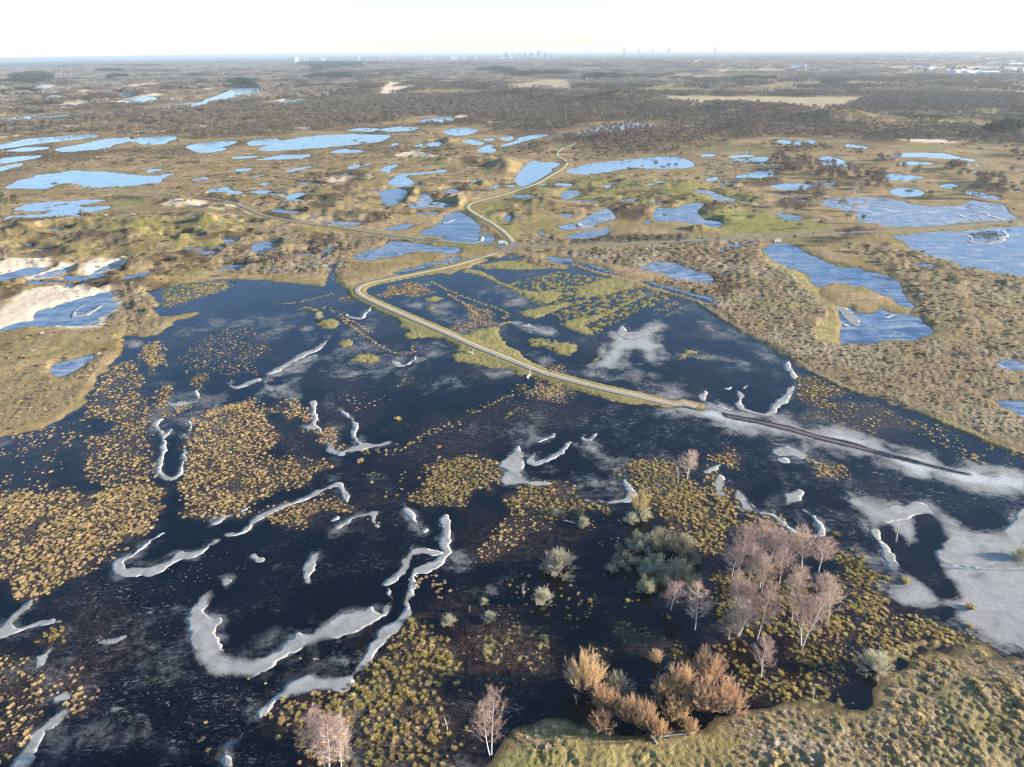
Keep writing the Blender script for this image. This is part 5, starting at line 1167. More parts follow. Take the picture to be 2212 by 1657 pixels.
tree_at('globe_willow', 'willow_bush', 'I', 2150, 360, 2150, 270, 'low grey bush at the right edge', 'bush', w=110, var=1)
tree_at('dead_tree', 'dead_tree', 'E', 1008, 628, 1010, 574, 'bare forked snag on the grass beside the gravel road', 'tree', w=30, var=0)
tree_at('globe_willow', 'willow_bush', 'D', 2015, 355, 2012, 300, 'thin pale bush on the green islet', 'bush', w=50, var=0)
for x_, y_, ty_, k, lab in [(690, 765, 700, 'globe_willow', 'frosted grey shrub left of the reddish tufts'), (910, 640, 600, 'globe_willow', 'pale twiggy shrub above the reddish tufts'), (820, 690, 645, 'dead_tree', 'pale dead shrub left of the twiggy one'), (900, 745, 700, 'dead_tree', 'dead shrub with two tops among the tufts'), (945, 740, 680, 'globe_willow', 'upright pale shrub among the reddish tufts'), (1065, 670, 640, 'dead_tree', 'short dead stick near the crooked one'), (640, 860, 825, 'dead_tree', 'low dead twigs beside the ice ribbon'), (680, 1425, 1310, 'dead_tree', 'thin dead sapling left of the white twin birch'), (1040, 890, 855, 'dead_tree', 'tiny dead stick in the middle tufts'), (1480, 1270, 1170, 'dead_tree', 'grey fallen crown left of the orange willows')]:
    tree_at(k, 'dead_shrub', 'H', x_, y_, x_ + 5, ty_, lab, 'shrub', w=None)

# trees one can tell apart in the middle distance
MID = [('grey_tree', 'J', 1045, 1015, 1060, 790, 560, 'spreading tree leaning over the ditch at the crossroads'), ('grey_tree', 'J', 1570, 1010, 1625, 640, 340, 'round topped tree on the ditch bank right of the crossroads'), ('birch', 'J', 1948, 1040, 1950, 900, 60, 'white sapling beside the ditch, left of two'), ('birch', 'J', 1992, 1040, 1995, 900, 60, 'white sapling beside the ditch, right of two'),
  ('grey_tree', 'C', 890, 1155, 890, 1035, 135, 'round grey tree left of the upper right lake'), ('birch', 'C', 1140, 1100, 1145, 1000, 60, 'white birch standing in the upper right lake'), ('birch', 'C', 1130, 1225, 1138, 1130, 60, 'pale birch at the near shore of the upper right lake'), ('grey_tree', 'C', 1060, 1175, 1065, 1090, 90, 'grey tree in the shallow left end of the lake'), ('birch', 'C', 1200, 1180, 1203, 1110, 45, 'slender birch right of the pale one by the lake'), ('hawthorn', 'C', 1095, 1240, 1095, 1190, 50, 'round shrub on the near shore of the upper right lake'),
  ('hawthorn', 'C', 1195, 1260, 1195, 1195, 60, 'pale round shrub by the causeway'), ('hawthorn', 'C', 925, 1292, 925, 1235, 60, 'dark hawthorn on the green slope by the lane'), ('grey_tree', 'C', 1155, 1350, 1160, 1260, 95, 'dark tree on the right side of the lane before the lakes'), ('birch', 'C', 1278, 1352, 1285, 1270, 55, 'white dead looking birch at the start of the causeway'), ('hawthorn', 'C', 985, 1398, 985, 1328, 80, 'dark shrub between lane and sluice pond'), ('hawthorn', 'C', 1210, 1440, 1210, 1385, 55, 'dark shrub on the heath between the two ponds'), ('hawthorn', 'C', 1325, 1445, 1330, 1385, 80, 'brown shrub on the heath near the lake shore'), ('hawthorn', 'C', 1420, 1505, 1420, 1445, 70, 'dark shrub at the lake shore bend'), ('hawthorn', 'C', 1562, 1470, 1562, 1428, 45, 'small shrub on the right lake shore'), ('hawthorn', 'C', 1365, 1560, 1370, 1500, 90, 'spreading shrub over the sluice pond shore'),
  ('hawthorn', 'C', 755, 1370, 760, 1325, 40, 'small shrub beside the white sluice rail'), ('hawthorn', 'C', 1090, 1350, 1090, 1290, 60, 'low dark shrub left of the dark tree by the lane'), ('hawthorn', 'C', 275, 1385, 275, 1340, 35, 'small shrub on the near verge of the lane'), ('hawthorn', 'C', 175, 1380, 175, 1345, 30, 'tiny shrub on the near verge of the lane'), ('hawthorn', 'C', 25, 1390, 25, 1355, 35, 'shrub on the verge left of the walkers'), ('hawthorn', 'C', 505, 1215, 505, 1165, 45, 'shrub on the green meadow beside a puddle'), ('hawthorn', 'C', 705, 1270, 705, 1235, 30, 'shrub in the middle of the green meadow'), ('hawthorn', 'C', 760, 1225, 760, 1185, 50, 'shrub by the long puddle in the meadow'), ('hawthorn', 'C', 520, 1120, 520, 1085, 50, 'shrub by the bent puddle'), ('hawthorn', 'C', 250, 1075, 260, 1040, 35, 'shrub on the shore of the bent puddle'),
  ('grey_tree', 'Q', 1440, 360, 1450, 80, 260, 'tallest trunk of the dark tree group at the lake head'), ('grey_tree', 'Q', 1540, 350, 1560, 40, 300, 'broad crown of the dark tree group at the lake head'), ('grey_tree', 'Q', 1660, 360, 1680, 150, 240, 'right hand tree of the dark group at the lake head'), ('grey_tree', 'Q', 1380, 320, 1370, 120, 160, 'left hand tree of the dark group at the lake head'), ('grey_tree', 'Q', 1820, 365, 1840, 190, 200, 'single tree right of the dark group at the lake head'), ('hawthorn', 'Q', 485, 325, 520, 190, 150, 'bush leaning over the small shallow pond'), ('hawthorn', 'Q', 1160, 260, 1165, 180, 90, 'small tree by the narrow water behind the lake'), ('hawthorn', 'Q', 580, 165, 590, 95, 90, 'shrub on the brown tongue of land'),
  ('hawthorn', 'C', 1005, 893, 1010, 845, 45, 'tree mirrored in the rectangular pond'), ('hawthorn', 'F', 1350, 105, 1360, 20, 100, 'bare shrub hanging over the pond with the grassy island'), ('hawthorn', 'F', 1495, 95, 1495, 45, 60, 'dark shrub on the heath right of the island pond'), ('hawthorn', 'F', 1640, 120, 1640, 70, 60, 'second dark shrub on the heath right of the island pond'), ('hawthorn', 'F', 1870, 120, 1860, 75, 90, 'broad shrub on the heath near the big lake'), ('hawthorn', 'F', 1990, 590, 2000, 520, 90, 'dark shrub alone on the right heath'), ('hawthorn', 'F', 1220, 740, 1220, 695, 70, 'red brown low shrub by the lower fence'), ('hawthorn', 'F', 950, 620, 950, 590, 50, 'low brown shrub on the frosted heath'),
  ('hawthorn', 'B', 90, 815, 92, 775, 40, 'round shrub at the end of the long blue pond'), ('hawthorn', 'B', 115, 750, 115, 720, 35, 'small shrub on the shore of the long blue pond'), ('hawthorn', 'B', 720, 820, 720, 775, 80, 'wide shrub on the middle dune'), ('hawthorn', 'B', 1250, 805, 1250, 760, 35, 'shrub left of the winding road head'), ('hawthorn', 'B', 1845, 945, 1845, 900, 40, 'shrub at the near shore of the reed pond'), ('grey_tree', 'B', 2010, 912, 2012, 850, 50, 'pale tree at the near shore of the reed pond'), ('hawthorn', 'B', 2092, 910, 2092, 870, 45, 'round shrub by the reed pond, left of two'), ('hawthorn', 'B', 2135, 910, 2135, 868, 35, 'round shrub by the reed pond, right of two'), ('hawthorn', 'B', 1510, 835, 1510, 812, 18, 'small shrub on the meadow above the reed pond'),
  ('globe_willow', 'B', 195, 985, 195, 930, 60, 'straw coloured bush beside the dark heath knoll'), ('hawthorn', 'B', 2065, 1225, 2068, 1185, 40, 'shrub on the shore of the ragged meadow pond'), ('hawthorn', 'B', 680, 1365, 680, 1330, 50, 'brown shrub on the shore of the crossroads pond'), ('hawthorn', 'B', 1655, 1090, 1655, 1055, 30, 'shrub on the green knoll'), ('hawthorn', 'B', 2015, 1140, 2015, 1105, 35, 'shrub on the olive slope'),
  ('pine', 'X', 490, 655, 420, 170, 300, 'pine with a dark rounded top by the left pond'), ('pine', 'X', 120, 740, 60, 100, 380, 'bushy pine at the left edge'), ('pine', 'X', -60, 800, -60, 120, 400, 'pine cut by the left edge')]
for i, (k, c, bx, by, tx, ty, w, lab) in enumerate(MID):
    nm = {'birch': 'birch_tree', 'grey_tree': 'bare_tree', 'hawthorn': 'hawthorn_shrub', 'globe_willow': 'willow_bush', 'pine': 'pine_tree'}[k]
    tree_at(k, nm, c, bx, by, tx, ty, lab, 'shrub' if 'shrub' in nm else 'bush' if 'bush' in nm else 'tree', None, w, i)
# ---------------------------------------------------------------- scattering
def fill(poly, sp, jit=.42):
    lo, hi = poly.min(0), poly.max(0)
    gx, gy = np.meshgrid(np.arange(lo[0], hi[0] + sp, sp), np.arange(lo[1], hi[1] + sp, sp))
    q = np.column_stack([gx.ravel(), gy.ravel()]); q = q + rng.uniform(-jit, jit, q.shape) * sp
    return q[inside(poly, q[:, 0], q[:, 1])]

def along(line, sp, side):
    ln = smooth_line(line, sp); return ln + rng.normal(0, side, ln.shape)

def in_view(x, y, z=0, m=10):
    a, b, d = project(x, y, z); return (d > 0) & (a > -m) & (a < 2211 + m) & (b < 1657 + m)

def cloud(name, pts, rz, sc, kind, sources, label, cat):
    """one object made of many instances, placed by geometry nodes from points"""
    me = bpy.data.meshes.new(name); me.vertices.add(len(pts)); me.vertices.foreach_set('co', np.asarray(pts, np.float32).ravel())
    fattr(me, 'rz', rz); fattr(me, 'sc', sc)
    a = me.attributes.new('vr', 'INT', 'POINT'); a.data.foreach_set('value', np.asarray(kind, np.int32))
    o = link(name, me); tag(o, label, cat, kind='stuff')
    ng = bpy.data.node_groups.new(name, 'GeometryNodeTree')
    ng.interface.new_socket('Geometry', in_out='INPUT', socket_type='NodeSocketGeometry'); ng.interface.new_socket('Geometry', in_out='OUTPUT', socket_type='NodeSocketGeometry')
    gi = ng.nodes.new('NodeGroupInput'); go = ng.nodes.new('NodeGroupOutput')
    def named(nm, ty):
        n = ng.nodes.new('GeometryNodeInputNamedAttribute'); n.data_type = ty; n.inputs[0].default_value = nm; return n.outputs[0]
    cx = ng.nodes.new('ShaderNodeCombineXYZ'); ng.links.new(named('rz', 'FLOAT'), cx.inputs[2])
    s_ = named('sc', 'FLOAT'); v_ = named('vr', 'INT')
    J = ng.nodes.new('GeometryNodeJoinGeometry')
    for k, objs in enumerate(sources):
        cmpn = ng.nodes.new('FunctionNodeCompare'); cmpn.data_type = 'INT'; cmpn.operation = 'EQUAL'
        ng.links.new(v_, cmpn.inputs['A'] if 'A' in cmpn.inputs and cmpn.inputs['A'].type == 'INT' else cmpn.inputs[2]); cmpn.inputs[3].default_value = k
        iop = ng.nodes.new('GeometryNodeInstanceOnPoints')
        ng.links.new(gi.outputs[0], iop.inputs['Points']); ng.links.new(cmpn.outputs[0], iop.inputs['Selection'])
        jj = None
        for ob in objs:
            oi = ng.nodes.new('GeometryNodeObjectInfo'); oi.transform_space = 'ORIGINAL'; oi.inputs['Object'].default_value = ob
            if len(objs) == 1: ng.links.new(oi.outputs['Geometry'], iop.inputs['Instance'])
            else:
                jj = jj or ng.nodes.new('GeometryNodeJoinGeometry'); ng.links.new(oi.outputs['Geometry'], jj.inputs[0])
        if jj: ng.links.new(jj.outputs[0], iop.inputs['Instance'])
        ng.links.new(cx.outputs[0], iop.inputs['Rotation']); ng.links.new(s_, iop.inputs['Scale'])
        ng.links.new(iop.outputs[0], J.inputs[0])
    ng.links.new(J.outputs[0], go.inputs[0])
    md = o.modifiers.new('scatter', 'NODES'); md.node_group = ng
    return o

# ---------------------------------------------------------------- tussocks of sedge and rush standing in the ice
TUFTS = {'tan': [tuft_mesh('tussock', M_tan, 90, .55, .62, .075, 10 + i) for i in range(4)], 'olive': [tuft_mesh('tussock', M_olive, 90, .6, .66, .075, 30 + i) for i in range(3)], 'gold': [tuft_mesh('tussock', M_gold, 95, .5, .85, .08, 50 + i, .8) for i in range(4)],
         'pink': [tuft_mesh('rush_tuft', M_pink, 34, .35, .42, .045, 70 + i) for i in range(3)], 'heath': [tuft_mesh('heath_tuft', M_heather, 70, .7, .5, .085, 80 + i, 1.1) for i in range(3)], 'pale': [tuft_mesh('grass_lump', M_pale, 80, .6, .5, .08, 90 + i, 1.2) for i in range(3)]}
KEYS = list(TUFTS)
VAR = [(k, i) for k in KEYS for i in range(len(TUFTS[k]))]
VIX = {kv: n for n, kv in enumerate(VAR)}
FIELDS_T = [  # crop, outline, spacing, size, mix of kinds, what it is
 ('D', "1160,560 1400,440 1560,410 1700,470 1720,560 1640,600 1560,620 1640,700 1500,720 1300,700 1260,800 1240,700 1150,650", 2.5, .85, 'olive tan olive', 'olive brown sedge tussock in the loose scatter on blue ice', .8),
 ('D', "1200,960 1560,885 1640,900 1680,1000 1750,1100 1680,1180 1560,1250 1800,1235 2110,1280 1900,1390 1700,1470 1560,1560 1400,1650 1180,1500 1170,1350 1200,1200", 1.25, 1., 'tan tan tan olive', 'tan sedge tussock in the dense field beside the dark inlet', .85),
 ('D', "560,900 690,650 800,620 900,690 930,760 850,830 960,900 1000,1000 950,1100 980,1250 970,1500 990,1580 600,1580 640,1400 540,1300 560,1100 780,1080 700,1000 560,980", 1.6, 1., 'tan tan olive', 'tan sedge tussock in the field left of the dark inlet', .72),
 ('D', "-60,1130 400,1010 560,960 560,1100 350,1250 330,1400 540,1560 300,1500 -60,1580", 1.9, .95, 'tan tan pink', 'tan sedge tussock in the thin field at the left edge', .55),
 ('G', "-60,-60 980,-60 980,40 960,140 870,200 760,280 600,400 500,480 380,520 280,560 200,600 140,560 0,480 -60,440", 1.2, 1.05, 'tan tan olive tan', 'tan sedge tussock in the dense field at the left edge', .9),
 ('G', "1130,60 1300,-40 1600,-60 1500,30 1350,100 1250,110", 1.4, .9, 'tan', 'tan sedge tussock at the foot of the dense field by the channel', .8),
 ('G', "1640,80 1700,50 1900,-10 2100,0 2190,50 2000,90 1850,170 1700,150", 1.25, .9, 'tan tan olive', 'tan sedge tussock on the island behind the bright ice rim', .85),
 ('H', "-60,170 40,140 120,110 215,85 245,150 150,190 20,195", 1.9, .7, 'tan pink', 'small tan tussock on the pointed spit with an ice rim', .6),
 ('E', "560,1300 660,1260 830,1230 980,1270 1020,1350 960,1420 860,1450 780,1530 620,1540 470,1500 560,1420", 1.15, 1., 'olive tan olive', 'olive tussock on the round island in the black ice', .95),
 ('E', "150,1360 260,1310 300,1400 450,1320 550,1300 540,1400 420,1480 330,1480 250,1420", 2.6, .95, 'tan olive', 'tan tussock in the loose group left of the round island', .6),
 ('E', "1080,1510 1170,1420 1400,1385 1500,1430 1520,1500 1650,1540 1720,1580 1100,1600", 1.2, 1., 'olive tan olive', 'olive tussock on the island below the hourglass ice sheet', .95),
 ('H', "1060,0 1300,0 1420,80 1350,150 1200,200 1000,350 900,400 860,320 960,230 1060,120", 1.4, .85, 'tan tan pink', 'tan tussock on the reddish slope above the round willow', .75),
 ('E', "1780,1330 1850,1260 2000,1240 2130,1300 2212,1380 2212,1580 2000,1580 1980,1430 1850,1430", 1.15, .95, 'olive tan olive', 'olive tussock on the island with the pink crowned birch', .95),
 ('I', "-240,-80 0,-60 350,-60 370,20 400,120 520,110 640,150 700,200 720,240 400,150 330,240 300,300 130,290 100,180 0,170 -100,100", 1.15, .95, 'olive tan gold', 'olive tussock on the slope between willow thicket and black pool', .92),
 ('F', "760,740 900,730 1060,820 1050,860 900,850 1000,910 900,920 780,850", 1.3, .9, 'tan olive', 'brown tussock in the cluster right of the ice U', .85),
 ('F', "900,900 1100,860 1300,900 1550,1020 1600,1060 1400,1060 1250,1100 1100,1080 950,1000 720,1000 740,960", 1.9, .85, 'tan olive pink', 'brown tussock in the loose field along the lower fence', .62),
 ('F', "1300,900 1700,1030 2250,1230 2250,1330 1850,1260 1600,1100", 2.1, .9, 'tan olive', 'brown tussock in the thin field near the right edge', .5),
 ('F', "850,1250 960,1270 1060,1310 1090,1370 980,1370 880,1300", 1.2, .9, 'olive tan', 'olive tussock in the small island below the frosty road', .9),
 ('F', "220,1300 240,1230 330,1185 400,1220 390,1300 340,1300 300,1270 280,1330 200,1400", 1.2, .95, 'tan olive', 'tan tussock on the curved spit behind the birch grove', .9),
 ('F', "200,1390 260,1430 250,1580 0,1580 0,1450", 1.2, .95, 'olive tan', 'olive tussock on the spit running down to the birch grove', .9),
 ('I', "1000,310 1060,310 1180,400 1300,500 1250,560 1290,600 1180,660 1100,700 1000,780 930,800 1080,620", 1.1, 1., 'olive gold olive', 'olive tussock on the right flank of the birch grove', .92),
 ('I', "900,820 1100,700 1250,620 1400,720 1600,800 1700,830 1500,940 1350,900 1180,930 1080,1000 900,990 700,1010 640,900", 1.1, .95, 'gold olive tan', 'gold green tussock between birch grove and grey bush', .72),
 ('I', "250,480 380,440 700,520 900,600 880,820 600,860 350,840 250,700", 1.15, .9, 'olive gold', 'dark tussock under the trees of the birch grove', .7),
 ('I', "380,1080 640,1060 1040,1100 1000,1180 700,1200 580,1230 460,1240 420,1150", 1.1, .95, 'gold olive', 'gold green tussock on the dark mud above the pasture', .75),
 ('I', "200,860 420,920 430,1050 330,1050 250,960", 1.9, .9, 'gold', 'gold green tussock left of the small white birch', .6),
 ('I', "1620,790 1880,830 1900,860 1700,850", 1.2, .8, 'olive', 'dark low tussock along the edge of the huge ice sheet', .9),
 ('H', "480,760 560,770 620,830 660,900 740,980 800,1050 700,1110 600,1150 620,1290 640,1400 540,1500 660,1560 640,1700 -20,1700 100,1500 0,1400 -20,1220 80,1180 160,1070 300,890 400,830", 1.32, 1.12, 'gold gold olive tan', 'golden green tussock in the dense field below the long ice ribbon', .85),
 ('G', "1700,1250 1880,1230 2080,1200 2110,1240 2110,1700 1950,1700 1800,1480 1700,1360", 1.5, 1.05, 'gold tan', 'golden tussock in the left part of the field below the ribbon', .75),
 ('H', "780,780 900,690 1050,640 1200,760 1350,900 1380,980 1200,1060 900,1020 780,900", 1.25, .62, 'tan pink pink', 'small reddish tuft in the sunlit mud left of the orange willows', .75),
 ('H', "480,470 760,560 800,700 640,680 480,560", 3.2, .75, 'tan', 'lone orange tussock right of the winding ice ribbon', .4),
 ('H', "1020,470 1200,480 1250,640 1450,560 1640,590 1650,700 1480,760 1300,740 1080,620", 2.2, .75, 'tan gold', 'loose tan tussock near the small pale trees', .55),
 ('H', "620,1280 800,1100 1000,1080 1200,1120 1000,1300 900,1560 860,1700 640,1700", 1.9, .72, 'gold pink', 'small dim tussock around the white twin birch', .5),
 ('H', "1700,760 1900,800 2086,880 2086,950 1950,930 1860,900 1720,850", 1.3, .9, 'olive', 'shaded olive tussock above the orange willows', .8),
 ('H', "1540,925 1660,925 1650,1010 1600,1010", 1.6, .8, 'tan', 'tan tussock just above the big left orange willow', .7),
 ('H', "1560,150 1760,120 1740,300 1560,260", 2.4, .8, 'tan', 'tan tussock left of the grey willow thicket', .45),
 ('H', "1650,480 1860,500 1900,620 2060,620 2086,760 1860,700 1700,640", 2.6, .75, 'gold olive', 'shaded tussock below the grey willow thicket', .5),
 ('G', "-60,950 100,950 210,990 220,1060 320,1050 480,1050 600,1180 480,1300 380,1270 330,1200 240,1430 170,1500 60,1590 -60,1590", 1.6, .95, 'tan', 'tan tussock in the lower left corner field', .7),
 ('G', "280,860 340,800 420,790 430,830 380,900 300,890", 1.2, .9, 'gold', 'gold tussock in the small group at the ice fork', .9),
 ('G', "1240,1370 1400,1290 1450,1460 1340,1540 1240,1657 1080,1560", 3.2, .95, 'gold tan', 'big golden tussock standing alone near the bottom', .45),
 ('G', "1500,1110 1680,1090 1950,900 2000,1000 1800,1080 1740,1180 1600,1180", 2.6, .7, 'tan', 'small tan tussock under the largest ice hook', .45),
 ('E', "250,200 330,160 440,130 530,140 620,190 520,220 420,200 300,220", 1.2, .9, 'olive tan', 'brown tussock in the clump inside the road bend', .9),
 ('E', "820,270 900,280 990,330 970,360 870,370 830,320", 1.2, .85, 'tan olive', 'brown tussock in the clump by the ditch corner', .9),
 ('E', "690,410 800,380 960,370 980,395 860,410 790,440 710,430", 1.3, .85, 'tan', 'brown tussock along the lower ditch in the wet field', .8),
 ('E', "20,230 80,210 140,235 100,250 40,250", 1.3, .9, 'olive', 'dark tussock in the patch left of the road bend', .9),
 ('E', "1200,830 1290,770 1420,770 1490,840 1400,880 1260,880", 1.1, .75, 'tan pale', 'straw tuft in the pale clump below the gravel road', .85),
 ('E', "1340,640 1400,650 1420,690 1350,700 1310,690", 1.2, .8, 'tan', 'brown tussock at the end of the wet field by the road', .8),
 ('E', "1990,320 2140,250 2150,265 2010,330", 1.2, .75, 'tan', 'tan tussock on the strip in the upper wet field', .9), ('E', "2060,340 2200,270 2212,290 2080,350", 1.6, .6, 'tan pale', 'small tuft on the second strip in the upper wet field', .7),
 ('D', "1800,890 1840,880 1960,960 1985,1010 1950,1010 1850,930", 1.1, .95, 'tan', 'orange tan tussock in the slanting strip by the jagged ice', .9), ('D', "1740,930 1780,910 1850,970 1830,1000", 1.2, .9, 'tan', 'orange tan tussock in the short strip beside the slanting one', .85), ('D', "2000,1040 2090,1060 2100,1130 2150,1180 2080,1150 2000,1080 1930,1050", 1.2, .9, 'tan', 'tan tussock on the jagged ice edge', .8),
 ('D', "1290,940 1620,860 1640,885 1310,965", 1.2, .8, 'tan', 'tan tussock in the straight strip above the dense field', .9), ('D', "890,520 1000,500 1035,600 1070,660 1000,640 960,715 920,640", 1.2, .8, 'tan', 'tan tussock on the small bank below the bay', .85), ('D', "980,820 1050,800 1080,770 1060,850 1040,890 990,890", 1.3, .9, 'tan gold', 'tan tussock at the closed end of the inlet', .8), ('D', "1000,910 1070,900 1100,970 1010,980", 1.3, .9, 'tan', 'tan tussock between inlet and ice line', .8), ('D', "1110,890 1200,880 1180,920 1110,930", 1.3, .7, 'tan pale', 'pale tussock on the ice line', .8), ('D', "1240,700 1330,720 1280,810 1230,800", 1.5, .9, 'olive', 'olive tussock right of the upper ice line', .75),
 ('N', "1140,310 1300,320 1480,370 1640,360 1800,400 2000,420 2120,400 2140,450 2050,540 1900,510 1700,450 1400,390 1200,350", 1.7, 1.0, 'pink tan', 'reddish tuft along the reedy pond beyond the fence', .9), ('N', "1040,240 1250,160 1500,160 1700,220 1900,290 1800,330 1500,270 1250,260", 2.0, .95, 'pink', 'reddish tuft standing in the reedy pond beyond the fence', .6),
 ('D', "1030,230 1120,220 1280,140 1440,110 1480,150 1380,190 1250,230 1080,290", 1.7, .8, 'pale tan', 'pale reed tuft in the flooded bay at the upper left', .7), ('E', "0,-60 200,-60 180,20 60,60 0,120", 1.8, .8, 'tan heath', 'brown tuft left of the road beyond the bend', .6), ('B', "570,1490 640,1460 700,1470 780,1470 720,1510 640,1530 580,1520", 1.5, .9, 'tan pink', 'reddish tuft on the bank between road and puddle', .85),
 ('E', "960,960 1100,890 1300,880 1500,900 1300,980 1100,1000", 2.0, .7, 'pink', 'thin reddish tuft in the dark peat below the road', .7), ('E', "640,1130 1000,1000 1400,1000 1250,1100 1000,1130 750,1180", 2.3, .7, 'pink', 'thin reddish tuft in the wide dark peat', .55), ('E', "0,830 240,860 370,820 360,870 200,930 60,940", 2.0, .75, 'pink tan', 'thin reddish tuft in the peat left of the S shaped ice', .6), ('E', "370,750 480,730 480,760 380,780", 1.6, .7, 'tan pink', 'small tuft in the frost below the bench', .7),
 ('D', "1650,950 1760,1010 1900,1150 2100,1280 1850,1230 1700,1120", 1.7, .6, 'pink', 'thin reddish tuft right of the dense field', .6), ('G', "430,480 700,520 1000,560 1150,650 1180,1000 1300,1120 1500,1150 1650,1250 1200,1300 500,1350 500,900", 2.6, .62, 'pink', 'small frosted tuft on the dark ice left of the largest hook', .6), ('G', "1000,440 1400,300 1500,420 1300,520 1000,560", 2.0, .65, 'pink', 'small frosted tuft between the two big ice hooks', .6), ('H', "0,60 250,80 240,190 60,200", 2.4, .6, 'pink', 'small frosted tuft on the pointed spit', .6), ('G', "1900,230 2170,200 2170,280 2000,300", 2.4, .6, 'pink', 'small frosted tuft left of the pointed spit', .6), ('F', "0,580 250,610 230,650 60,640", 2.0, .6, 'pink tan', 'small tuft on the frosted field inside the fence', .6), ('F', "20,370 200,380 200,440 60,450", 2.0, .6, 'pink', 'small tuft on the frosted field by the upper fence', .5)]
FIELDS_T.append(('Q', '1400,885 1450,870 1600,830 1700,832 1800,850 1885,885 1800,920 1820,945 1680,955 1500,940 1450,915', .95, .8, 'heath', 'dark stubble tuft in the oval patch on the right hand lake', .95))
LINES_T = [('E', "35,370 150,450 290,540 380,580 470,570 490,530", .9, .35, 'tan olive', 'brown tussock on the curved bank left of the road'), ('E', "40,350 120,390 230,450", 1.6, .5, 'tan', 'brown tussock on the inner bank left of the road'), ('E', "590,120 700,180 830,230 940,270 1030,300 1075,330 1050,360", .8, .35, 'olive tan', 'brown tussock on the ditch bank crossing the wet field'), ('E', "700,200 780,250 830,290 880,330", .9, .4, 'tan', 'brown tussock on the second ditch bank'), ('E', "1280,740 1170,790 1100,840 980,890 900,930 830,945", 1.2, .8, 'gold olive', 'olive tussock in the line leaving the gravel road'), ('E', "780,1010 640,1050 620,1060", .9, .8, 'tan', 'tan tussock in the middle of the line on the peat'), ('E', "620,1060 540,1100 430,1160 340,1200 150,1185 60,1180", 1.2, .7, 'gold tan', 'gold tussock in the lower line across the peat'), ('D', "1760,265 1900,250 2060,210 2120,195", 1.2, .5, 'tan olive', 'brown tussock in the row below the bay'), ('D', "2040,280 2120,320 2200,370", 1.6, .8, 'tan', 'tan tussock in the row beside the green islets'), ('F', "760,740 850,735 960,760 1060,825", .9, .5, 'olive tan', 'brown tussock in the ridge right of the ice U'),
   ('H', "560,460 600,520 640,530 620,590", .9, .5, 'tan', 'orange tussock in the little row right of the ribbon'), ('H', "470,480 490,520 510,480", .6, .3, 'tan', 'orange tussock touching the bend of the ribbon'), ('I', "500,60 530,120 640,90 690,180 720,210", 1.0, .4, 'tan olive', 'tan tussock on the ice rim of the black pool')]
vc_ = np.empty(len(mf.vertices) * 3, np.float32); mf.vertices.foreach_get('co', vc_); vc_ = vc_.reshape(-1, 3).astype(float)
lit = np.zeros(len(vc_))
for c, s, sp_, size, mix, lab, dens in FIELDS_T:
    d = sdf(P(c, s), vc_[:, 0], vc_[:, 1], 6.0)
    lit = np.maximum(lit, sstep(2.5, -2.5, d + 2.5 * noise(vc_[:, 0], vc_[:, 1], 5., 313)) * (.0 if sp_ > 1.95 else .6 if dens >= .8 else .35 if dens > .6 else .15))
fattr(mf, 'litter', lit)
TP = []   # x, y, size, variant index, label
for c, s, sp_, size, mix, lab, dens in FIELDS_T:
    sp_ *= .55; size *= .56
    po = P(c, s); q = fill(grow(round_poly(po, it=1), 2.0), sp_, .8)
    cl = noise(q[:, 0], q[:, 1], 4.5, 311) + .5 * noise(q[:, 0], q[:, 1], 14., 312)
    ed_ = sdf(po, q[:, 0], q[:, 1], 8.0)
    q = q[(rng.random(len(q)) < (dens - .04 + 1.0 * cl) * sstep(2.2, -2.0, ed_ + 2.6 * noise(q[:, 0], q[:, 1], 5.0, 313)))]
    ks = mix.split()
    if dens >= .7 and 'pink' not in ks and 'heath' not in ks:
        a_ = fill(po, .95, .9); a_ = a_[rng.random(len(a_)) < .7]
        for p in a_: TP.append((p[0], p[1], rng.uniform(.28, .6), VIX[('pink', int(rng.integers(3)))], lab))
    for p in q:
        k = ks[rng.integers(len(ks))]; i = int(rng.integers(len(TUFTS[k])))
        TP.append((p[0], p[1], size * rng.choice([.5, .8, 1., 1.25, 1.6], p=[.2, .25, .3, .17, .08]), VIX[(k, i)], lab))
for c, s, sp_, sd, mix, lab in LINES_T:
    ks = mix.split()
    for p in along(P(c, s), sp_ * .5, sd * 1.2):
        k = ks[rng.integers(len(ks))]; i = int(rng.integers(len(TUFTS[k])))
        TP.append((p[0], p[1], rng.uniform(.35, .75), VIX[(k, i)], lab))
for c, x_, y_, k, s_, lab in [('E', 385, 995, 'gold', 1.5, 'single gold tussock alone on the black ice'), ('E', 150, 1260, 'tan', 1.6, 'low tan tussock alone left of the round island'), ('I', 1010, 215, 'olive', 1.4, 'frosted olive tussock alone beside the black pool'), ('I', 1440, 510, 'gold', 1.3, 'single tussock on the huge grey ice sheet, upper of three'), ('I', 1835, 670, 'gold', 1.4, 'single tussock on the huge grey ice sheet, middle of three'), ('I', 1838, 785, 'gold', .9, 'single tussock on the huge grey ice sheet, lowest of three'), ('F', 2030, 910, 'tan', 1.2, 'tan tussock near the right edge pond'), ('E', 2035, 910, 'olive', 1.3, 'olive tussock beside the start of the flooded road'), ('E', 645, 1170, 'tan', 1.0, 'lone tan tussock on the dark peat'), ('E', 640, 1235, 'tan', .9, 'lone tan tussock above the round island')]:
    p = pt(c, x_, y_); TP.append((p[0], p[1], s_, VIX[(k, 0)], lab))
tx = np.array([t[0] for t in TP]); ty = np.array([t[1] for t in TP]); ts = np.array([t[2] for t in TP]); tv = np.array([t[3] for t in TP])
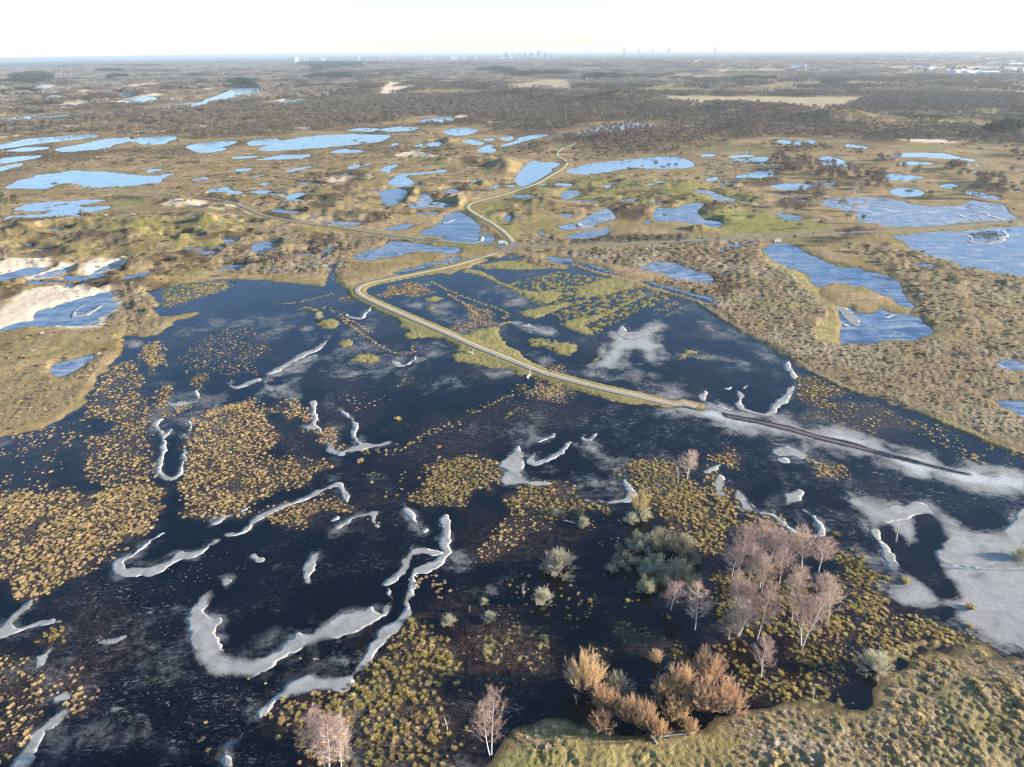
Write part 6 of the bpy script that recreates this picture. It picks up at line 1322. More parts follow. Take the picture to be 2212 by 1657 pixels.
# keep the white ice and the roads free
bare = np.zeros(len(tx), bool)
for parts, lab, soft in WICE:
    q = np.vstack([P(c, s) for c, s in parts]); bare |= sdf(q, tx, ty, 2.0) < .1
for ln, hw in ROADS: bare |= linedist(ln, tx, ty, 5.) < hw + .6
bare &= rng.random(len(tx)) < .9
tz = np.maximum(height(tx, ty), -.02)
pxx, pyy, dep = project(tx, ty, tz)
okv = (~bare) & (pxx > -40) & (pxx < 2251) & (pyy < 1700)
idx = np.nonzero(okv)[0]
smallk = np.array([VAR[v][0] == 'pink' for v in tv])
app = ts / dep * np.where(smallk, .5, 1.) * ((pxx > 4) & (pxx < 2207) & (pyy < 1650))
idx = idx[np.argsort(-app[idx])]
SOLO = idx[:300]; REST = idx[300:]
LAND = [(float(np.vstack([P(c, q_) for c, q_ in parts])[:, 0].mean()), float(np.vstack([P(c, q_) for c, q_ in parts])[:, 1].mean()), lab) for parts, lab, _ in WICE]
LAND += [(o.location.x, o.location.y, o['label']) for o in COL.objects if o.parent is None and o.type == 'EMPTY' and 'label' in o and o.location.y < 260]
LANDM = [(o.location.x, o.location.y, o['label']) for o in COL.objects if o.parent is None and o.type == 'EMPTY' and 'label' in o and o.location.y > 200]
def near(L_, x_, y_, words):
    c_ = sorted(L_, key=lambda q: (q[0] - x_) ** 2 + (q[1] - y_) ** 2)
    for q in c_[:6]:
        if len(q[2].split()) <= words: return q[2]
    return c_[0][2]
def size_word(v): return 'small' if v < .5 else 'middling' if v < .66 else 'large'
proto = {}
tussock_name = {'pink': 'rush_tuft', 'heath': 'heath_tuft', 'pale': 'grass_lump'}
def put_tuft(vr, x_, y_, z_, s_, rz, lab, grp):
    k, i = VAR[vr]
    o = link(tussock_name.get(k, 'tussock'), TUFTS[k][i], None, (x_, y_, z_)); o.scale = (s_, s_, s_ * random.uniform(.85, 1.15)); o.rotation_euler = (0, 0, rz)
    proto.setdefault(vr, o); return tag(o, lab, 'tussock', grp)
for i in SOLO:
    lm = near(LAND, float(tx[i]), float(ty[i]), 11)
    colr = {'tan': 'tan', 'olive': 'olive', 'gold': 'golden', 'pink': 'reddish', 'heath': 'brown', 'pale': 'pale'}[VAR[int(tv[i])][0]]
    lab = TP[i][4] if TP[i][4].split()[0] in ('single', 'lone', 'frosted') else f"{size_word(float(ts[i]))} {colr} tussock nearest the {lm}"
    put_tuft(int(tv[i]), float(tx[i]), float(ty[i]), float(tz[i]), float(ts[i]), random.uniform(0, 6.28), lab, 'tussocks near the ' + lm)
for vr in range(len(VAR)):                       # a first one of the kinds that do not occur among the nearest
    if vr not in proto:
        c_ = [i for i in REST if tv[i] == vr]
        if c_:
            i = c_[0]; put_tuft(vr, float(tx[i]), float(ty[i]), float(tz[i]), float(ts[i]), 0., TP[i][4], 'tussocks: ' + TP[i][4].split(' in ')[-1].split(' on ')[-1])
        else:
            p = pt('F', 1450 + 37 * vr, 700); put_tuft(vr, float(p[0]), float(p[1]), float(height(*p)[0]), .9, 0., ('brown heath tuft' if VAR[vr][0] == 'heath' else 'pale grass lump') + ' on the rough heath right of the fence', 'tufts on the right heath')
SRC = [[proto[v]] for v in range(len(VAR))]
P3 = np.column_stack([tx, ty, tz])[REST]
cloud('tussocks', P3, rng.uniform(0, 6.28, len(REST)), ts[REST], tv[REST], SRC, 'thousands of tan and olive tussocks farther out in the flooded marsh', 'tussocks')
print('tufts', len(SOLO), len(REST))

# rough growth on dry land: brown heath tufts and pale grass lumps
hx, hs, hv = [], [], []
for q, k in ROUGH:
    dist = np.hypot(*q.mean(0)); sp_ = .78 if q is ROUGH[-1][0] or q is ROUGH[-2][0] else np.clip(dist / 175, .95, 2.6)
    a = fill(q, sp_); a = a[rng.random(len(a)) < .75 * k + .2]
    past = q is ROUGH[-1][0] or q is ROUGH[-2][0]
    for p in a:
        kk = ('pale' if rng.random() < .5 else 'tan' if rng.random() < .5 else 'olive') if past else ('heath' if rng.random() < .60 else 'pale' if rng.random() < .45 else 'olive')
        hx.append(p); hs.append(rng.choice([.3, .5, .7, 1.0], p=[.35, .35, .22, .08]) * (1.05 if past else sp_ / 1.25)); hv.append(VIX[(kk, int(rng.integers(3)))])
for q, a_ in DUNES:
    sp2 = np.clip(np.hypot(*q.mean(0)) / 145, 2.0, 3.4)
    a = fill(q, sp2, .9); cl = fbm(a[:, 0], a[:, 1], 16., 3, 405); a = a[rng.random(len(a)) < .34 + .9 * cl]
    for p in a:
        kk = 'heath' if rng.random() < .7 else 'olive' if rng.random() < .7 else 'pale'
        hx.append(p); hs.append(rng.choice([.5, .8, 1.2, 1.9], p=[.3, .35, .25, .1]) * sp2 / 2.6); hv.append(VIX[(kk, int(rng.integers(3)))])
hx = np.array(hx); hs = np.array(hs); hv = np.array(hv)
ff = fields(hx[:, 0], hx[:, 1])
rdn = noise(hx[:, 0], hx[:, 1], 7., 401)
ok = (ff['h'] > .1) & (ff['rd'] > 1.2) & in_view(hx[:, 0], hx[:, 1], 0, 60) & (ff['mown'] < .2) & (rdn > -.1 - .5 * (rng.random(len(hx)) < .35))
cloud('heath_growth', np.column_stack([hx, ff['h'] - .05])[ok], rng.uniform(0, 6.28, ok.sum()), hs[ok], hv[ok], SRC, 'rough heath tufts and frosted grass lumps on the drier land', 'undergrowth')
print('heath', ok.sum())

# ---------------------------------------------------------------- scrub and woods in the distance
DENSE = [(P(c, s), k) for c, s, k in [('B', "-100,500 300,430 700,400 1000,420 1500,480 2212,520 2212,760 1900,800 1650,810 1480,740 1330,700 1200,690 900,655 700,645 500,590 200,640 -100,620", .62), ('C', "-100,540 500,560 900,560 1150,620 1500,650 2000,680 2300,700 2300,770 1900,750 1500,720 1250,700 900,690 500,680 200,720 -100,760", .62),
   ('C', "600,740 900,770 1000,800 880,850 700,850 620,800", .6), ('A', "1000,690 1300,660 1700,620 2212,600 2212,680 1900,650 1700,680 1300,720 1050,720", .55), ('A', "450,690 700,670 900,680 950,710 700,705 500,700", .4), ('A', "1300,560 1700,540 2212,500 2212,600 1700,610 1300,600", .4), ('A', "700,540 1000,545 1250,590 1000,620 700,600", .3), ('A', "0,380 400,420 800,420 900,440 1200,450 1330,480 1100,510 700,500 400,480 0,470", .4), ('A', "900,390 1450,330 2212,420 2212,480 1700,460 1480,400 1300,440 1000,430", .45),
   ('C', "1130,470 1400,430 2300,440 2300,540 1700,540 1300,540 1100,530", .6), ('C', "0,470 400,490 800,525 600,550 0,520", .35), ('B', "1600,790 2212,770 2212,830 1900,830 1650,830", .45), ('C', "1900,690 2300,690 2300,760 2000,760", .5)]]
REDWOOD = [(P(c, s), k) for c, s, k in [('C', "630,850 800,860 1000,890 1140,920 1130,990 1000,990 760,960 660,940", .5), ('C', "1200,960 1360,960 1370,1060 1210,1070", .5), ('C', "1270,850 1410,850 1410,905 1280,905", .35), ('C', "1370,930 1560,920 1560,975 1400,980", .28), ('C', "1700,900 1860,900 1860,970 1720,970", .4), ('C', "640,1000 1000,1000 1100,1060 900,1080 700,1060", .16), ('C', "1850,960 2100,990 2150,1100 1990,1110 1900,1040", .25), ('B', "1700,640 1900,620 2050,700 1900,740 1600,740 1480,720", .4), ('C', "2060,890 2150,890 2150,950 2070,950", .35), ('C', "20,770 100,770 100,820 20,820", .3), ('C', "430,600 560,590 560,660 440,660", .4)]]
OPEN = [P('A', "-100,700 450,705 1060,735 1600,760 1600,870 2212,830 2212,1600 -100,1600"), P('B', "-100,830 1000,830 1400,840 1440,925 2212,950 2212,1600 -100,1600"), P('C', "-100,790 520,790 620,860 380,1000 600,1300 -100,1600"), P('C', "1250,760 2000,760 2200,860 1960,1000 1300,1000")]
R1 = 1750.
sp_ = 5.6
gx, gy = np.meshgrid(np.arange(-1500, 1500, sp_), np.arange(230, R1 + 150, sp_))
sx = gx.ravel() + rng.uniform(-.45, .45, gx.size) * sp_; sy = gy.ravel() + rng.uniform(-.45, .45, gx.size) * sp_
rr = np.hypot(sx, sy); k_ = in_view(sx, sy, 0, 60) & (rr < R1)
sx, sy, rr = sx[k_], sy[k_], rr[k_]
den = .02 + .07 * sstep(450, 700, rr) + .85 * sstep(.0, .28, fbm(sx, sy * .8, 70., 4, 501)) * sstep(560, 900, rr) + .35 * sstep(1150, 1600, rr) * sstep(-.3, .3, fbm(sx, sy, 150., 3, 502))
for q in OPEN: den = np.where(inside(q, sx, sy), np.minimum(den, .016 + .12 * sstep(.2, .55, fbm(sx, sy, 40., 3, 503))), den)
for q, k in DENSE: den = np.maximum(den, k * sstep(10, -10, sdf(q, sx, sy, 25.) + 12 * fbm(sx, sy, 25., 3, 504)) * 1.45 * sstep(-.85, -.1, fbm(sx, sy, 32., 3, 505)))
red = np.zeros(len(sx))
for q, k in REDWOOD: red = np.maximum(red, k * sstep(4, -4, sdf(q, sx, sy, 10.)))
den = np.maximum(den, red)
for q in (FIELDS[0], FIELDS[1], FIELDS[5]): den *= sstep(-10, 4, sdf(q, sx, sy, 12.))
k_ = rng.random(len(sx)) < den
sx, sy, rr, red = sx[k_], sy[k_], rr[k_], red[k_]
ff = fields(sx, sy)
k_ = ((ff['dw'] > np.where(rr > 700, 22., 1.5)) | ((red > .2) & (rng.random(len(sx)) < .35))) & (ff['df'] > 2) & (ff['rd'] > 3) & ~((rr < 330) & (rng.random(len(sx)) < .7))
sx, sy, rr, red, sh = sx[k_], sy[k_], rr[k_], red[k_], ff['h'][k_]
u = rng.random(len(sx))
kindn = np.where(red > .1, np.where(u < .75, 2, 1), np.where(u < np.where(rr > 1100, .50, .80), 0, np.where(u < .96, 1, 2)))
size = np.select([kindn == 0, kindn == 1, kindn == 2], [rng.uniform(2.4, 5.2, len(sx)) * (1 + .5 * sstep(900, 1600, rr)), rng.uniform(4., 7.5, len(sx)) * (1 + .25 * sstep(900, 1600, rr)), rng.uniform(5., 8.5, len(sx))])
KN = [('hawthorn', 'hawthorn_shrub', 'shrub'), ('grey_tree', 'bare_tree', 'tree'), ('red_birch', 'birch_tree', 'tree')]
def region(x_, y_):
    a, b, d = project(x_, y_, 0)
    where = 'by the right hand ponds' if a > 1420 else 'between the middle ponds' if a > 780 else 'among the ponds on the left'
    if b < 330: where = 'in the far scrub ' + ('on the right' if a > 1420 else 'beyond the winding road' if a > 780 else 'near the river')
    return where
SRC2 = []; vbase = []
for ki, (kd, nm, cat) in enumerate(KN):
    vbase.append(len(SRC2)); SRC2 += [[None]] * len(SPEC[kd])
pick = np.array([rng.integers(len(SPEC[KN[k][0]])) for k in kindn])
rest = []
for ki, (kd, nm, cat) in enumerate(KN):
    ii = np.nonzero(kindn == ki)[0]; ii = ii[np.argsort(-(size[ii] / rr[ii]))]
    for n_, i in enumerate(ii[:230]):
        h0, tm, cm = SPEC[kd][pick[i]]
        o = empty(nm, (float(sx[i]), float(sy[i]), float(max(sh[i], -.1)) - .05), random.uniform(0, 6.28)); s_ = float(size[i] / h0); w_ = random.uniform(.85, 1.35); o.scale = (s_ * w_, s_ * w_, s_)
        t_ = link('trunk', tm, o); c_ = link('crown', cm, o)
        where = region(sx[i], sy[i]); sz = 'small' if size[i] < (3.2 if ki == 0 else 6) else 'large'
        lm = near(LANDM, float(sx[i]), float(sy[i]), 10)
        lab = f"{sz} {'dark hawthorn' if ki == 0 else 'grey tree' if ki == 1 else 'reddish birch'} nearest the {lm}" if rr[i] < 650 else f"{sz} {'dark round hawthorn shrub' if ki == 0 else 'grey leafless tree' if ki == 1 else 'reddish brown birch'} standing {where}"
        tag(o, lab, cat, f"{['hawthorns', 'bare grey trees', 'reddish birches'][ki]} {where if rr[i] >= 650 else 'nearest the ' + lm}, {sz}")
        SRC2[vbase[ki] + pick[i]] = [t_, c_] if SRC2[vbase[ki] + pick[i]] == [None] else SRC2[vbase[ki] + pick[i]]
    rest += list(ii[230:])
rest = np.array(rest)
h0s = np.array([SPEC[KN[k][0]][0][0] for k in kindn])
cloud('scrub', np.column_stack([sx, sy, np.maximum(sh, -.1)])[rest], rng.uniform(0, 6.28, len(rest)), (size / h0s)[rest], (pick + np.array(vbase)[kindn])[rest], SRC2, 'endless grey brown scrub and low trees covering the far dunes', 'scrub')
print('scrub', len(rest))

# woods beyond: each piece a stand of some trees
def stand(name, mat, seed, n, rad, h, tri, w):
    random.seed(seed); b = MB(); R = random.uniform
    for i in range(n):
        a = R(0, 6.28); q = rad * math.sqrt(R(0, 1)); c = Vector((math.cos(a) * q, math.sin(a) * q, 0)); hh = h * R(.7, 1.15); t0 = R(0, .75)
        for k in range(tri):
            v = Vector((R(-1, 1), R(-1, 1), R(-.9, 1))); v.normalize()
            p = c + Vector((v.x * hh * .36, v.y * hh * .36, hh * (.62 + .36 * v.z)))
            b.twig(p, Vector((R(-1, 1), R(-1, 1), R(-.2, 1))), hh * R(.16, .3), w, t0 + R(0, .25))
    return b.mesh(name, mat)
M_wood = plant_mat('far_wood', (.13, .117, .096), (.28, .25, .205), .9, 0, .35)
M_pinewood = plant_mat('far_pines', (.018, .030, .018), (.045, .062, .032), .9, 0, .25)
M_wood2 = plant_mat('far_dark_wood', (.065, .059, .046), (.15, .132, .10), .9, 0, .3)
STANDS = [stand('wood_stand', M_wood if i < 2 else M_wood2, 40 + i, 13, 19, 9.5 if i < 2 else 7., 46, 1.0) for i in range(4)] + [stand('pine_stand', M_pinewood, 60 + i, 13, 18, 11., 46, 1.3) for i in range(2)]
PINES = [P(c, s) for c, s in [('W', "160,300 400,270 570,300 560,340 460,350 380,385 300,380 110,372 110,340"), ('W', "1180,330 1300,295 1420,300 1420,320 1250,335"), ('W', "1080,250 1150,235 1340,245 1340,262 1150,262"), ('W', "180,490 300,455 460,470 400,500 200,500"), ('W', "0,490 60,470 130,500 0,520"), ('A', "1460,370 1500,350 1610,360 1610,400 1500,398"), ('A', "1930,340 2000,320 2212,315 2212,345 2000,350"), ('S', "0,155 200,150 480,150 490,185 300,195 100,215 110,190 0,165"), ('S', "560,160 640,155 640,172 570,175"), ('S', "1440,205 1580,190 1690,205 1760,230 1600,232 1480,222"), ('W', "500,165 1000,165 1500,150 2212,150 2212,160 1600,190 1000,190 700,200"), ('W', "900,120 1200,125 2212,130 2212,150 1300,145 900,140"), ('W', "160,130 400,115 700,120 700,135 300,140"), ('T', "180,330 260,305 490,310 490,345 250,345"), ('T', "1480,335 1560,320 1740,350 1740,360 1500,360"), ('C', "2000,720 2050,650 2110,650 2140,700 2212,700 2212,760 2050,740"), ('B', "1570,345 1780,330 1790,355 1590,355"), ('B', "1080,310 1450,310 1450,330 1100,325"), ('C', "400,360 480,345 480,365 410,368"), ('C', "950,380 1100,375 1060,390 960,390")]]
sp_ = 31.
gx, gy = np.meshgrid(np.arange(-6200, 6200, sp_), np.arange(800, 7800, sp_))
wx = gx.ravel() + rng.uniform(-.5, .5, gx.size) * sp_; wy = gy.ravel() + rng.uniform(-.5, .5, gx.size) * sp_
k_ = in_view(wx, wy, 0, 50); wx, wy = wx[k_], wy[k_]
wr = np.hypot(wx, wy)
pin = np.zeros(len(wx), bool)
for q in PINES: pin |= inside(q, wx, wy)
POLDER = [P('U', "420,240 800,250 1400,225 2300,225 2300,345 1800,345 1400,340 900,300 780,290 500,275"), P('T', "980,225 1250,190 2212,210 2212,265 980,262"), P('U', "1000,150 2300,120 2300,225 1400,225 1000,222 500,235 500,205 900,205"), P('U', "0,30 2300,30 2300,150 900,150 500,130 0,140")]
den = sstep(R1 - 120, R1 + 60, wr) * (.05 + 1.0 * sstep(-.14, .08, fbm(wx, wy * .6, 280., 4, 601)))
den *= 1 - .5 * sstep(-200, -900, wx) * sstep(2600, 1800, wr)
for q in POLDER: den = np.where(inside(q, wx, wy), .16, den)
den = np.where(pin, 1., den)
for q in FIELDS: den = np.where(sdf(q, wx, wy, 30.) < 14, 0, den)
for q in PONDS: den = np.where(sdf(q, wx, wy, 40.) < 22, 0, den)
for q in SAND: den = np.where(sdf(q, wx, wy, 30.) < 10, 0, den)
k_ = rng.random(len(wx)) < den
wx, wy, wr, pin = wx[k_], wy[k_], wr[k_], pin[k_]
wk = np.where(pin, rng.integers(4, 6, len(wx)), np.where(fbm(wx, wy * .5, 420., 3, 603) + rng.normal(0, .12, len(wx)) > 0, rng.integers(0, 2, len(wx)), rng.integers(2, 4, len(wx))))
ws = rng.uniform(.8, 1.25, len(wx)) * np.clip(wr / 3500, 1, 1.6)
wz = height(wx, wy)
first = {}
for v in range(6):
    i = int(np.nonzero(wk == v)[0][0])
    o = link('pine_stand' if v > 3 else 'wood_stand', STANDS[v], None, (float(wx[i]), float(wy[i]), float(wz[i])))
    tag(o, 'clump of dark pines in the far woods' if v > 3 else 'clump of grey leafless trees in the far woods', 'trees', 'far clumps of pines' if v > 3 else 'far clumps of leafless trees'); o['kind'] = 'stuff'; first[v] = o
cloud('far_woods', np.column_stack([wx, wy, wz]), rng.uniform(0, 6.28, len(wx)), ws, wk, [[first[v]] for v in range(6)], 'grey winter woods with dark pine patches reaching to the horizon', 'woods')
print('woods', len(wx))
# ---------------------------------------------------------------- things people made
def paint(name, col, rough=.5, spec=.5, metal=0.):
    m, nt, out = new_mat(name)
    f = noise_n(nt, mapped(nt), 1.3, 4, .6)
    p = principled(nt, out, mixc(nt, ramp(nt, f, .35, .75), col, tuple(v * .86 for v in col)), rough, spec); p.inputs['Metallic'].default_value = metal
    return m
M_white = paint('white_paint', (.82, .83, .84), .3); M_glass = paint('dark_glass', (.015, .018, .022), .08, .6); M_black = paint('black_rubber', (.018, .018, .018), .8, .2)
M_plastic = paint('dark_plastic', (.03, .03, .032), .6, .3); M_red = paint('red_cloth', (.55, .04, .035), .9, .1); M_dark = paint('dark_cloth', (.025, .027, .035), .9, .1); M_skin = paint('skin', (.52, .33, .24), .7, .2); M_hair = paint('brown_hair', (.06, .04, .03), .8, .2); M_jeans = paint('blue_trousers', (.04, .055, .09), .9, .1)
M_light = paint('lamp_glass', (.75, .72, .66), .2, .6); M_tail = paint('tail_lamp', (.45, .02, .015), .25, .6); M_steel = paint('grey_steel', (.42, .42, .42), .35, .5, .8)
M_post = simple_mat('weathered_post', (.34, .30, .25), (.50, .45, .39), 3.0); M_wire = paint('fence_wire', (.30, .29, .28), .5, .4, .5); M_whitewood = simple_mat('white_boards', (.72, .72, .70), (.82, .82, .80), 3.0, .6)
M_bench = simple_mat('grey_wood', (.12, .115, .11), (.22, .21, .20), 4.0)

def bm_obj(name, fn, mat, parent=None, bev=0.0):
    bm = bmesh.new(); fn(bm)
    if bev: bmesh.ops.bevel(bm, geom=bm.edges[:], offset=bev, segments=2, affect='EDGES', clamp_overlap=True)
    bmesh.ops.recalc_face_normals(bm, faces=bm.faces[:])
    me = bpy.data.meshes.new(name); bm.to_mesh(me); bm.free(); me.materials.append(mat)
    return link(name, me, parent)
def box(bm, x0, x1, y0, y1, z0, z1):
    v = [bm.verts.new(p) for p in ((x0, y0, z0), (x1, y0, z0), (x1, y1, z0), (x0, y1, z0), (x0, y0, z1), (x1, y0, z1), (x1, y1, z1), (x0, y1, z1))]
    for f in ((3, 2, 1, 0), (4, 5, 6, 7), (0, 1, 5, 4), (1, 2, 6, 5), (2, 3, 7, 6), (3, 0, 4, 7)): bm.faces.new([v[i] for i in f])
def bar(bm, a, b, w, n=4):
    a, b = Vector(a), Vector(b); d = (b - a).normalized(); u = d.orthogonal().normalized(); w2 = d.cross(u)
    r0 = [bm.verts.new(a + (u * math.cos(2 * math.pi * k / n) + w2 * math.sin(2 * math.pi * k / n)) * w) for k in range(n)]
    r1 = [bm.verts.new(b + (u * math.cos(2 * math.pi * k / n) + w2 * math.sin(2 * math.pi * k / n)) * w) for k in range(n)]
    for k in range(n): bm.faces.new((r0[k], r0[(k + 1) % n], r1[(k + 1) % n], r1[k]))
    bm.faces.new(r0[::-1]); bm.faces.new(r1)
def prism(bm, prof, y0, y1, inset=0.0):
    a = [bm.verts.new((p[0], y0, p[1])) for p in prof]; b = [bm.verts.new((p[0], y1, p[1])) for p in prof]
    bm.faces.new(a); bm.faces.new(b[::-1])
    for i in range(len(prof)): bm.faces.new((a[i], b[i], b[(i + 1) % len(prof)], a[(i + 1) % len(prof)]))

# white van by the crossroads, nose to the right
vp = pt('J', 820, 628); vlen = 5.0
va = pt('J', 700, 625); vb = pt('J', 930, 622); ang = math.atan2(vb[1] - va[1], vb[0] - va[0])
van = empty('delivery_van', (float(vp[0]), float(vp[1]), .62), ang)
van.scale = (wide('J', 820, 628, 262) / 5.0,) * 3
tag(van, 'white delivery van parked beside the pond at the crossroads', 'van')
body = [(-2.5, .35), (2.42, .35), (2.5, .62), (2.46, 1.02), (1.78, 1.22), (1.12, 1.98), (.8, 2.12), (-2.3, 2.16), (-2.48, 2.02)]
bm_obj('body', lambda b: prism(b, body, -.95, .95), M_white, van, .05)
for s in (-1, 1):
    bm_obj('side_window', lambda b: prism(b, [(.62, 1.22), (1.55, 1.22), (1.10, 1.86), (.66, 1.86)], s * .955 - .012, s * .955 + .012), M_glass, van)
    bm_obj('sill_panel', lambda b: box(b, -1.35, 1.25, s * .955 - .015, s * .955 + .015, .36, .56), M_plastic, van)
    bm_obj('headlight', lambda b: box(b, 2.44, 2.53, s * .72 - .16, s * .72 + .16, .76, .96), M_light, van)
    bm_obj('tail_light', lambda b: box(b, -2.53, -2.46, s * .86 - .07, s * .86 + .07, .75, 1.35), M_tail, van)
    bm_obj('wing_mirror', lambda b: box(b, 1.38, 1.5, s * 1.08 - .09, s * 1.08 + .09, 1.22, 1.46), M_plastic, van, .02)
    for x in (-1.55, 1.62):
        w = bm_obj('wheel', lambda b: [bar(b, (x, s * .98, .33), (x, s * .74, .33), .33, 16)], M_black, van)
        bm_obj('rim', lambda b: [bar(b, (x, s * .995, .33), (x, s * .97, .33), .19, 12)], M_steel, w)
ws = bm_obj('windscreen', lambda b: [b.faces.new([b.verts.new(p) for p in ((1.80, -.80, 1.235), (1.80, .80, 1.235), (1.165, .72, 1.955), (1.165, -.72, 1.955))])], M_glass, van)
bm_obj('bumper', lambda b: box(b, 2.38, 2.56, -.93, .93, .32, .56), M_plastic, van, .03)
bm_obj('rear_window', lambda b: [box(b, -2.515, -2.485, -.75, -.08, 1.3, 1.8), box(b, -2.515, -2.485, .08, .75, 1.3, 1.8)], M_glass, van)

# people: one continuous skinned body each
def person(x, y, rz, pose, top, legs, label, z=.62):
    J_ = {'pelvis': (0, 0, .93), 'chest': (.03, 0, 1.28), 'neck': (.05, 0, 1.48), 'head': (.07, 0, 1.62), 'crown': (.07, 0, 1.74)}
    st = {'walk': .26, 'stand': .03, 'bend': .12}[pose]
    if pose == 'bend': J_.update(chest=(.22, 0, 1.22), neck=(.36, 0, 1.36), head=(.46, 0, 1.45), crown=(.52, 0, 1.55))
    pts = dict(J_); E_ = [('pelvis', 'chest'), ('chest', 'neck'), ('neck', 'head'), ('head', 'crown')]; Rr = {'pelvis': .145, 'chest': .165, 'neck': .06, 'head': .098, 'crown': .07}
    for s, n in ((-1, 'r'), (1, 'l')):
        f = s * st; c = pts['chest']
        pts['hip' + n] = (0, s * .10, .88); pts['knee' + n] = (f * .55 + .03, s * .11, .49); pts['ank' + n] = (f - (.06 if f < 0 else 0), s * .11, .08); pts['toe' + n] = (f + .15, s * .12, .035)
        pts['sho' + n] = (c[0] + .04, s * .19, c[2] + .14); pts['elb' + n] = (c[0] - f * .45, s * .27, c[2] - .14); pts['wri' + n] = (c[0] - f * .7 + .10, s * .25, c[2] - .38); pts['han' + n] = (c[0] - f * .75 + .13, s * .24, c[2] - .49)
        E_ += [('pelvis', 'hip' + n), ('hip' + n, 'knee' + n), ('knee' + n, 'ank' + n), ('ank' + n, 'toe' + n), ('chest', 'sho' + n), ('sho' + n, 'elb' + n), ('elb' + n, 'wri' + n), ('wri' + n, 'han' + n)]
        Rr.update({'hip' + n: .10, 'knee' + n: .068, 'ank' + n: .048, 'toe' + n: .042, 'sho' + n: .07, 'elb' + n: .052, 'wri' + n: .038, 'han' + n: .042})
    names = list(pts); me = bpy.data.meshes.new('body'); me.from_pydata([pts[k] for k in names], [(names.index(a), names.index(b)) for a, b in E_], [])
    o = bpy.data.objects.new('body', me); COL.objects.link(o)
    o.modifiers.new('skin', 'SKIN')
    for i, k in enumerate(names): me.skin_vertices[0].data[i].radius = (Rr[k] * (1.0), Rr[k] * (1.15 if k in ('chest', 'pelvis') else 1)); 
    me.skin_vertices[0].data[0].use_root = True
    sd = o.modifiers.new('sub', 'SUBSURF'); sd.levels = 1; sd.render_levels = 1
    dg = bpy.context.evaluated_depsgraph_get(); m2 = bpy.data.meshes.new_from_object(o.evaluated_get(dg)); bpy.data.objects.remove(o)
    m2.name = 'body'; m2.materials.clear()
    for mm in (top, legs, M_skin, M_black): m2.materials.append(mm)
    hz = pts['neck'][2]
    for p in m2.polygons:
        c = p.center; p.material_index = 2 if c.z > hz + .03 and not pose == 'bend' or (pose == 'bend' and c.x > .36 and c.z > 1.33) else 3 if c.z < .09 else 1 if c.z < .92 else 0
        p.use_smooth = True
    root = empty('person', (float(x), float(y), z), rz); link('body', m2, root)
    hd = pts['head']; cr_ = pts['crown']
    def hair(b):
        bmesh.ops.create_icosphere(b, subdivisions=2, radius=.112, matrix=Matrix.Translation((cr_[0] - .025, 0, cr_[2] - .03)))
        for v in list(b.verts):
            if v.co.x > cr_[0] + .045 and v.co.z < cr_[2] - .01: b.verts.remove(v)
    bm_obj('hair', hair, M_hair, root)
    return tag(root, label, 'person')
p = pt('J', 668, 630); person(p[0], p[1], ang, 'stand', M_dark, M_dark, 'person in dark clothes standing at the back of the white van')
p = pt('O', 108, 300); person(p[0], p[1], math.pi * 1.05, 'walk', M_red, M_jeans, 'walker in a red jacket on the lane right of the crossroads', .60)
p = pt('O', 1440, 236); person(p[0], p[1], .1, 'bend', M_plastic, M_dark, 'person in black and grey stooping on the lane near the white rail', .60)
p = pt('O', 2060, 206); person(p[0], p[1], .1, 'walk', M_dark, M_dark, 'walker in dark clothes striding towards the lakes', .60)

# fences
def fence(name, line, step, ph, pr, label, grp, wires=3, white=()):
    ln = smooth_line(line, .5); seg = np.linalg.norm(np.diff(ln, axis=0), axis=1); s = np.concatenate([[0], np.cumsum(seg)])
    at_ = np.arange(0, s[-1], step) + rng.normal(0, .12, len(np.arange(0, s[-1], step)))
    q = np.column_stack([np.interp(at_, s, ln[:, 0]), np.interp(at_, s, ln[:, 1])]); z = np.maximum(height(q[:, 0], q[:, 1]), -.05)
    k = in_view(q[:, 0], q[:, 1], 0, 120); q, z = q[k], z[k]
    root = empty(name, (float(q[0][0]), float(q[0][1]), 0)); o0 = q[0]
    b = bmesh.new(); bar(b, (0, 0, -.25), (0, 0, ph), pr, 6); bmesh.ops.recalc_face_normals(b, faces=b.faces[:]); pm = bpy.data.meshes.new('post'); b.to_mesh(pm); b.free(); pm.materials.append(M_post)
    tops = []
    for p_, z_ in zip(q, z):
        o = link('post', pm, root, (float(p_[0] - o0[0]), float(p_[1] - o0[1]), float(z_))); o.rotation_euler = (random.gauss(0, .035), random.gauss(0, .035), random.uniform(0, 3)); sc = random.uniform(.9, 1.1); o.scale = (1, 1, sc)
        tops.append((p_[0] - o0[0], p_[1] - o0[1], z_))
    for w in range(wires):
        T = MB(); hh = ph * (.92 - .3 * w)
        for a_, b_ in zip(tops, tops[1:]):
            if math.hypot(a_[0] - b_[0], a_[1] - b_[1]) < step * 1.8: T.tube([(a_[0], a_[1] + .07, a_[2] + hh), ((a_[0] + b_[0]) / 2, (a_[1] + b_[1]) / 2 + .07, (a_[2] + b_[2]) / 2 + hh - .02), (b_[0], b_[1] + .07, b_[2] + hh)], [.009] * 3, 3)
        T.mesh('wire', M_wire); me = bpy.data.meshes['wire' if w == 0 and name not in USED else [m.name for m in bpy.data.meshes if m.name.startswith('wire')][-1]]
        link('wire', me, root)
    USED.add(name)
    return tag(root, label, 'fence')
USED = set()
fence('wire_fence', FENCE_A, 3.6, 1.35, .075, 'long post and wire fence along the ditch of the wet field', None)
fence('wire_fence', FENCE_B, 4.2, 1.35, .07, 'post and wire fence standing in the edge of the right hand lake', None)
fence('wire_fence', FENCE_C[0], 5.0, 1.3, .08, 'short fence on the near verge of the lane right of the crossroads', None, 2)
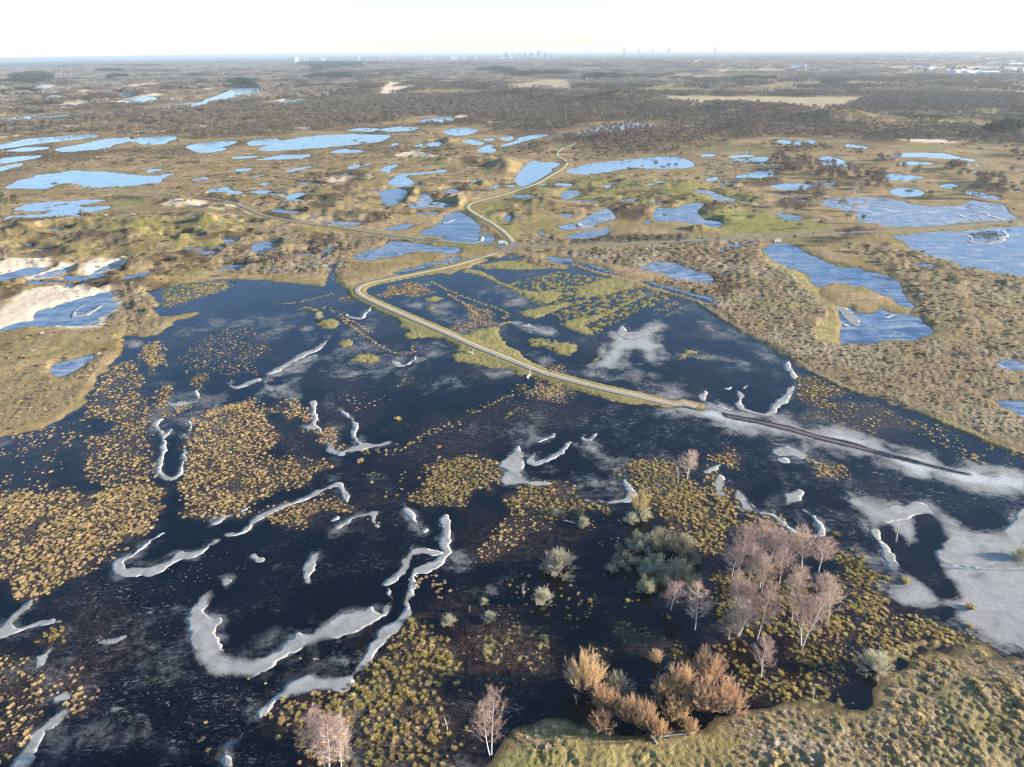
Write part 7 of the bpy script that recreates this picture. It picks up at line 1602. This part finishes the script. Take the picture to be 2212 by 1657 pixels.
fence('wire_fence', FENCE_C[1], 4.5, 1.3, .08, 'short fence on the verge behind the white sluice rail', None, 2)
for x, lab in ((50, 'thick white post by the lane, left of two'), (220, 'thick white post by the lane, right of two')):
    p = pt('O', x, 372); o = bm_obj('marker_post', lambda b: box(b, -.17, .17, -.17, .17, -.3, 2.0), M_whitewood, None, .04); o.location = (float(p[0]), float(p[1]), float(height(*p)[0])); tag(o, lab, 'post')

# white rail with braces over the sluice
p0 = pt('O', 1580, 290); p1 = pt('O', 1648, 285); L_ = float(np.linalg.norm(p1 - p0)); Hh = tall('O', 1580, 290, 1580, 244)
rail = empty('sluice_rail', (float(p0[0]), float(p0[1]), .1), math.atan2(p1[1] - p0[1], p1[0] - p0[0]))
tag(rail, 'white wooden rail with slanting braces over the sluice of the pond', 'railing')
for i in range(4): bm_obj('post', lambda b: box(b, L_ * i / 3 - .09, L_ * i / 3 + .09, -.09, .09, -.3, Hh), M_whitewood, rail, .015)
for z_ in (.97, .55): bm_obj('crossbar', lambda b: box(b, -.2, L_ + .2, -.155, -.095, Hh * z_ - .08, Hh * z_ + .08), M_whitewood, rail, .01)
for i in range(3):
    a_, b_ = L_ * i / 3, L_ * (i + 1) / 3
    bm_obj('brace', lambda b: bar(b, (a_ + .1, .12, Hh * (.1 if i % 2 == 0 else .9)), (b_ - .1, .12, Hh * (.9 if i % 2 == 0 else .1)), .08), M_whitewood, rail)
bm_obj('deck', lambda b: box(b, -.4, L_ + .4, -.05 + .15, 1.2, -.12, .02), M_post, rail, .02)

# bench on the grass by the gravel road, with a log in front
p = pt('R', 588, 275); bn = empty('park_bench', (float(p[0]), float(p[1]), float(height(*p)[0])), math.radians(-62)); bn.scale = (1.25,) * 3
tag(bn, 'grey wooden bench on the green bank beside the gravel road', 'bench')
for k in range(3): bm_obj('seat_plank', lambda b: box(b, -.9, .9, -.22 + k * .16, -.08 + k * .16, .42, .47), M_bench, bn, .01)
for k in range(2): bm_obj('back_plank', lambda b: box(b, -.9, .9, .28, .32, .55 + k * .18, .70 + k * .18), M_bench, bn, .01)
for s in (-1, 1):
    for y_ in (-.15, .25): bm_obj('leg', lambda b: box(b, s * .75 - .05, s * .75 + .05, y_ - .05, y_ + .05, -.05, .415 if y_ < 0 else .92), M_whitewood, bn)
def log_thing(c, x0, y0, x1, y1, r, mat, label, branches):
    a_, b_ = pt(c, x0, y0), pt(c, x1, y1); z_ = float(max(height(*a_)[0], 0)) + r * .8
    root = empty('fallen_log', (float(a_[0]), float(a_[1]), z_)); T = MB(); d = b_ - a_
    random.seed(int(x0)); T.tube([(0, 0, 0), (d[0] * .35, d[1] * .35, .05), (d[0] * .7, d[1] * .7, .02), (d[0], d[1], .08)], [r * 1.1, r, r * .9, r * .6], 8)
    me = T.mesh('trunk', mat, True); link('trunk', me, root)
    for i in range(branches):
        f = .3 + .6 * i / max(1, branches); B_ = MB(); v = Vector((random.uniform(-1, 1), random.uniform(-1, 1), random.uniform(.3, 1.2)))
        q0 = Vector((d[0] * f, d[1] * f, .05)); B_.tube([q0, q0 + v * r * 2.5, q0 + v * r * 5 + Vector((0, 0, r))], [r * .4, r * .3, r * .12], 5); link('branch', B_.mesh('branch', mat, True), root)
    tag(root, label, 'log')
log_thing('R', 540, 308, 640, 312, .22, M_deadwood, 'short thick log lying in front of the bench', 1)
log_thing('R', 1575, 735, 1632, 672, .34, M_birchbark, 'broken white birch log lying on the ice below the gravel road', 3)
log_thing('H', 1400, 130, 1480, 150, .10, M_deadwood, 'bleached fallen branch left of the small pale bush', 4)
log_thing('L', 1200, 1110, 1600, 1065, .11, M_deadwood, 'long dead branch lying before the orange willows', 2)
log_thing('L', 1110, 1090, 1185, 1190, .12, M_deadwood, 'split dead trunk leaning out of the orange willows', 2)

# ---------------------------------------------------------------- far buildings
M_b1 = paint('pale_concrete', (.62, .62, .60), .8, .2); M_b2 = paint('grey_concrete', (.50, .50, .50), .8, .2); M_b3 = paint('brick', (.36, .20, .15), .9, .1); M_roof = paint('dark_tiles', (.07, .07, .08), .7, .2); M_redroof = paint('red_tiles', (.20, .11, .085), .8, .2); M_glasshouse = paint('greenhouse_glass', (.36, .40, .42), .45, .4); M_bluemetal = paint('blue_sheet', (.14, .22, .32), .6, .3)
M_win = paint('window_band', (.06, .075, .09), .2, .6)
def at_range(c, x, yb, maxd=13500.):
    q = P(c, f"{x},{yb}")[0]; d = np.hypot(*q)
    if d > maxd or q[1] < 0: q = q / d * maxd
    return q
def block(c, x0, x1, yb, yt, mat, label, name='apartment_block', cat='building', group=None, dist=None, roof=None, storeys=0):
    q = at_range(c, (x0 + x1) / 2, yb) if dist is None else None
    if q is None:
        a_ = px(c, f"{(x0 + x1) / 2},{yb}")[0]; u = (a_[0] - 1105.5) / FPX; q = np.array([u * dist / cp * .98, dist])
    dep = project(q[0], q[1], 0)[2]; w = abs(x1 - x0) * CR[c][2] / 1.8525 * dep / FPX
    ty2 = px(c, f"{(x0 + x1) / 2},{yt}")[0][1]; lo, hi = 2., 170.
    for _ in range(30):
        m = (lo + hi) / 2
        if project(q[0], q[1], m)[1] > ty2: lo = m
        else: hi = m
    h = max(min(lo, 104.), 5.)
    root = empty(name, (float(q[0]), float(q[1]), .2), math.atan2(-q[0], q[1]) * .9 + random.uniform(-.15, .15)); d_ = max(10., w * .55)
    bm_obj('wall', lambda b: box(b, -w / 2, w / 2, -d_ / 2, d_ / 2, 0, h), mat, root)
    if roof == 'gable': bm_obj('roof', lambda b: prism(b, [(-w / 2 - .5, h), (w / 2 + .5, h), (0, h + w * .3)], -d_ / 2 - .5, d_ / 2 + .5), M_roof, root)
    else: bm_obj('roof_hut', lambda b: box(b, -w * .18, w * .2, -d_ * .25, d_ * .25, h + .01, h + 4), M_b2, root)
    for k in range(min(storeys, 9)):
        z_ = h * (k + .5) / max(1, min(storeys, 9)); bm_obj('window_band', lambda b: box(b, -w / 2 * .94, w / 2 * .94, -d_ / 2 - .15, -d_ / 2 - .02, z_ - h * .018 - .4, z_ + h * .018 + .4), M_win, root)
    return tag(root, label, cat, group)
CITY = [(692, 696, 108, 55, M_b1, 'slender tall chimney rising highest on the skyline', 0), (637, 656, 124, 98, M_b2, 'grey block left of the tall chimney', 4), (668, 692, 118, 97, M_b3, 'pinkish block at the foot of the tall chimney', 4), (698, 714, 106, 80, M_b1, 'pale block right of the tall chimney', 5), (163, 174, 122, 94, M_b2, 'grey tower at the left of the skyline', 5), (180, 206, 131, 108, M_b1, 'white block beside the grey left tower', 4), (33, 44, 130, 100, M_b2, 'dark slab, first of two at the left end of the skyline', 5), (58, 72, 128, 104, M_b2, 'dark slab, second of two at the left end of the skyline', 5), (262, 276, 112, 98, M_b1, 'small pale block left of centre skyline', 3), (268, 304, 104, 98, M_b1, 'long low white hall left of centre skyline', 0), (540, 552, 130, 110, M_b1, 'lone pale tower between the blocks', 5), (1086, 1096, 104, 86, M_b1, 'thin white tower left of the white slab', 5), (1146, 1188, 106, 92, M_b1, 'broad pale slab in the middle of the skyline', 3), (1408, 1425, 114, 102, M_b1, 'small white block by the big white one', 2), (1470, 1498, 110, 94, M_b1, 'big white block at the edge of the woods', 4), (1620, 1642, 104, 84, M_b2, 'grey block left of the tower cluster', 4), (1688, 1712, 92, 70, M_b1, 'first pale tower of the cluster', 5), (1698, 1730, 104, 94, M_b1, 'low white hall under the tower cluster', 2), (1741, 1756, 88, 70, M_b1, 'second pale tower of the cluster', 5), (1774, 1796, 92, 72, M_b1, 'third pale tower of the cluster', 5), (1820, 1834, 88, 68, M_b2, 'fourth tower of the cluster, greyer', 5), (1856, 1884, 92, 68, M_b1, 'fifth and widest tower of the cluster', 5), (1908, 1928, 74, 50, M_b1, 'pale power station block behind the towers', 3), (1938, 1943, 66, 30, M_b1, 'thin chimney beside the power station', 0), (1956, 1972, 92, 68, M_b2, 'grey tower right of the power station', 5), (1976, 1990, 92, 70, M_b1, 'pale tower right of the grey one', 5), (1996, 2008, 96, 74, M_b2, 'slim grey tower near the right end of the cluster', 5), (2014, 2026, 96, 72, M_b1, 'last pale tower of the cluster', 5), (900, 912, 102, 86, M_b2, 'small grey tower right of the tall chimney', 4), (930, 945, 98, 86, M_b1, 'small pale tower right of the small grey one', 4), (1320, 1380, 90, 82, M_b1, 'long white hall on the skyline', 0), (1128, 1138, 98, 80, M_b1, 'pale tower above the broad slab', 4), (1205, 1214, 98, 82, M_b1, 'narrow pale tower right of the broad slab', 4)]
for x0, x1, yb, yt, mat, lab, st_ in CITY:
    block('S', x0, x1, yb, yt, mat, lab, 'chimney_stack' if 'chimney' in lab.split()[:4] and 'block' not in lab else 'tower_block', 'chimney' if 'chimney' in lab.split()[:4] and 'block' not in lab else 'building', None, 9500. if yb < 116 else None, None, st_)
for x0, x1, yb, yt, lab in [(138, 143, 104, 58, 'thin far mast above the hazy horizon'), (391, 411, 98, 74, 'far hazy tower, first of a row on the horizon'), (497, 513, 98, 74, 'far hazy tower, second of a row on the horizon'), (571, 580, 96, 74, 'far hazy tower, third of a row on the horizon'), (592, 612, 96, 74, 'far hazy twin tower on the horizon'), (708, 732, 94, 72, 'far hazy gate shaped tower on the horizon'), (1030, 1058, 88, 62, 'far hazy pointed tower group on the horizon'), (1205, 1218, 90, 70, 'far hazy tower above the church'), (178, 212, 126, 110, 'white hospital like block at the wood edge'), (1260, 1316, 150, 138, 'long white warehouse beyond the village')]:
    block('T', x0, x1, yb, yt, M_b1 if 'white' in lab else M_b2, lab, 'far_tower' if 'far' in lab else 'warehouse', 'building', None, 12500. if 'far' in lab else None, None, 0)
for x0, x1, yb, yt, lab in [(242, 262, 130, 112, 'first pale block in the hazy row on the right'), (520, 538, 130, 116, 'second pale block in the hazy row on the right'), (662, 682, 130, 114, 'third pale block in the hazy row on the right'), (790, 808, 130, 110, 'fourth pale block in the hazy row on the right'), (942, 962, 126, 110, 'fifth pale block in the hazy row on the right'), (1222, 1250, 124, 102, 'sixth and largest pale block in the hazy row on the right'), (1424, 1446, 122, 104, 'seventh pale block in the hazy row on the right'), (1742, 1764, 118, 98, 'eighth pale block in the hazy row on the right'), (2188, 2212, 84, 66, 'ninth pale block in the hazy row at the right edge')]:
    block('U', x0, x1, yb, yt, M_b1, lab, 'apartment_block', 'building', None, None, None, 4)
# church
q = at_range('T', 1140, 190); ch = empty('village_church', (float(q[0]), float(q[1]), 0), .3); hT = 46.; tag(ch, 'dark church with a pointed spire among the village trees', 'church')
bm_obj('tower', lambda b: box(b, -4, 4, -4, 4, 0, hT * .55), M_b3, ch); bm_obj('nave', lambda b: box(b, -34, -4.05, -7, 7, 0, 13), M_b3, ch); bm_obj('roof', lambda b: [b.faces.new([b.verts.new(p) for p in f]) for f in (((-34, -7.5, 13.01), (-4.05, -7.5, 13.01), (-4.05, 0, 21), (-34, 0, 21)), ((-34, 7.5, 13.01), (-34, 0, 21), (-4.05, 0, 21), (-4.05, 7.5, 13.01)), ((-34, -7.5, 13.01), (-34, 0, 21), (-34, 7.5, 13.01)))], M_roof, ch)
def spire(b):
    v = [b.verts.new((x, y, hT * .55 + .01)) for x, y in ((-4.2, -4.2), (4.2, -4.2), (4.2, 4.2), (-4.2, 4.2))]; t = b.verts.new((0, 0, hT))
    b.faces.new(v[::-1]); [b.faces.new((v[i], v[(i + 1) % 4], t)) for i in range(4)]
bm_obj('spire', spire, M_roof, ch)
# big barn with a blue roof and a white gable
q = at_range('T', 1975, 238); bw = wide('T', 1975, 238, 120); br_ = empty('blue_roofed_barn', (float(q[0]), float(q[1]), 0), 0); tag(br_, 'large white barn with a long blue roof beyond the woods', 'barn')
bm_obj('wall', lambda b: box(b, -bw * .5, bw * .5, -10, 10, 0, 7), M_white, br_)
bm_obj('roof', lambda b: [b.faces.new([b.verts.new(p) for p in f]) for f in (((-bw * .51, -10.5, 7.01), (bw * .45, -10.5, 7.01), (bw * .45, 0, 14), (-bw * .51, 0, 14)), ((-bw * .51, 10.5, 7.01), (-bw * .51, 0, 14), (bw * .45, 0, 14), (bw * .45, 10.5, 7.01)))], M_bluemetal, br_)
bm_obj('gable', lambda b: prism(b, [(bw * .452, 0), (bw * .66, 0), (bw * .66, 9), (bw * .556, 16), (bw * .452, 9)], -9, 9), M_white, br_)
# houses and glasshouses of the polder
def house_kit(wm, rm, w, d, h, rh):
    a_ = bmesh.new(); box(a_, -w / 2, w / 2, -d / 2, d / 2, 0, h); m1 = bpy.data.meshes.new('wall'); a_.to_mesh(m1); a_.free(); m1.materials.append(wm)
    a_ = bmesh.new(); prism(a_, [(-w / 2 - .4, h + .01), (w / 2 + .4, h + .01), (0, h + rh)], -d / 2 - .4, d / 2 + .4); bmesh.ops.recalc_face_normals(a_, faces=a_.faces[:]); m2 = bpy.data.meshes.new('roof'); a_.to_mesh(m2); a_.free(); m2.materials.append(rm)
    return m1, m2
KITS = [('white house with a dark roof', house_kit(M_white, M_roof, 10, 13, 6, 5)), ('brick house with a red roof', house_kit(M_b3, M_redroof, 9, 12, 6, 5)), ('pale house with a red roof', house_kit(M_b1, M_redroof, 10, 14, 6, 4)), ('low glasshouse', house_kit(M_glasshouse, M_glasshouse, 26, 90, 4.5, 1.5)), ('white shed', house_kit(M_b1, M_b1, 24, 45, 6, 2.5))]
VILL = [('T', "980,195 1250,185 1600,205 1760,215 1750,235 1400,228 1180,222 980,215", 46, [0, 1, 2, 1], 'in the village round the church'), ('U', "420,240 620,215 1150,195 1200,210 900,235 600,255 430,265", 26, [0, 2, 1, 4], 'beside the wood edge at the right'), ('U', "1000,195 1900,180 2212,170 2212,215 1500,215 1000,215", 40, [3, 4, 0, 3, 4], 'in the glasshouse district on the polder'), ('U', "1050,290 1400,265 1700,290 2212,310 2212,350 1700,345 1300,330 1080,325", 30, [0, 1, 2, 4], 'along the polder road at the right'), ('U', "1100,150 1500,135 2212,140 2212,165 1500,160 1100,170", 22, [4, 3, 0, 2], 'in the hazy hamlet far right'), ('S', "300,112 1300,100 2000,98 2000,108 1300,116 300,128", 34, [0, 4, 2], 'at the foot of the city skyline'), ('U', "1900,225 2212,232 2212,262 1900,255", 12, [3, 4], 'in the second row of glasshouses')]
for c, s, n, kinds, where in VILL:
    poly = P(c, s); lo, hi = poly.min(0), poly.max(0); cnt = 0; tries = 0
    pp = px(c, s)
    while cnt < n and tries < 4000:
        tries += 1
        p_ = np.array([[random.uniform(pp[:, 0].min(), pp[:, 0].max()), random.uniform(pp[:, 1].min(), pp[:, 1].max())]])
        if not inside(pp, p_[:, 0], p_[:, 1])[0]: continue
        q = ground(p_)[0]
        if np.hypot(*q) > 13000: continue
        cnt += 1; k = kinds[random.randrange(len(kinds))]; nm, (m1, m2) = KITS[k]
        root = empty('glasshouse' if k == 3 else 'shed' if k == 4 else 'house', (float(q[0]), float(q[1]), float(max(height(q[0], q[1])[0], 0))), random.choice([0., math.pi / 2]) + random.uniform(-.25, .25)); sc = 1.25; root.scale = (sc, sc, sc)
        link('wall', m1, root); link('roof', m2, root)
        tag(root, f"{nm} {where}", 'building', f"{nm}s {where}")
# ---------------------------------------------------------------- haze in the air
def haze():
    m, nt, out = new_mat('haze')
    v = N(nt, 'ShaderNodeVolumePrincipled')
    v.inputs['Color'].default_value = (.86, .93, 1.0, 1); v.inputs['Density'].default_value = HAZE_D; v.inputs['Anisotropy'].default_value = .35
    L(nt, v.outputs[0], out.inputs['Volume'])
    X0, X1, Y0, Y1, Z0, Z1 = -47000, 47000, -27000, 67000, -4.0, 112.0
    vv = [(a, b, c) for c in (Z0, Z1) for b in (Y0, Y1) for a in (X0, X1)]
    ff = np.array([(0, 2, 3, 1), (4, 5, 7, 6), (0, 1, 5, 4), (2, 6, 7, 3), (0, 4, 6, 2), (1, 3, 7, 5)])
    me = mesh_np('haze', vv, ff, m)
    tag(link('haze', me), 'thin pale winter haze', 'haze', kind='stuff')
HAZE_D = 7.5e-5
haze()
